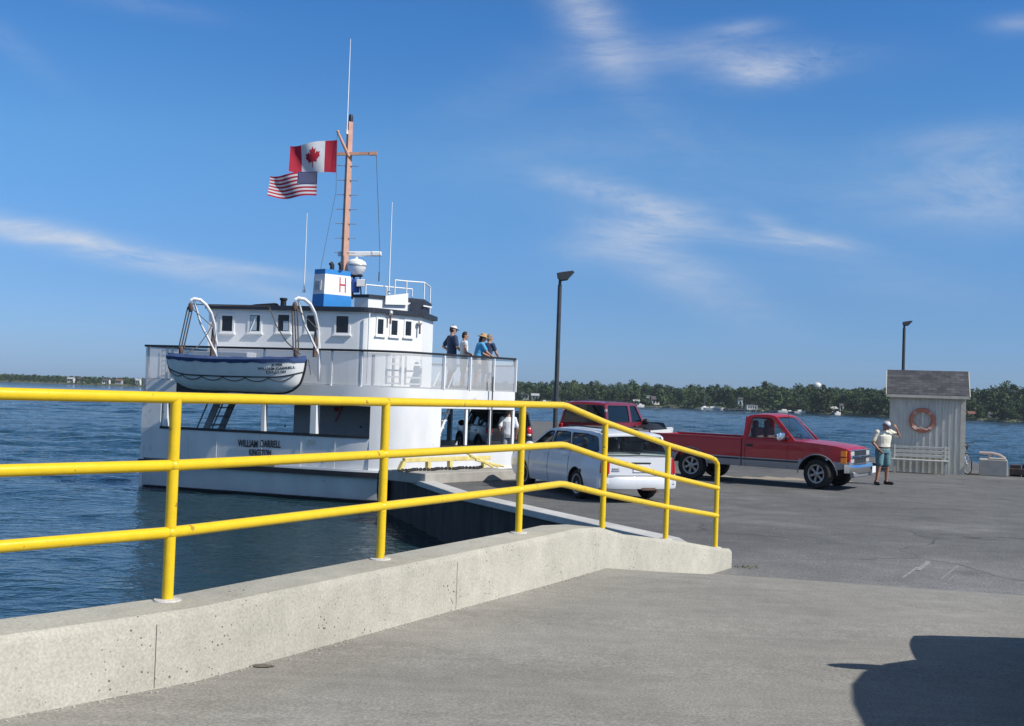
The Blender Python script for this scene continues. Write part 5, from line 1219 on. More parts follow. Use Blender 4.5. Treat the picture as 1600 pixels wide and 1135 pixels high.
def front_bits(root, hw, Lf_, hz, grm):
    mb = MB(); mb.box((Lf_ + .0, 0, hz - .34), (.06, hw(Lf_, .6) * 1.1, .16)); mb.build('grille', grm, root, bevel=.01)
    for s in (-1, 1): mb = MB(); mb.box((Lf_ - .02, s * (hw(Lf_, .7) - .2), hz - .34), (.08, .26, .15)); mb.build('headlight', M['lamp_clear'], root, bevel=.02)
    mb = MB(); mb.box((Lf_ + .02, 0, .47), (.16, hw(Lf_, .6) * 1.96, .22)); mb.build('front_bumper', M['plastic'], root, bevel=.04)
H = R(61); hv = Vector((math.cos(H), math.sin(H))); q = atd(911, 640, 37.5).xy + hv * 2.45
rs = thing('suv', 'maroon SUV with dark tinted rear glass standing beyond the white estate car', 'SUV', (q.x, q.y, 0), H)
S, hw_ = suv_spec(M['maroon'], 2.42, 2.35, 1.96, 1.92, 1.18, .37, 2.85, M['glass_dark'], M['glass_tint'], hoodz=1.16); w1_, w2_, w3_ = S['wins']; zz_ = [p[1] for p in w1_]; zb_, zt_ = min(zz_), max(zz_); S['wins'] = [rounded([(-.30, zb_), (.62, zb_), (.22, zt_), (-.30, zt_)], .05), rounded([(min(p[0] for p in w3_), zb_), (-.52, zb_), (-.52, zt_), (min(p[0] for p in w3_) + .12, zt_)], .06)]; S['seams'] = S['seams'][:1] + [(-.41, 1.16, 0)]; S['handles'] = [(-.25, 1.03)]; suv(rs, S); rear_bits(rs, hw_, 2.42, 1.18, M['chrome'], M['chrome'], (.75, 1.12)); front_bits(rs, hw_, 2.35, 1.16, M['plastic'])
mb = MB()
for s in (-1, 1): mb.tube([(-2.0, s * .62, 1.94), (-.2, s * .62, 1.95)], .018, 6)
for y in (-.35, -.12, .12, .35): mb.tube([(-2.05, y, 1.945), (-.3, y, 1.95)], .008, 4)
mb.build('roof_rack', M['plastic'], rs)
mb = MB()
for s in (-1, 1): mb.box((-2.33, s * (hw_(-2.35, 1.45) - .03), 1.62), (.07, .07, .09))
mb.build('high_marker_light', M['lamp_clear'], rs, bevel=.01)
H = R(107); hv = Vector((math.cos(H), math.sin(H))); q = atd(797, 650, 37.2).xy + hv * 2.1
gs = thing('suv', 'dark grey SUV with round red tail lights on the ferry deck behind the white posts', 'SUV', (q.x, q.y, DECK), H)
S, hw_ = suv_spec(M['slate'], 2.1, 2.1, 1.78, 1.69, 1.06, .35, 2.6, M['glass_tint'], M['glass_tint'], clad=M['cladding'], hoodz=1.02); suv(gs, S); rear_bits(gs, hw_, 2.1, 1.06, M['plastic'], M['cladding'], round_=True); front_bits(gs, hw_, 2.1, 1.02, M['plastic'])
mb = MB()
for a in (1.3, -1.3):
    for s in (-1, 1):
        pts = [Vector((a - .44 * math.cos(PI * k / 16), s * (hw_(a, .6) + .01), .35 + .44 * math.sin(PI * k / 16))) for k in range(17)]; mb.tube(pts, .035, 6)
mb.build('wheel_arch_trim', M['cladding'], gs)
vn = thing('parked_van', 'tall vehicle whose dark shadow with its wing mirror lies across the concrete ramp', 'van', (4.52, 4.85, .46), PI / 2)
S, hw_ = suv_spec(M['slate'], 2.5, 2.42, 1.92, 2.36, 1.10, .36, 2.9, M['glass_dark'], M['glass_dark'], hoodz=.99, rakes=(.2, 1.95), rbx=-.6); S['mir'] = (1.12, 1.30); S['ms'] = (.12, .40, .13); S['outer'] = [(-2.48, 1.07), (1.42, 1.06), (1.46, 1.10), (1.16, 1.42), (.80, 1.70), (.38, 1.93), (-.1, 2.10), (-.6, 2.22), (-1.1, 2.27), (-2.0, 2.27), (-2.3, 2.2), (-2.4, 2.0)]; S['roof'] = [(-2.4, 2.0), (-2.3, 2.2), (-2.0, 2.27), (-1.1, 2.27), (-.6, 2.22), (-.1, 2.10), (.38, 1.93), (.80, 1.70)]; S['ws'] = ((1.44, 1.10), (.80, 1.70)); S['rw'] = ((-2.49, 1.1), (-2.4, 2.0)); S['wins'] = [rounded([(-.3, 1.16), (1.0, 1.16), (.55, 1.66), (-.3, 1.9)], .06), rounded([(-2.2, 1.16), (-.42, 1.16), (-.42, 1.9), (-2.2, 1.9)], .06)]; suv(vn, S); rear_bits(vn, hw_, 2.5, 1.10, M['plastic'], M['plastic']); front_bits(vn, hw_, 2.42, 0.99, M['plastic'])
# plate bridging the ferry deck to the quay
mb = MB(); mb.prism([(.1, 33.6), (1.3, 33.6), (1.75, 41.6), (.1, 41.6)], -.16, -.02); mb.build('loading_ramp', M['deck'], fer, world=True, smooth=False)

# small motor boat on a trailer
q = atd(1022, 668, 40).xy; ta = R(55)
tr_ = thing('boat_trailer', 'small boat trailer under the white motor boat', 'trailer', (q.x, q.y + .3, 0), ta)
mb = MB(); mb.bar((-1.6, 0, .42), (2.6, 0, .42), .09, .09); mb.bar((-1.4, -.7, .42), (-1.4, .7, .42), .07, .07); mb.bar((.8, -.5, .45), (.8, .5, .45), .07, .07)
for s in (-1, 1): mb.bar((-1.6, s * .5, .5), (1.2, s * .4, .5), .07, .06)
mb.build('trailer_frame', M['galv'], tr_, smooth=False)
for s in (-1, 1): wheel(tr_, (-.5, s * .85, .28), .28, .16, .17, sgn=s, spokes=5); 
for s in (-1, 1): mb = MB(); mb.tube([(-.5 + .36 * math.cos(PI * k / 10), s * .85, .28 + .36 * math.sin(PI * k / 10)) for k in range(11)], .05, 5); mb.build('mudguard', M['plastic'], tr_)
mbt = thing('motor_boat', 'small white motor boat with black cover standing on its trailer near the red pickup', 'motor boat', (q.x, q.y + .3, .53), ta); mbt.scale = (.66, .66, .66)
mb = MB(); rings = []
for k in range(15):
    s = k / 14; x = -2.0 + 4.3 * s; hb = .85 * (1 - max(0, (s - .45) / .55) ** 2.2) + .02; kz = .0 + .42 * max(0, (s - .55) / .45) ** 2; sh = .62 + .12 * s
    rings.append([Vector((x, -hb, sh)), Vector((x, -hb * .92, kz + .28)), Vector((x, 0, kz)), Vector((x, hb * .92, kz + .28)), Vector((x, hb, sh)), Vector((x, 0, sh + .02))])
mb.loft(rings); mb.build('boat_hull', M['boat_white'], mbt, angle=30)
mb = MB(); rings = []
for k in range(9):
    s = .05 + .55 * k / 8; x = -2.0 + 4.3 * s; hb = .8 * (1 - max(0, (s - .45) / .55) ** 2.2); h = .12 + .2 * math.sin(PI * k / 8)
    rings.append([Vector((x, -hb, .66)), Vector((x, -hb * .5, .66 + h)), Vector((x, hb * .5, .66 + h)), Vector((x, hb, .66))])
mb.loft(rings); mb.build('boat_cover', M['black'], mbt)
mb = MB(); mb.add([(.55, -.6, .70), (.75, 0, .72), (.55, .6, .70), (.30, -.5, 1.02), (.45, 0, 1.05), (.30, .5, 1.02)], [(0, 1, 4, 3), (1, 2, 5, 4)]); mb.build('boat_windscreen', M['glass_dark'], mbt, recalc=False)
mb = MB(); mb.box((-2.15, 0, .62), (.3, .36, .5)); mb.box((-2.2, 0, .2), (.12, .12, .5)); mb.build('outboard_motor', M['plastic'], mbt, bevel=.04)
# ================================================================== people (local frame: facing +y, right hand at +x, feet at z = 0)
def V3(*a): return Vector(a)
def person(label, loc, rz, J, H=1.75, skin='skin', shirt='c_white', trousers='c_khaki', shorts=True, shoes='leather', hair=None, cap=None, sleeve=.62, hat=None, build=1.0, long_hair=False, belt=False, group=None):
    sc_ = H / 1.75
    D = dict(pel=V3(0, 0, .95), chest=V3(0, .0, 1.30), neck=V3(0, -.01, 1.475), head=V3(0, .025, 1.635), shL=V3(-.19, 0, 1.41), shR=V3(.19, 0, 1.41), elL=V3(-.25, -.03, 1.13), elR=V3(.25, -.03, 1.13), wrL=V3(-.25, .06, .89), wrR=V3(.25, .06, .89), hipL=V3(-.09, 0, .91), hipR=V3(.09, 0, .91), knL=V3(-.105, .02, .50), knR=V3(.105, .02, .50), anL=V3(-.11, -.03, .085), anR=V3(.11, -.03, .085), toL=V3(-.14, .14, .03), toR=V3(.14, .14, .03), look=V3(0, 1, 0))
    D.update(J)
    root = thing('person', label, 'person', loc, rz, group); root.scale = (sc_, sc_, sc_)
    side = (D['shR'] - D['shL']).normalized()
    def ring(c, sx, sy, ax, up, n=16):
        ax = ax.normalized(); fw = up.cross(ax).normalized(); return [c + ax * (sx * math.cos(2 * PI * k / n)) + fw * (sy * math.sin(2 * PI * k / n)) for k in range(n)]
    def torso(mb, g, z0=-.05, top=True):
        p, c, nk = D['pel'], D['chest'], D['neck']; up1 = (c - p).normalized(); up2 = (nk - c).normalized(); hx = (D['hipR'] - D['hipL'])
        b_ = build
        rs = [ring(p + up1 * z0, .155 * b_ + g, .105 * b_ + g, hx, up1), ring(p + up1 * .04, .160 * b_ + g, .115 * b_ + g, hx, up1), ring(p.lerp(c, .45), .148 * b_ + g, .112 * b_ + g, side, up1), ring(p.lerp(c, .8), .168 * b_ + g, .118 * b_ + g, side, up1), ring(c + up2 * .04, .178 * b_ + g, .115 * b_ + g, side, up2), ring(c + up2 * .10, .175 + g, .095 + g, side, up2), ring(c + up2 * .145, .12 + g, .075 + g, side, up2), ring(nk, .06 + g * .6, .058 + g * .6, side, up2)]
        mb.loft(rs)
    lk = D['look'].normalized(); hd = D['head']; hup = (hd - D['neck']).normalized(); hr = lk.cross(hup).normalized(); lk = hup.cross(hr).normalized()
    hm = Matrix((hr, lk, hup)).transposed()
    mb = MB(); torso(mb, 0)
    for s in 'LR':
        mb.capsule(D['hip' + s], D['kn' + s], .083 * build, .056, 12); mb.capsule(D['kn' + s], D['kn' + s].lerp(D['an' + s], .35) - V3(0, .012, 0), .054, .056, 12); mb.capsule(D['kn' + s].lerp(D['an' + s], .35) - V3(0, .012, 0), D['an' + s], .055, .036, 12)
        mb.capsule(D['an' + s] - V3(0, .02, .02), D['to' + s] + V3(0, 0, .01), .042, .032, 10)
        mb.capsule(D['sh' + s], D['el' + s], .052 * (build * .5 + .5), .040, 12); mb.capsule(D['el' + s], D['wr' + s], .041, .028, 12)
        mb.ball(D['sh' + s], .062)
        # hand: palm, four fingers, thumb
        a = (D['wr' + s] - D['el' + s]).normalized(); gd = D.get('grip' + s, V3(0, 1, 0)); gd = (gd - a * gd.dot(a)); gd = gd.normalized() if gd.length > .01 else a.orthogonal().normalized(); wv = a.cross(gd).normalized()
        pc = D['wr' + s] + a * .05; rm = Matrix((gd, wv, a)).transposed(); mb.ball(pc, (.02, .042, .055), 10, 8, rm)
        for k in range(4):
            b0 = D['wr' + s] + a * .09 + wv * (-.03 + .02 * k); ln = (.062, .072, .068, .054)[k]; m1 = b0 + a * ln * .55 + gd * .012; m2 = m1 + (a * .6 + gd * .8).normalized() * ln * .5
            mb.capsule(b0, m1, .0105, .0095, 6); mb.capsule(m1, m2, .0095, .008, 6)
        ts = -1 if s == 'L' else 1
        t0 = D['wr' + s] + a * .03 - wv * .032; mb.capsule(t0, t0 + (a * .6 - wv * .6 + gd * .5).normalized() * .045, .013, .011, 6); mb.capsule(t0 + (a * .6 - wv * .6 + gd * .5).normalized() * .045, t0 + (a * .6 - wv * .6 + gd * .5).normalized() * .045 + (a * .9 + gd * .4).normalized() * .03, .011, .009, 6)
    mb.capsule(D['neck'] - hup * .03, hd - hup * .06, .056, .054)
    mb.ball(hd + hup * .02, (.077, .096, .108), 16, 12, hm); mb.ball(hd - hup * .055 + lk * .025, (.058, .066, .062), 12, 10, hm)
    mb.capsule(hd + lk * .092 + hup * .0, hd + lk * .110 - hup * .032, .012, .016, 8); mb.capsule(hd + lk * .088 - hup * .066 - hr * .018, hd + lk * .088 - hup * .066 + hr * .018, .011, .011, 6)
    for s in (-1, 1): mb.ball(hd + hr * (s * .077) - lk * .008 - hup * .012, (.012, .02, .032), 8, 6, hm)
    body = mb.build('body', M[skin], root); remesh(body, .0095, 2)
    for s in (-1, 1): mb = MB(); mb.ball(hd + hr * (s * .031) + lk * .087 + hup * .008, (.013, .008, .009), 8, 6, hm); mb.build('eye', M['black'], root)
    # shirt
    mb = MB(); torso(mb, .017, -.06)
    for s in 'LR':
        mb.ball(D['sh' + s], .077); mb.capsule(D['sh' + s], D['sh' + s].lerp(D['el' + s], sleeve), .070, .068, 12)
    o = mb.build('shirt', M[shirt], root); remesh(o, .011, 3)
    mb = MB(); p, c = D['pel'], D['chest']; up1 = (c - p).normalized(); hx = (D['hipR'] - D['hipL'])
    mb.loft([ring(p + up1 * .05, .166 * build, .122 * build, hx, up1), ring(p - up1 * .02, .176 * build, .13 * build, hx, up1), ring(p - up1 * .10, .170 * build, .125 * build, hx, up1)])
    for s in 'LR':
        if shorts:
            e_ = D['hip' + s].lerp(D['kn' + s], .86); mb.capsule(D['hip' + s] - V3(0, 0, .03), e_, .102 * build, .092, 14)
        else: mb.capsule(D['hip' + s] - V3(0, 0, .03), D['kn' + s], .100 * build, .072, 14); mb.capsule(D['kn' + s], D['an' + s] + V3(0, 0, .02), .072, .060, 14)
    o = mb.build('shorts' if shorts else 'trousers', M[trousers], root); remesh(o, .011, 2)
    if belt: mb = MB(); mb.loft([ring(p + up1 * .045 + up1 * z, .174 * build, .130 * build, hx, up1, 24) for z in (-.018, .018)], cap=False); mb.build('belt', M['leather'], root)
    for s in 'LR':
        mb = MB(); mb.capsule(D['an' + s] - V3(0, .03, .035), D['to' + s] + V3(0, .01, .012), .05, .040, 12); mb.capsule(D['an' + s] - V3(0, .01, 0), D['an' + s] - V3(0, 0, .03), .047, .05, 10); o = mb.build('shoe', M[shoes], root); remesh(o, .010, 1)
    if hair:
        mb = MB(); mb.ball(hd + hup * .034 - lk * .014, (.084, .099, .103), 14, 10, hm)
        if long_hair: mb.ball(hd - hup * .06 - lk * .062, (.083, .055, .12), 12, 10, hm)
        else: mb.ball(hd - hup * .02 - lk * .045, (.078, .062, .075), 12, 10, hm)
        # keep the face clear
        o = mb.build('hair', M[hair], root); remesh(o, .010, 2)
    if cap:
        mb = MB(); n = 18
        mb.loft([[hd + hup * (.045 + .083 * math.sin(t)) - lk * .006 + hr * (.090 * math.cos(t) * math.cos(2 * PI * k / n)) + lk * (.108 * math.cos(t) * math.sin(2 * PI * k / n)) for k in range(n)] for t in [PI / 2 * i / 7 * .99 for i in range(8)]])
        mb.ball(hd + hup * .13 - lk * .006, (.012, .012, .008)); co = mb.build('cap', M[cap], root, angle=60)
        mb = MB(); rg = []
        for k in range(11):
            a = -1 + 2 * k / 10; b0 = hd + hup * .05 + hr * (a * .082) + lk * (.098 * math.sqrt(max(0, 1 - (a * .9) ** 2))); ext = .075 * math.sqrt(max(0, 1 - a * a)) + .003; rg.append([b0, b0 + lk * ext - hup * (.022), b0 + lk * ext - hup * (.030), b0 - hup * .008])
        mb.loft(rg); mb.build('visor', M['c_navy' if cap == 'c_white' else cap], co)
    if hat:
        mb = MB(); n = 22
        prof = [(.155, .035), (.165, .030), (.13, .052), (.095, .060), (.088, .10), (.080, .14), (.05, .158), (.005, .16)]
        mb.loft([[hd + hup * h + hr * (r * math.cos(2 * PI * k / n)) + lk * (r * 1.12 * math.sin(2 * PI * k / n)) for k in range(n)] for r, h in prof]); mb.build('hat', M[hat], root, angle=60)
    return root
# man by the pickup: head bowed, right arm raised to the peak of his cap
mp_ = onz(1378, 757.5)
person('man in cream shirt and green shorts holding the peak of his white cap', (mp_.x, mp_.y, 0), R(180 + 24),
    dict(chest=V3(0, .015, 1.29), neck=V3(0, .05, 1.455), head=V3(0, .115, 1.585), look=V3(.05, .8, -.62), elL=V3(-.43, .14, 1.30), wrL=V3(-.20, .27, 1.50), gripL=V3(.6, -.3, .4), shL=V3(-.20, .05, 1.405), shR=V3(.20, .0, 1.39), elR=V3(.30, -.06, 1.12), wrR=V3(.22, .08, .94), gripR=V3(-1, 0, 0), hipL=V3(-.10, 0, .91), hipR=V3(.10, 0, .91), knL=V3(-.14, .03, .50), knR=V3(.16, .06, .50), anL=V3(-.17, -.03, .085), anR=V3(.22, .03, .085), toL=V3(-.24, .12, .03), toR=V3(.30, .20, .03)),
    H=1.75, skin='skin_tan', shirt='c_cream', trousers='c_denim', cap='c_white', hair='hair_grey', sleeve=.78, build=1.24, belt=True)
# man in white shirt seen from behind on the ferry's car deck
mq = atd(793, 690, 33.3)
person('man in white short sleeved shirt seen from behind at the ferry car deck', (mq.x, mq.y, DECK), R(12), dict(elL=V3(-.27, -.06, 1.14), wrL=V3(-.24, .10, .92), elR=V3(.28, -.04, 1.14), wrR=V3(.27, .08, .90)), H=1.80, skin='skin', shirt='c_white', trousers='c_grey', shorts=False, hair='hair_grey', sleeve=.75, build=1.12)
# passengers on the upper deck
g_ = 'passengers at the upper deck railing'
def ud(px, d): v = atd(px, 600, d); return (v.x, v.y, UD - .05)
person('man in navy t-shirt and white cap, hand on hip, on the upper deck', ud(704, 32.75), R(-62 + 0), dict(elL=V3(-.36, -.10, 1.17), wrL=V3(-.20, .06, 1.02), gripL=V3(1, 0, 0), elR=V3(.26, .04, 1.14), wrR=V3(.18, .22, 1.02), look=V3(.1, 1, -.1)), H=1.90, skin='skin', shirt='c_navy', trousers='c_white', cap='c_white', hair='hair_dark', sleeve=.7, group=g_)
person('dark haired woman in sleeveless white top standing beside the man in navy', ud(723, 32.5), R(-75), dict(elR=V3(.24, -.02, 1.13), wrR=V3(.16, .20, 1.06), elL=V3(-.24, .0, 1.14), wrL=V3(-.14, .22, 1.08), look=V3(.2, 1, -.05)), H=1.70, skin='skin', shirt='c_white', trousers='c_khaki', hair='hair_dark', sleeve=.15, build=.94, group=g_)
person('woman in sky blue t-shirt and tan sun hat leaning on the railing', ud(744, 32.0), R(-70), dict(chest=V3(0, .08, 1.27), neck=V3(0, .13, 1.43), head=V3(0, .17, 1.58), shL=V3(-.18, .10, 1.37), shR=V3(.18, .10, 1.37), elR=V3(.22, .25, 1.13), wrR=V3(.10, .46, 1.03), elL=V3(-.22, .24, 1.12), wrL=V3(-.12, .44, 1.03), look=V3(0, 1, -.12)), H=1.68, skin='skin', shirt='c_sky', trousers='c_khaki', hair='hair_dark', long_hair=True, hat='straw', sleeve=.6, build=.98, group=g_)
person('person in navy top with brown hair beside the woman in the sun hat', ud(758.5, 32.55), R(-40), dict(chest=V3(0, .06, 1.27), neck=V3(0, .10, 1.44), head=V3(0, .13, 1.59), shL=V3(-.18, .08, 1.38), shR=V3(.18, .08, 1.38), elR=V3(.23, .20, 1.13), wrR=V3(.14, .40, 1.03), elL=V3(-.23, .2, 1.13), wrL=V3(-.12, .40, 1.03), look=V3(.2, 1, 0)), H=1.70, skin='skin', shirt='c_navy', trousers='c_grey', hair='hair_grey', sleeve=.5, group=g_)

# ================================================================== shed with bench, lifebuoy and bicycle
SA = math.atan2(-.33, .944)
shA = onz(1389, 736); nS = Vector((math.cos(SA), math.sin(SA))); mS = Vector((-nS.y, nS.x))
W_ = 2.24; DP = 1.6; HW = 2.60; RH = .64
shed = thing('shed', 'small weathered board shed with shingled gable roof at the water edge', 'shed', (shA.x, shA.y, 0), SA)
mb = MB(); mb.extr([(0, 0, 0), (W_, 0, 0), (W_, DP, 0), (0, DP, 0)], (0, 0, HW))
for x in (0, W_): mb.add([(x, 0, HW), (x, DP, HW), (x, DP / 2, HW + RH)], [(0, 1, 2)])
sw_ = mb.build('wall', M['shed_wood'], shed, smooth=False)
mb = MB()
for k in range(12):
    x = .06 + k * (W_ - .12) / 11; mb.box((x, -.0115, HW / 2 - .02), (.045, .022, HW - .04))
for k in range(8): y = .1 + k * (DP - .2) / 7; mb.box((W_ + .0115, y, HW / 2), (.022, .045, HW - .02)); mb.box((-.0115, y, HW / 2), (.022, .045, HW - .02))
mb.build('batten', M['shed_wood'], shed, smooth=False)
mb = MB(); mb.box((W_ - .04, -.014, HW / 2), (.15, .028, HW - .002)); mb.box((W_ + .014, .05, HW / 2), (.028, .15, HW - .004)); mb.build('corner_board', M['shed_trim'], shed, smooth=False); mb = MB(); mb.box((.04, -.014, HW / 2), (.13, .026, HW - .002)); mb.build('corner_board', M['shed_trim'], shed, smooth=False)
shm = bpy.data.materials.new('asphalt shingles'); shm.use_nodes = True; t_ = shm.node_tree; b = t_.nodes['Principled BSDF']; b.inputs['Roughness'].default_value = .9
tcs = t_.nodes.new('ShaderNodeTexCoord'); br = t_.nodes.new('ShaderNodeTexBrick'); br.inputs['Scale'].default_value = 1; br.inputs['Brick Width'].default_value = .28; br.inputs['Row Height'].default_value = .13; br.inputs['Mortar Size'].default_value = .006
br.inputs['Color1'].default_value = (.052, .054, .062, 1); br.inputs['Color2'].default_value = (.095, .098, .108, 1); br.inputs['Mortar'].default_value = (.04, .04, .04, 1)
mp = t_.nodes.new('ShaderNodeMapping'); mp.inputs['Rotation'].default_value = (R(-90) * 0, 0, 0); t_.links.new(tcs.outputs['UV'], mp.inputs[0]); t_.links.new(mp.outputs[0], br.inputs['Vector'])
nz = t_.nodes.new('ShaderNodeTexNoise'); nz.inputs['Scale'].default_value = 3; t_.links.new(tcs.outputs['Object'], nz.inputs['Vector']); mr_ = t_.nodes.new('ShaderNodeMapRange'); mr_.inputs[1].default_value = .3; mr_.inputs[2].default_value = .7; mr_.inputs[3].default_value = .75; mr_.inputs[4].default_value = 1.3; t_.links.new(nz.outputs['Fac'], mr_.inputs[0])
xx = t_.nodes.new('ShaderNodeVectorMath'); xx.operation = 'SCALE'; t_.links.new(br.outputs['Color'], xx.inputs[0]); t_.links.new(mr_.outputs[0], xx.inputs['Scale']); t_.links.new(xx.outputs[0], b.inputs['Base Color'])
bpn = t_.nodes.new('ShaderNodeBump'); bpn.inputs['Strength'].default_value = .6; bpn.inputs['Distance'].default_value = .02; t_.links.new(br.outputs['Fac'], bpn.inputs['Height']); bpn.invert = True; t_.links.new(bpn.outputs[0], b.inputs['Normal'])
OV, OX = .21, .13; sl_ = RH / (DP / 2)
mb = MB()
for sg in (-1, 1):
    y0 = DP / 2 + sg * (DP / 2 + OV); z0 = HW - OV * sl_ + .04; z1 = HW + RH + .04
    a = [(-OX, y0, z0), (W_ + OX, y0, z0), (W_ + OX, DP / 2, z1), (-OX, DP / 2, z1)]
    mb.extr(a, (0, sg * -.02 * 0, .045))
rfo = mb.build('roof', shm, shed, smooth=False)
uv_ = rfo.data.uv_layers.new(name='UVMap')
for lp in rfo.data.loops:
    co = rfo.data.vertices[lp.vertex_index].co; uv_.data[lp.index].uv = (co.x, abs(co.y - DP / 2) * math.hypot(1, sl_))
mb = MB()
for x in (-OX - .012, W_ + OX + .012):
    for sg in (-1, 1): mb.bar((x, DP / 2 + sg * (DP / 2 + OV), HW - OV * sl_ + .01), (x, DP / 2, HW + RH + .01), .022, .12)
mb.bar((-OX, -OV - .012, HW - OV * sl_ + .02), (W_ + OX, -OV - .012, HW - OV * sl_ + .02), .024, .09); mb.build('barge_board', M['shed_trim'], shed, smooth=False)
shm_w = Matrix.Translation(shed.location) @ Matrix.Rotation(SA, 4, 'Z')
def on_shed(x, y, z): return shm_w @ Vector((x, y, z))
# lifebuoy hanging on the wall
q = onplane(1441, 657, on_shed(0, 0, 0), on_shed(1, 0, 0)); lx = (shm_w.inverted() @ q)
lbu = thing('lifebuoy', 'faded orange lifebuoy ring hanging on the shed wall', 'lifebuoy', tuple(on_shed(lx.x, -.075, lx.z)), SA)
rm = Matrix.Rotation(PI / 2, 3, 'X'); mb = MB()
n1, n2 = 36, 12
vs = []; fs = []
for i in range(n1):
    for j in range(n2):
        a, c = 2 * PI * i / n1, 2 * PI * j / n2; rr_ = .335 + .068 * math.cos(c); vs.append((rr_ * math.cos(a), .045 * math.sin(c), rr_ * math.sin(a))); fs.append((i * n2 + j, ((i + 1) % n1) * n2 + j, ((i + 1) % n1) * n2 + (j + 1) % n2, i * n2 + (j + 1) % n2))
mb.add(vs, fs); mb.build('ring', M['buoy'], lbu)
for k in range(4):
    a0 = PI / 4 + k * PI / 2; mb = MB(); vs = []; fs = []
    for i in range(5):
        for j in range(n2):
            a, c = a0 - .13 + .26 * i / 4, 2 * PI * j / n2; rr_ = .335 + .073 * math.cos(c); vs.append((rr_ * math.cos(a), .05 * math.sin(c), rr_ * math.sin(a)))
            if i < 4: fs.append((i * n2 + j, (i + 1) * n2 + j, (i + 1) * n2 + (j + 1) % n2, i * n2 + (j + 1) % n2))
    mb.add(vs, fs); mb.build('band', mat('pale lifebuoy band', (.66, .36, .28), .6) if k == 0 else bpy.data.materials['pale lifebuoy band'], lbu)
mb = MB(); mb.tube([(-.02, .02, .40), (.0, -.0, .2), (-.01, .01, .0), (.01, .0, -.12), (-.03, .0, -.2)], .014, 6); mb.tube([(.03, .02, .38), (.02, 0, .1), (.03, 0, -.1)], .012, 6); mb.ball((0, .01, .02), (.045, .03, .06)); mb.tube([(-.30, -.045, -.20), (-.2, -.05, -.30), (-.05, -.05, -.22), (.12, -.05, -.30), (.27, -.045, -.22)], .012, 6); mb.build('grab_rope', M['cream_line'], lbu)
# bench
bA = shm_w.inverted() @ onplane(1392, 735, on_shed(0, -.45, 0), on_shed(1, -.45, 0)); bB = shm_w.inverted() @ onplane(1482, 738, on_shed(0, -.45, 0), on_shed(1, -.45, 0)); bl = bB.x - bA.x
bn = thing('park_bench', 'grey slatted wooden bench standing against the shed wall under the lifebuoy', 'bench', tuple(on_shed(bA.x, -.42, 0)), SA)
for z, h in ((.55, .09), (.68, .09), (.81, .08)): mb = MB(); mb.box((bl / 2, .12 + (z - .5) * .18, z), (bl, .03, h)); mb.build('back_slat', M['bench_wood'], bn, bevel=.006)
for y in (-.28, -.17, -.06, .05): mb = MB(); mb.box((bl / 2, y, .42), (bl, .095, .035)); mb.build('seat_slat', M['bench_wood'], bn, bevel=.006)
for x in (.10, bl - .10):
    for y in (-.26, .10): mb = MB(); mb.box((x, y, .20), (.075, .075, .40)); mb.build('leg', M['bench_wood'], bn, bevel=.006)
    mb = MB(); mb.bar((x, .10, .40), (x, .20, .88), .07, .05, up=(1, 0, 0)); mb.build('back_post', M['bench_wood'], bn); mb = MB(); mb.box((x, -.08, .385), (.06, .42, .04)); mb.build('seat_rail', M['bench_wood'], bn)
# bicycle leaning on the shed's right corner
bq = onz(1518, 742.5); bk = thing('bicycle', 'bicycle with black saddle bag leaning by the right corner of the shed', 'bicycle', (bq.x - .05, bq.y + .15, 0), R(-72)); bk.rotation_euler = (R(5), 0, R(-104))
def bwheel(x, st=0.0):
    fr = Matrix.Rotation(st, 3, 'Z'); c = Vector((x, 0, .34)); mb = MB()
    mb.tube([c + fr @ Vector((.33 * math.cos(2 * PI * k / 28), 0, .33 * math.sin(2 * PI * k / 28))) for k in range(28)], .018, 7, closed=True); w_ = mb.build('wheel', M['tyre'], bk)
    mb = MB(); mb.tube([c + fr @ Vector((.305 * math.cos(2 * PI * k / 28), 0, .305 * math.sin(2 * PI * k / 28))) for k in range(28)], .013, 6, closed=True); mb.build('rim', M['chrome'], w_)
    mb = MB()
    for k in range(16): a = 2 * PI * k / 16; mb.tube([c + fr @ Vector((0, .02 * (-1) ** k, 0)), c + fr @ Vector((.305 * math.cos(a), 0, .305 * math.sin(a)))], .0025, 3)
    mb.ball(c, .03); mb.build('spokes', M['galv'], w_)
bwheel(0, .25); bwheel(-1.02)
mb = MB(); T = lambda *p: mb.tube([Vector(q) for q in p], .017, 7)
T((-.17, 0, .86), (-.12, 0, .70)); T((-.12, 0, .72), (-.60, 0, .30)); T((-.15, 0, .80), (-.72, 0, .80)); T((-.60, 0, .30), (-.75, 0, .88)); T((-.60, .03, .30), (-1.02, .05, .34)); T((-.72, .03, .78), (-1.02, .05, .34)); T((-.60, -.03, .30), (-1.02, -.05, .34)); T((-.72, -.03, .78), (-1.02, -.05, .34)); mb.build('frame', mat('bike frame paint', (.25, .27, .3), .35, .3), bk)
mb = MB(); mb.tube([(-.12, .04, .70), (-.02, .055, .45), (0, .05, .34)], .012, 6); mb.tube([(-.12, -.04, .70), (-.02, -.055, .45), (0, -.05, .34)], .012, 6); mb.build('fork', M['chrome'], bk)
mb = MB(); mb.tube([(-.17, 0, .86), (-.19, 0, .98)], .014, 6); mb.tube([(-.30, .30, 1.0), (-.18, .22, 1.02), (-.14, 0, 1.0), (-.18, -.22, 1.02), (-.30, -.30, 1.0)], .014, 6); mb.build('handlebar', M['plastic'], bk)
mb = MB(); mb.loft([[Vector((x, y * w, .92 + zz)) for y, zz in ((-1, 0), (0, .03), (1, 0), (0, -.05))] for x, w in ((-.60, .03), (-.75, .07), (-.88, .09))]); mb.build('saddle', M['leather'], bk)
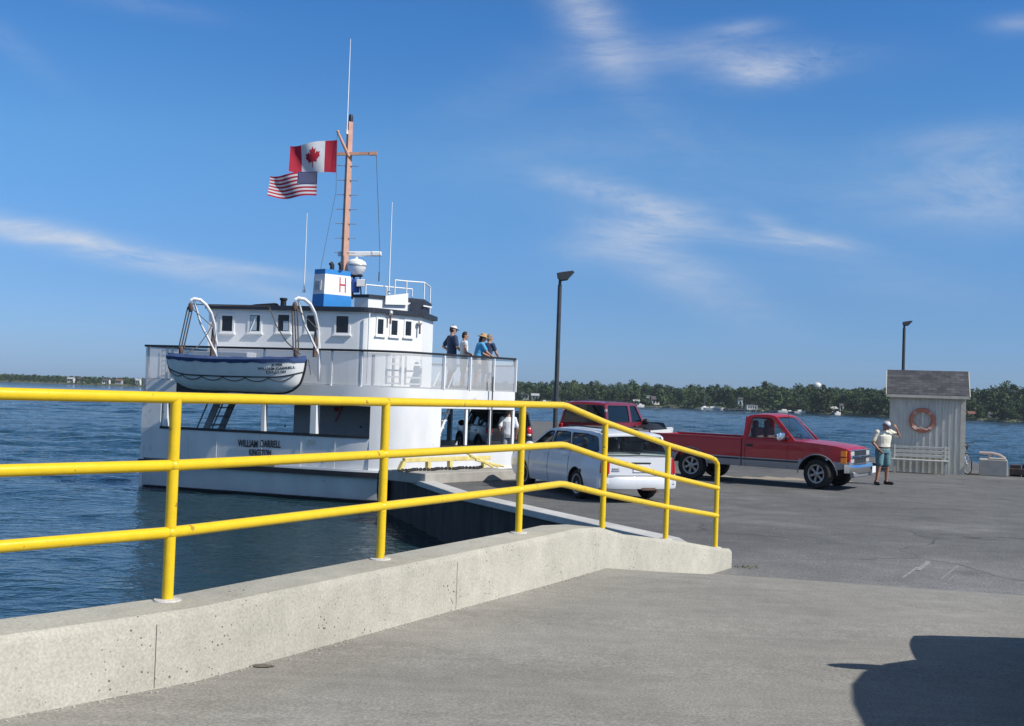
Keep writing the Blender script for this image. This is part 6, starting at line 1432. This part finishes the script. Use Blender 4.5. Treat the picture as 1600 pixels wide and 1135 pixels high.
mb = MB(); mb.ball((-.95, 0, .86), (.20, .22, .17), 14, 10); mb.build('saddle_bag', M['c_grey'] if False else M['leather'], bk)
mb = MB(); mb.tube([(-.60, .09, .30), (-.60, .09, .46)], .012, 5); mb.tube([(-.60, -.09, .30), (-.60, -.09, .14)], .012, 5); mb.lathe([(.09, -.005), (.1, 0), (.09, .005)], 16, (-.60, .06, .30), Matrix.Rotation(PI / 2, 3, 'X')); mb.build('crank_set', M['galv'], bk)
# concrete block with rail, timber dock face at the right
cbA = onz(1521, 742.5); cbB = onz(1574, 745.5); cd = (cbB - cbA).normalized(); cn = Vector((-cd.y, cd.x, 0))
mb = MB(); a, c = cbA + cd * .16, cbB; mb.extr([a, c, c + cn * .9, a + cn * .9], (0, 0, .52)); mb.extr([c - cd * .55 + cn * .02 + V3(0, 0, .52), c - cd * .04 + cn * .02 + V3(0, 0, .52), c - cd * .04 + cn * .5 + V3(0, 0, .52), c - cd * .55 + cn * .5 + V3(0, 0, .52)], (0, 0, .05))
tag(mb.build('concrete_block', M['conc_kerb'], bevel=.03, smooth=False), 'worn concrete block to the right of the shed at the dock edge', 'concrete block')
mb = MB(); mb.tube([a + cn * .6 + V3(0, 0, .70), c - cd * .45 + cn * .6 + V3(0, 0, .70), c - cd * .25 + cn * .55 + V3(0, 0, .66), c - cd * .06 + cn * .5 + V3(0, 0, .55)], .045, 8); mb.tube([a + cd * .3 + cn * .6 + V3(0, 0, .5), a + cd * .3 + cn * .6 + V3(0, 0, .70)], .04, 8); mb.tube([c - cd * .5 + cn * .6 + V3(0, 0, .5), c - cd * .5 + cn * .6 + V3(0, 0, .70)], .04, 8)
tag(mb.build('pipe_rail', M['pipe_pink']), 'low pinkish pipe rail on top of the concrete block', 'railing')
tA = onz(1577, 745); tB = tA + cd * 3.2
mb = MB(); 
for k in range(9): p = tA + cd * (.18 + .37 * k) + cn * (.35 + .03 * (k % 3)); mb.box((p.x, p.y, -.30 + .03 * (k % 2)), (.33, .33, 1.35), math.atan2(cd.y, cd.x) + .05 * (k % 2))
mb.bar(tA + cn * .16 + V3(0, 0, .16), tB + cn * .16 + V3(0, 0, .16), .14, .2); tag(mb.build('timber_crib', M['timber'], bevel=.02, smooth=False), 'dark timber dock face beside the concrete block at the right edge', 'timber crib')

# ================================================================== lamp posts
def lamp(label, px, ytop, d, thick, hs, yaw):
    base = atd(px, 650, d); top = atd(px, ytop, d).z
    root = thing('lamp_post', label, 'lamp post', (base.x, base.y, 0), yaw)
    mb = MB(); mb.tube([(0, 0, 0), (0, 0, top * .5), (0, 0, top - .62 * hs)], [thick, thick * .92, thick * .85], 10); mb.lathe([(thick * 2.2, 0), (thick * 2.2, .03), (thick * 1.2, .06), (thick * 1.1, .2)], 14); mb.build('pole', M['pole'], root)
    mb = MB(); mb.tube([(0, 0, top - .63 * hs), (0, 0, top - .3 * hs)], thick * .6, 8); mb.build('tenon', M['pole'], root)
    mb = MB(); prof = [(-.14, -.02), (.10, .03), (.58, .10), (.60, .04), (.30, -.30), (.06, -.34), (-.10, -.26)]
    mb.extr([(x * hs, -.20 * hs, top + (z - .1) * hs) for x, z in prof], (0, .40 * hs, 0)); h_ = mb.build('lamp_head', M['pole'], root, bevel=.02, smooth=False)
    mb = MB(); n_ = Vector((.34, 0, -.30)).normalized(); o_ = Vector((.004, 0, -.004)); mb.quad(*[Vector((x * hs, y * hs, top + (z - .1) * hs)) + o_ for x, z, y in ((.57, .0, -.15), (.34, -.26, -.15), (.34, -.26, .15), (.57, .0, .15))]); mb.build('lens', M['lamp_clear'], h_, recalc=False, smooth=False)
    return root
lamp('tall dark lamp post with a tilted floodlight head behind the maroon SUV', 868, 423, 50, .115, 1.06, R(-8))
lamp('shorter dark lamp post rising behind the shed roof', 1409.5, 501, 41, .065, .48, R(-14))

# ================================================================== kerb block with yellow barrier at the ferry berth
ka, kb = onz(664, 757.5), onz(806, 750); kd = (kb - ka).normalized(); kn = Vector((-kd.y, kd.x, 0))
mb = MB(); mb.extr([ka, kb, kb + kn * 1.3, ka + kn * 1.3], (0, 0, .24)); tag(mb.build('concrete_kerb', M['conc_kerb'], bevel=.02, smooth=False), 'long low concrete kerb block in front of the ferry side', 'kerb')
bar_ = thing('wheel_stop', 'low yellow pipe barrier standing on the concrete kerb beside the ferry', 'barrier', tuple(ka + kn * .9))
za = .24; p0 = ka + kn * .85 + kd * .12; p1 = kb + kn * .85 - kd * .05
mb = MB(); mb.bar(p0 + V3(0, 0, za + .24), p1 + V3(0, 0, za + .24), .10, .10); mb.build('bar', M['pale_yellow'], bar_, world=True, bevel=.01)
ln = (p1 - p0).length
for k, t in enumerate((0.0, .27, .52, .93)):
    p = p0 + kd * (ln * t); mb = MB(); mb.bar(p - kd * (.12 if k == 0 else .0) + V3(0, 0, za), p + V3(0, 0, za + .2), .10, .09, up=kd); mb.build('stanchion', M['pale_yellow'], bar_, world=True)
for k in range(3):
    t0 = p0 + kd * (ln * (.58 + .07 * k)) - kn * .3; mb = MB(); a_ = .35 + .5 * k
    mb.tube([t0 + V3(0, 0, za + .42 - .1 * k), t0 + kd * .55 + V3(0, 0, za + .22 - .05 * k), t0 + kd * 1.0 + kn * .0 + V3(0, 0, za + .04)], .03, 7)
    tag(mb.build('mooring_line', M['pale_yellow']), ['yellow rope lying over the kerb, the highest of the tangled strands', 'yellow rope lying over the kerb, the middle of the tangled strands', 'yellow rope lying over the kerb, the lowest of the tangled strands'][k], 'rope', 'yellow ropes tangled on the kerb')
mb = MB()
for k in range(70):
    t = k / 69; p = p0 + kd * (ln * t * .95 - .3) - kn * (.22 + .08 * math.sin(t * 23)); a_ = math.atan2(kd.y, kd.x) + (.3 if k % 2 else -.3)
    m1 = Matrix.Rotation(a_, 3, 'Z') @ Matrix.Rotation(PI / 2 * (k % 2), 3, 'X')
    mb.tube([p + V3(0, 0, za + .035) + m1 @ Vector((.055 * math.cos(2 * PI * j / 8), .032 * math.sin(2 * PI * j / 8), 0)) for j in range(8)], .012, 5, closed=True)
tag(mb.build('chain', M['black']), 'dark rusty chain lying along the kerb in front of the yellow barrier', 'chain')
# tyre fender on the quay corner
fd = onz(598, 752, -.2); mb = MB(); mb.tube([Vector((-3.12, 27.35, -.35)) + Vector((.28 * math.cos(2 * PI * k / 20) * -.3, .28 * math.cos(2 * PI * k / 20), .38 * math.sin(2 * PI * k / 20))) for k in range(20)], .11, 9, closed=True)
tag(mb.build('fender', M['tyre']), 'black tyre fender hanging at the corner of the quay against the ferry hull', 'fender')
# ================================================================== far shore: land, wood, trees, houses, boats
SH = [(-900, 760), (-400, 690), (-230, 655), (-120, 600), (-30, 520), (10, 465), (60, 440), (95, 405), (125, 372), (160, 345), (230, 320), (420, 300)]     # waterline
def shore(px):
    k = (px - 800) / F
    for (x0, y0), (x1, y1) in zip(SH, SH[1:]):
        f0, f1 = x0 - k * y0, x1 - k * y1
        if f0 <= 0 <= f1: t = f0 / (f0 - f1); return Vector((x0 + (x1 - x0) * t, y0 + (y1 - y0) * t))
    return Vector(SH[-1])
lm = mat('far meadow and bank', (0.085, 0.105, 0.045), 0.95, var=.35, vscale=.05)
mb = MB(); rows = []
for dd, z in ((0, WATER - .4), (.8, WATER + .5), (4, WATER + 1.0), (60, WATER + 2.0), (600, WATER + 3), (2500, WATER + 4)):
    rows.append([Vector((x + dd * .25, y + dd, z)) for x, y in SH])
mb.loft(rows, closed=False, cap=False); struct(mb.build('far_shore', lm))
mb = MB()
for (x0, y0), (x1, y1) in zip(SH, SH[1:]):
    n = int(math.hypot(x1 - x0, y1 - y0) / 1.6)
    for k in range(n):
        t = (k + rnd.random()) / n
        if abs((x0 + (x1 - x0) * t) / (y0 + (y1 - y0) * t)) > .62: continue
        s = rnd.uniform(.3, .8); mb.ball((x0 + (x1 - x0) * t, y0 + (y1 - y0) * t + rnd.uniform(-.6, .8), WATER + .1), (s, s * .7, s * .6), 5, 3)
tag(mb.build('shore_rocks', mat('shore stone', (.17, .165, .15), .95, var=.3, vscale=.5), smooth=False), 'line of small dark stones along the far waterline', 'rocks', kind='stuff')
fol = []
for i, c in enumerate([(0.058, 0.098, 0.040), (0.076, 0.120, 0.044), (0.050, 0.084, 0.042), (0.094, 0.128, 0.050)]):
    m = mat('foliage %d' % i, c, 0.75, var=.30, vscale=.35, spec=.25); fol.append(m)
    nt_ = m.node_tree; pb_ = nt_.nodes['Principled BSDF']; oi = nt_.nodes.new('ShaderNodeObjectInfo'); h = nt_.nodes.new('ShaderNodeHueSaturation')
    lk_ = pb_.inputs['Base Color'].links[0].from_socket; r1 = nt_.nodes.new('ShaderNodeMapRange'); r1.inputs[3].default_value = .72; r1.inputs[4].default_value = 1.3; nt_.links.new(oi.outputs['Random'], r1.inputs[0])
    nt_.links.new(lk_, h.inputs['Color']); nt_.links.new(r1.outputs[0], h.inputs['Value']); nt_.links.new(h.outputs[0], pb_.inputs['Base Color'])
def leaf(mb, c, s, r):
    a = Vector((r.gauss(0, 1), r.gauss(0, 1), r.gauss(0, 1))).normalized(); b_ = a.orthogonal().normalized(); d = a.cross(b_); a1, a2 = s * r.uniform(.6, 1.2), s * r.uniform(.5, 1.0)
    mb.add([c + b_ * a1, c + d * a2, c - b_ * a1 * .9, c - d * a2 * 1.1], [(0, 1, 2, 3)])
def crown(mb, base, w, h, r, nclump=16, per=34, ls=.42, low=.12):
    for k in range(nclump):
        t = low + (1 - low) * (k + r.random()) / nclump; prof = math.sin(PI * min(1, .22 + .80 * t)) ** .7; a = r.uniform(0, 2 * PI); rr_ = w * .5 * prof * math.sqrt(r.random()) * .95
        c = base + Vector((rr_ * math.cos(a), rr_ * math.sin(a), t * h * .93)); cs = w * r.uniform(.15, .27)
        for q in range(per):
            v = Vector((r.gauss(0, 1), r.gauss(0, 1), r.gauss(0, 1))); v = v.normalized() * cs * r.uniform(.55, 1.05); v.z *= .75; leaf(mb, c + v, ls * r.uniform(.7, 1.3), r)
kinds = [('broad', 7.5, 8.6), ('broad', 9.0, 10.0), ('tall', 5.5, 10.8), ('round', 6.5, 7.4), ('conical', 4.2, 9.5), ('bushy', 5.2, 5.4)]
protos = []
for i, (nm, w, h) in enumerate(kinds):
    r = random.Random(100 + i); root = thing('tree', '', 'tree'); 
    mb = MB(); crown(mb, Vector((0, 0, h * .08)), w, h * .92, r, 30 if i != 5 else 18, 44, .34); mb.build('crown', fol[i % 4], root, smooth=False, recalc=False)
    mb = MB(); mb.tube([(0, 0, -.5), (.05, 0, h * .25), (-.1, .05, h * .6)], [.24, .18, .08], 6)
    for k in range(4): a = k * 1.7; mb.tube([(0, 0, h * (.22 + .08 * k)), (w * .25 * math.cos(a), w * .25 * math.sin(a), h * (.42 + .08 * k))], [.09, .03], 5)
    mb.build('trunk', M['bark'], root); protos.append((root, nm, w, h))
used = set()
TL = {'broad': 'broad green tree in the woods on the far shore', 'tall': 'tall narrow green tree in the woods on the far shore', 'round': 'rounded green tree in the woods on the far shore', 'conical': 'dark conical tree in the woods on the far shore', 'bushy': 'low bushy tree at the far waterline'}
TG = {'broad': 'broad trees on the far shore', 'tall': 'tall narrow trees on the far shore', 'round': 'rounded trees on the far shore', 'conical': 'conical trees on the far shore', 'bushy': 'bushy trees on the far waterline'}
def put_tree(i, p, s, z=None):
    root, nm, w, h = protos[i]
    o = root if i not in used else copy_tree(root); used.add(i)
    o.location = (p.x, p.y, WATER + 1.2 if z is None else z); o.rotation_euler = (0, 0, rnd.uniform(0, 6.28)); o.scale = (s * rnd.uniform(.9, 1.1), s * rnd.uniform(.9, 1.1), s * rnd.uniform(.92, 1.08)); o['label'] = TL[nm]; o['group'] = TG[nm]; return o
def skyline(px):   # tree top row of the photograph, used to size the woods
    P = [(0, 588), (30, 595), (55, 593), (66, 603), (80, 594), (95, 591), (110, 589), (118, 586), (130, 592), (170, 592), (200, 591), (222, 592), (500, 594), (806, 596), (850, 597), (900, 597), (960, 600), (990, 598), (1030, 600), (1060, 606), (1115, 601), (1170, 606), (1190, 601), (1240, 606), (1275, 604), (1320, 606), (1390, 606), (1510, 614), (1560, 608), (1575, 604), (1600, 606), (1900, 610)]
    for (a, p), (b_, q) in zip(P, P[1:]):
        if px <= b_: return p + (q - p) * (px - a) / (b_ - a)
    return P[-1][1]
def hgt(px, dist):  # height above ground needed at that distance
    return atd(px, skyline(px) + 1.0, dist).z - (WATER + 1.2)
rngs = [(-20, 235, 7.6), (800, 1660, 10.6)]
for x0, x1, st in rngs:          # back row forms the skyline, front rows below
    for row, (dd, kk, st_) in enumerate(((46, (0, 1, 2, 3), 1.0), (26, (1, 0, 3, 2, 4), 1.05), (6, (5, 5, 0, 3), 1.0))):
        px = x0 + rnd.uniform(0, st)
        while px < x1:
            s_ = shore(px); p = s_ + Vector((s_.x / s_.y, 1)) * (dd + rnd.uniform(-7, 7)); need = hgt(px, p.y)
            if row == 0 and x0 < 0 and 60 < px < 74: px += st; continue
            i = rnd.choice(kk); hh = protos[i][3]; f = [rnd.uniform(.84, 1.12), rnd.uniform(.66, .98), rnd.uniform(.40, .85)][row]
            near_house = row == 2 and (any(abs(px - q) < 11 for q in (1020, 1130, 1158, 1175, 1304, 1316, 1518, 1550, 120, 168, 190, 219, 845)))
            if not near_house: put_tree(i, p, max(.35, need * f / hh))
            px += st * st_ * rnd.uniform(.75, 1.3)
# everything between and behind reads as one wood
mb = MB(); r = random.Random(5)
for px0, px1 in ((-260, 1980),):
    px = px0
    while px < px1:
        s_ = shore(px)
        vis = -30 < px < 235 or 795 < px < 1660
        for dd in ((70, 52, 36) if vis else (50, 22)):
            p = s_ + Vector((s_.x / s_.y, 1)) * (dd + r.uniform(-8, 8)); need = hgt(max(0, min(1650, px)), p.y) * (r.uniform(.78, .97) if vis else r.uniform(.8, 1.05)); w = r.uniform(6, 10)
            crown(mb, Vector((p.x, p.y, WATER + 1.3)), w, max(3, need), r, 9, 14, .75, .05)
        if vis and r.random() < .85:
            p = s_ + Vector((s_.x / s_.y, 1)) * r.uniform(1.5, 4); crown(mb, Vector((p.x, p.y, WATER + .8)), r.uniform(2, 4), r.uniform(.9, 2.2), r, 5, 12, .4, .05)
        px += 9.5 if vis else 15
tag(mb.build('woods', fol[2], smooth=False, recalc=False), 'dense green woods forming a continuous band behind the far shore trees', 'woods', kind='stuff')

def house(label, px, back, w, d, h, wallm, roofm, rz=0.0, rh=None, chimney=False, name='house', z0=None, win=3):
    w, h, d = w * .72, h * .85, d * .8; rh = rh * .75 if rh else rh; back += 2
    s_ = shore(px); p = s_ + Vector((s_.x / s_.y, 1)) * back; zb = WATER + (1.0 if z0 is None else z0); rh = rh if rh is not None else w * .28
    root = thing(name, label, name.replace('_', ' '), (p.x, p.y, zb), rz)
    mb = MB(); mb.prism([(-w / 2, -d / 2), (w / 2, -d / 2), (w / 2, d / 2), (-w / 2, d / 2)], -.6, h)
    if rh > 0:
        for x in (-w / 2, w / 2): mb.add([(x, -d / 2, h), (x, d / 2, h), (x, 0, h + rh)], [(0, 1, 2)])
    mb.build('wall', M[wallm], root, smooth=False)
    mb = MB()
    if rh > 0:
        for sg in (-1, 1): mb.extr([(-w / 2 - .3, sg * (d / 2 + .4), h - .4 * rh / (d / 2) + .05), (w / 2 + .3, sg * (d / 2 + .4), h - .4 * rh / (d / 2) + .05), (w / 2 + .3, 0, h + rh + .05), (-w / 2 - .3, 0, h + rh + .05)], (0, 0, .15))
    else: mb.box((0, 0, h + .08), (w + .4, d + .4, .14))
    ro_ = mb.build('roof', M[roofm], root, smooth=False)
    if chimney: mb = MB(); mb.box((w * .25, 0, h + rh + .3), (.6, .6, 1.4)); mb.build('chimney', M['house_grey'], ro_, smooth=False)
    for k in range(win):
        x = (-.5 + (k + .5) / win) * w * .86
        mb = MB(); mb.box((x, -d / 2 - .03, h * .55), (min(1.1, w / win * .5), .06, min(1.2, h * .45))); mb.build('window', M['win_black'], root, smooth=False)
    mb = MB(); mb.box((w * .42, -d / 2 - .03, min(1, h * .42)), (.8, .06, min(2, h * .8))); mb.build('door', M['house_grey'], root, smooth=False)
    return root
house('white house with tall narrow tower end among trees beyond the maroon SUV', 1027, 7, 6.0, 5, 2.6, 'house_white', 'house_roof', .1)
house('narrow white tower left of the white house across the water', 1014.5, 6, 1.7, 1.7, 4.2, 'house_white', 'house_white', rh=0, name='tower', win=1)
house('low white shed at the waterline left of the narrow tower', 996, 4, 3.2, 2.6, 1.4, 'house_white', 'house_grey', rh=.6, name='cottage', win=2)
house('tall narrow white house above the far dock behind the red pickup cab', 1158, 7, 2.1, 2.4, 4.1, 'house_white', 'house_roof', rh=.5, win=1)
house('grey and white boathouse with flat roof standing on the far dock', 1176, 1.5, 5.4, 4, 2.0, 'house_white', 'house_grey', rh=0, name='boathouse', win=4, z0=.5)
house('small reddish roofed cottage among trees right of the boathouse', 1215, 20, 6.5, 5, 2.6, 'house_tan', 'house_roof_red', .1)
house('low grey cottage at the far waterline left of the shed', 1303, 2.5, 3.4, 3, 1.2, 'house_grey', 'house_grey', .3, rh=.9, name='cottage', win=2)
house('slim white house at the far shore left of the shed', 1316, 9, 1.4, 1.8, 2.8, 'house_white', 'house_roof', rh=.6, win=1)
house('tan cottage on the far shore just right of the shed', 1519, 3, 3.2, 3, 1.3, 'house_tan', 'house_roof_red', rh=.8, name='cottage', win=2)
house('little white house in the trees right of the shed', 1549, 10, 1.6, 1.8, 1.5, 'house_white', 'house_roof', rh=.6, win=1)
house('white house showing over the yellow rail at the far left shore', 113, 6, 5, 4, 2.8, 'house_white', 'house_grey', rh=1.0)
house('cream house with two windows beside the white house at the far left', 128, 9, 4, 4, 3.2, 'house_tan', 'house_roof', rh=1.1, win=2)
house('pale house midway along the far left shore', 168, 6, 5.5, 4, 2.6, 'house_white', 'house_roof', rh=1.0)
house('pale grey house near the ferry stern at the far left shore', 188, 8, 5.0, 4, 2.6, 'house_grey', 'house_roof_red', rh=1.1)
house('white building close beside the ferry at the far left shore', 218, 5, 3.4, 4, 3.4, 'house_white', 'house_grey', rh=1.2, win=2)
house('white boathouse on the far shore just left of the tall lamp post', 838, 5, 4.2, 4, 2.4, 'house_white', 'house_grey', rh=1.0, name='boathouse', win=2)
house('grey roofed house on the far shore just right of the ferry bow', 822, 9, 4.2, 4, 2.8, 'house_grey', 'house_roof', rh=1.0, win=2)
# water tower dome over the wood
s_ = shore(1278); p = s_ + Vector((s_.x / s_.y, 1)) * 230; tz = atd(1278, 603.5, p.y).z
wt = thing('water_tower', 'white domed water tower rising above the far woods', 'water tower', (p.x, p.y, WATER + 2))
mb = MB(); mb.ball((0, 0, tz - WATER - 2 + .1), (2.35, 2.35, 2.0), 20, 12); mb.build('tank', M['house_white'], wt)
mb = MB(); mb.tube([(0, 0, 0), (0, 0, tz - WATER - 3.5)], .8, 12); mb.build('stem', M['house_white'], wt)
# docks and boats on the far side
def far_dock(label, px0, px1, out_):
    a, c = shore(px0), shore(px1); v = (c - a); o_ = Vector((v.y, -v.x)).normalized() * out_
    root = thing('dock', label, 'dock', (a.x, a.y, WATER)); mb = MB(); mb.prism([tuple(a + o_), tuple(c + o_), tuple(c), tuple(a)], WATER + .35, WATER + .6); mb.build('dock_deck', M['house_grey'], root, world=True, smooth=False)
    for k in range(6): q = a + o_ * .9 + v * (k / 5); mb = MB(); mb.tube([(q.x, q.y, WATER - .5), (q.x, q.y, WATER + .8)], .12, 6); mb.build('pile', M['timber'], root, world=True)
far_dock('long grey dock in front of the boathouse across the water', 1140, 1195, 3); far_dock('long low pale dock right of the boathouse across the water', 1205, 1262, 2)
def far_boat(label, px, out_, L_, rz, mast_=False):
    s_ = shore(px); p = s_ - Vector((s_.x / s_.y, 1)) * out_; root = thing('boat', label, 'boat', (p.x, p.y, WATER), rz)
    mb = MB(); rings = []
    for k in range(9):
        t = k / 8; x = -L_ / 2 + L_ * t; hb = L_ * .13 * (1 - max(0, (t - .5) / .5) ** 2) + .03; rings.append([Vector((x, -hb, .7 + .25 * t)), Vector((x, -hb * .7, 0)), Vector((x, 0, -.2)), Vector((x, hb * .7, 0)), Vector((x, hb, .7 + .25 * t))])
    mb.loft(rings); mb.build('boat_hull', M['house_white'], root)
    mb = MB(); mb.box((-.05 * L_, 0, .95), (L_ * .34, L_ * .17, .6)); mb.build('boat_cabin', M['house_white'], root, bevel=.05)
    if mast_: mb = MB(); mb.tube([(0, 0, .9), (0, 0, 5.5)], .06, 5); mb.build('boat_mast', M['galv'], root)
far_boat('long white boat moored left of the boathouse across the water', 1118, 2.5, 8, .15); far_boat('white sailing boat with bare mast moored at the far left of the boathouse', 1103, 3, 4.5, .6, True)
far_boat('small white boat lying off the far shore left of the white house', 1003, 3, 3.2, .3); far_boat('white motor boat at the long pale dock right of the boathouse', 1228, 3.2, 5, .1); far_boat('white boat alongside the right end of the long pale dock', 1252, 3, 4, 0); far_boat('small white boat near the low grey cottage across the water', 1311, 2.5, 2.6, .4)
far_boat('tiny white boat off the far shore just left of the lamp post', 853, 3, 3.6, .2)
# ================================================================== air between here and the far shore
hm_ = bpy.data.materials.new('haze air'); hm_.use_nodes = True; hn = hm_.node_tree; hn.nodes.clear(); ho = hn.nodes.new('ShaderNodeOutputMaterial'); hv_ = hn.nodes.new('ShaderNodeVolumePrincipled')
hv_.inputs['Color'].default_value = (0.80, 0.88, 1.0, 1); hv_.inputs['Density'].default_value = 0.00016; hv_.inputs['Anisotropy'].default_value = 0.2
hn.links.new(hv_.outputs[0], ho.inputs['Volume'])
mb = MB(); mb.box((0, 350, 12), (3000, 900, 34)); hz_ = mb.build('haze', hm_, smooth=False); hz_['kind'] = 'stuff'; hz_['label'] = 'thin summer haze over the water'; hz_['category'] = 'haze'
bpy.context.view_layer.update()
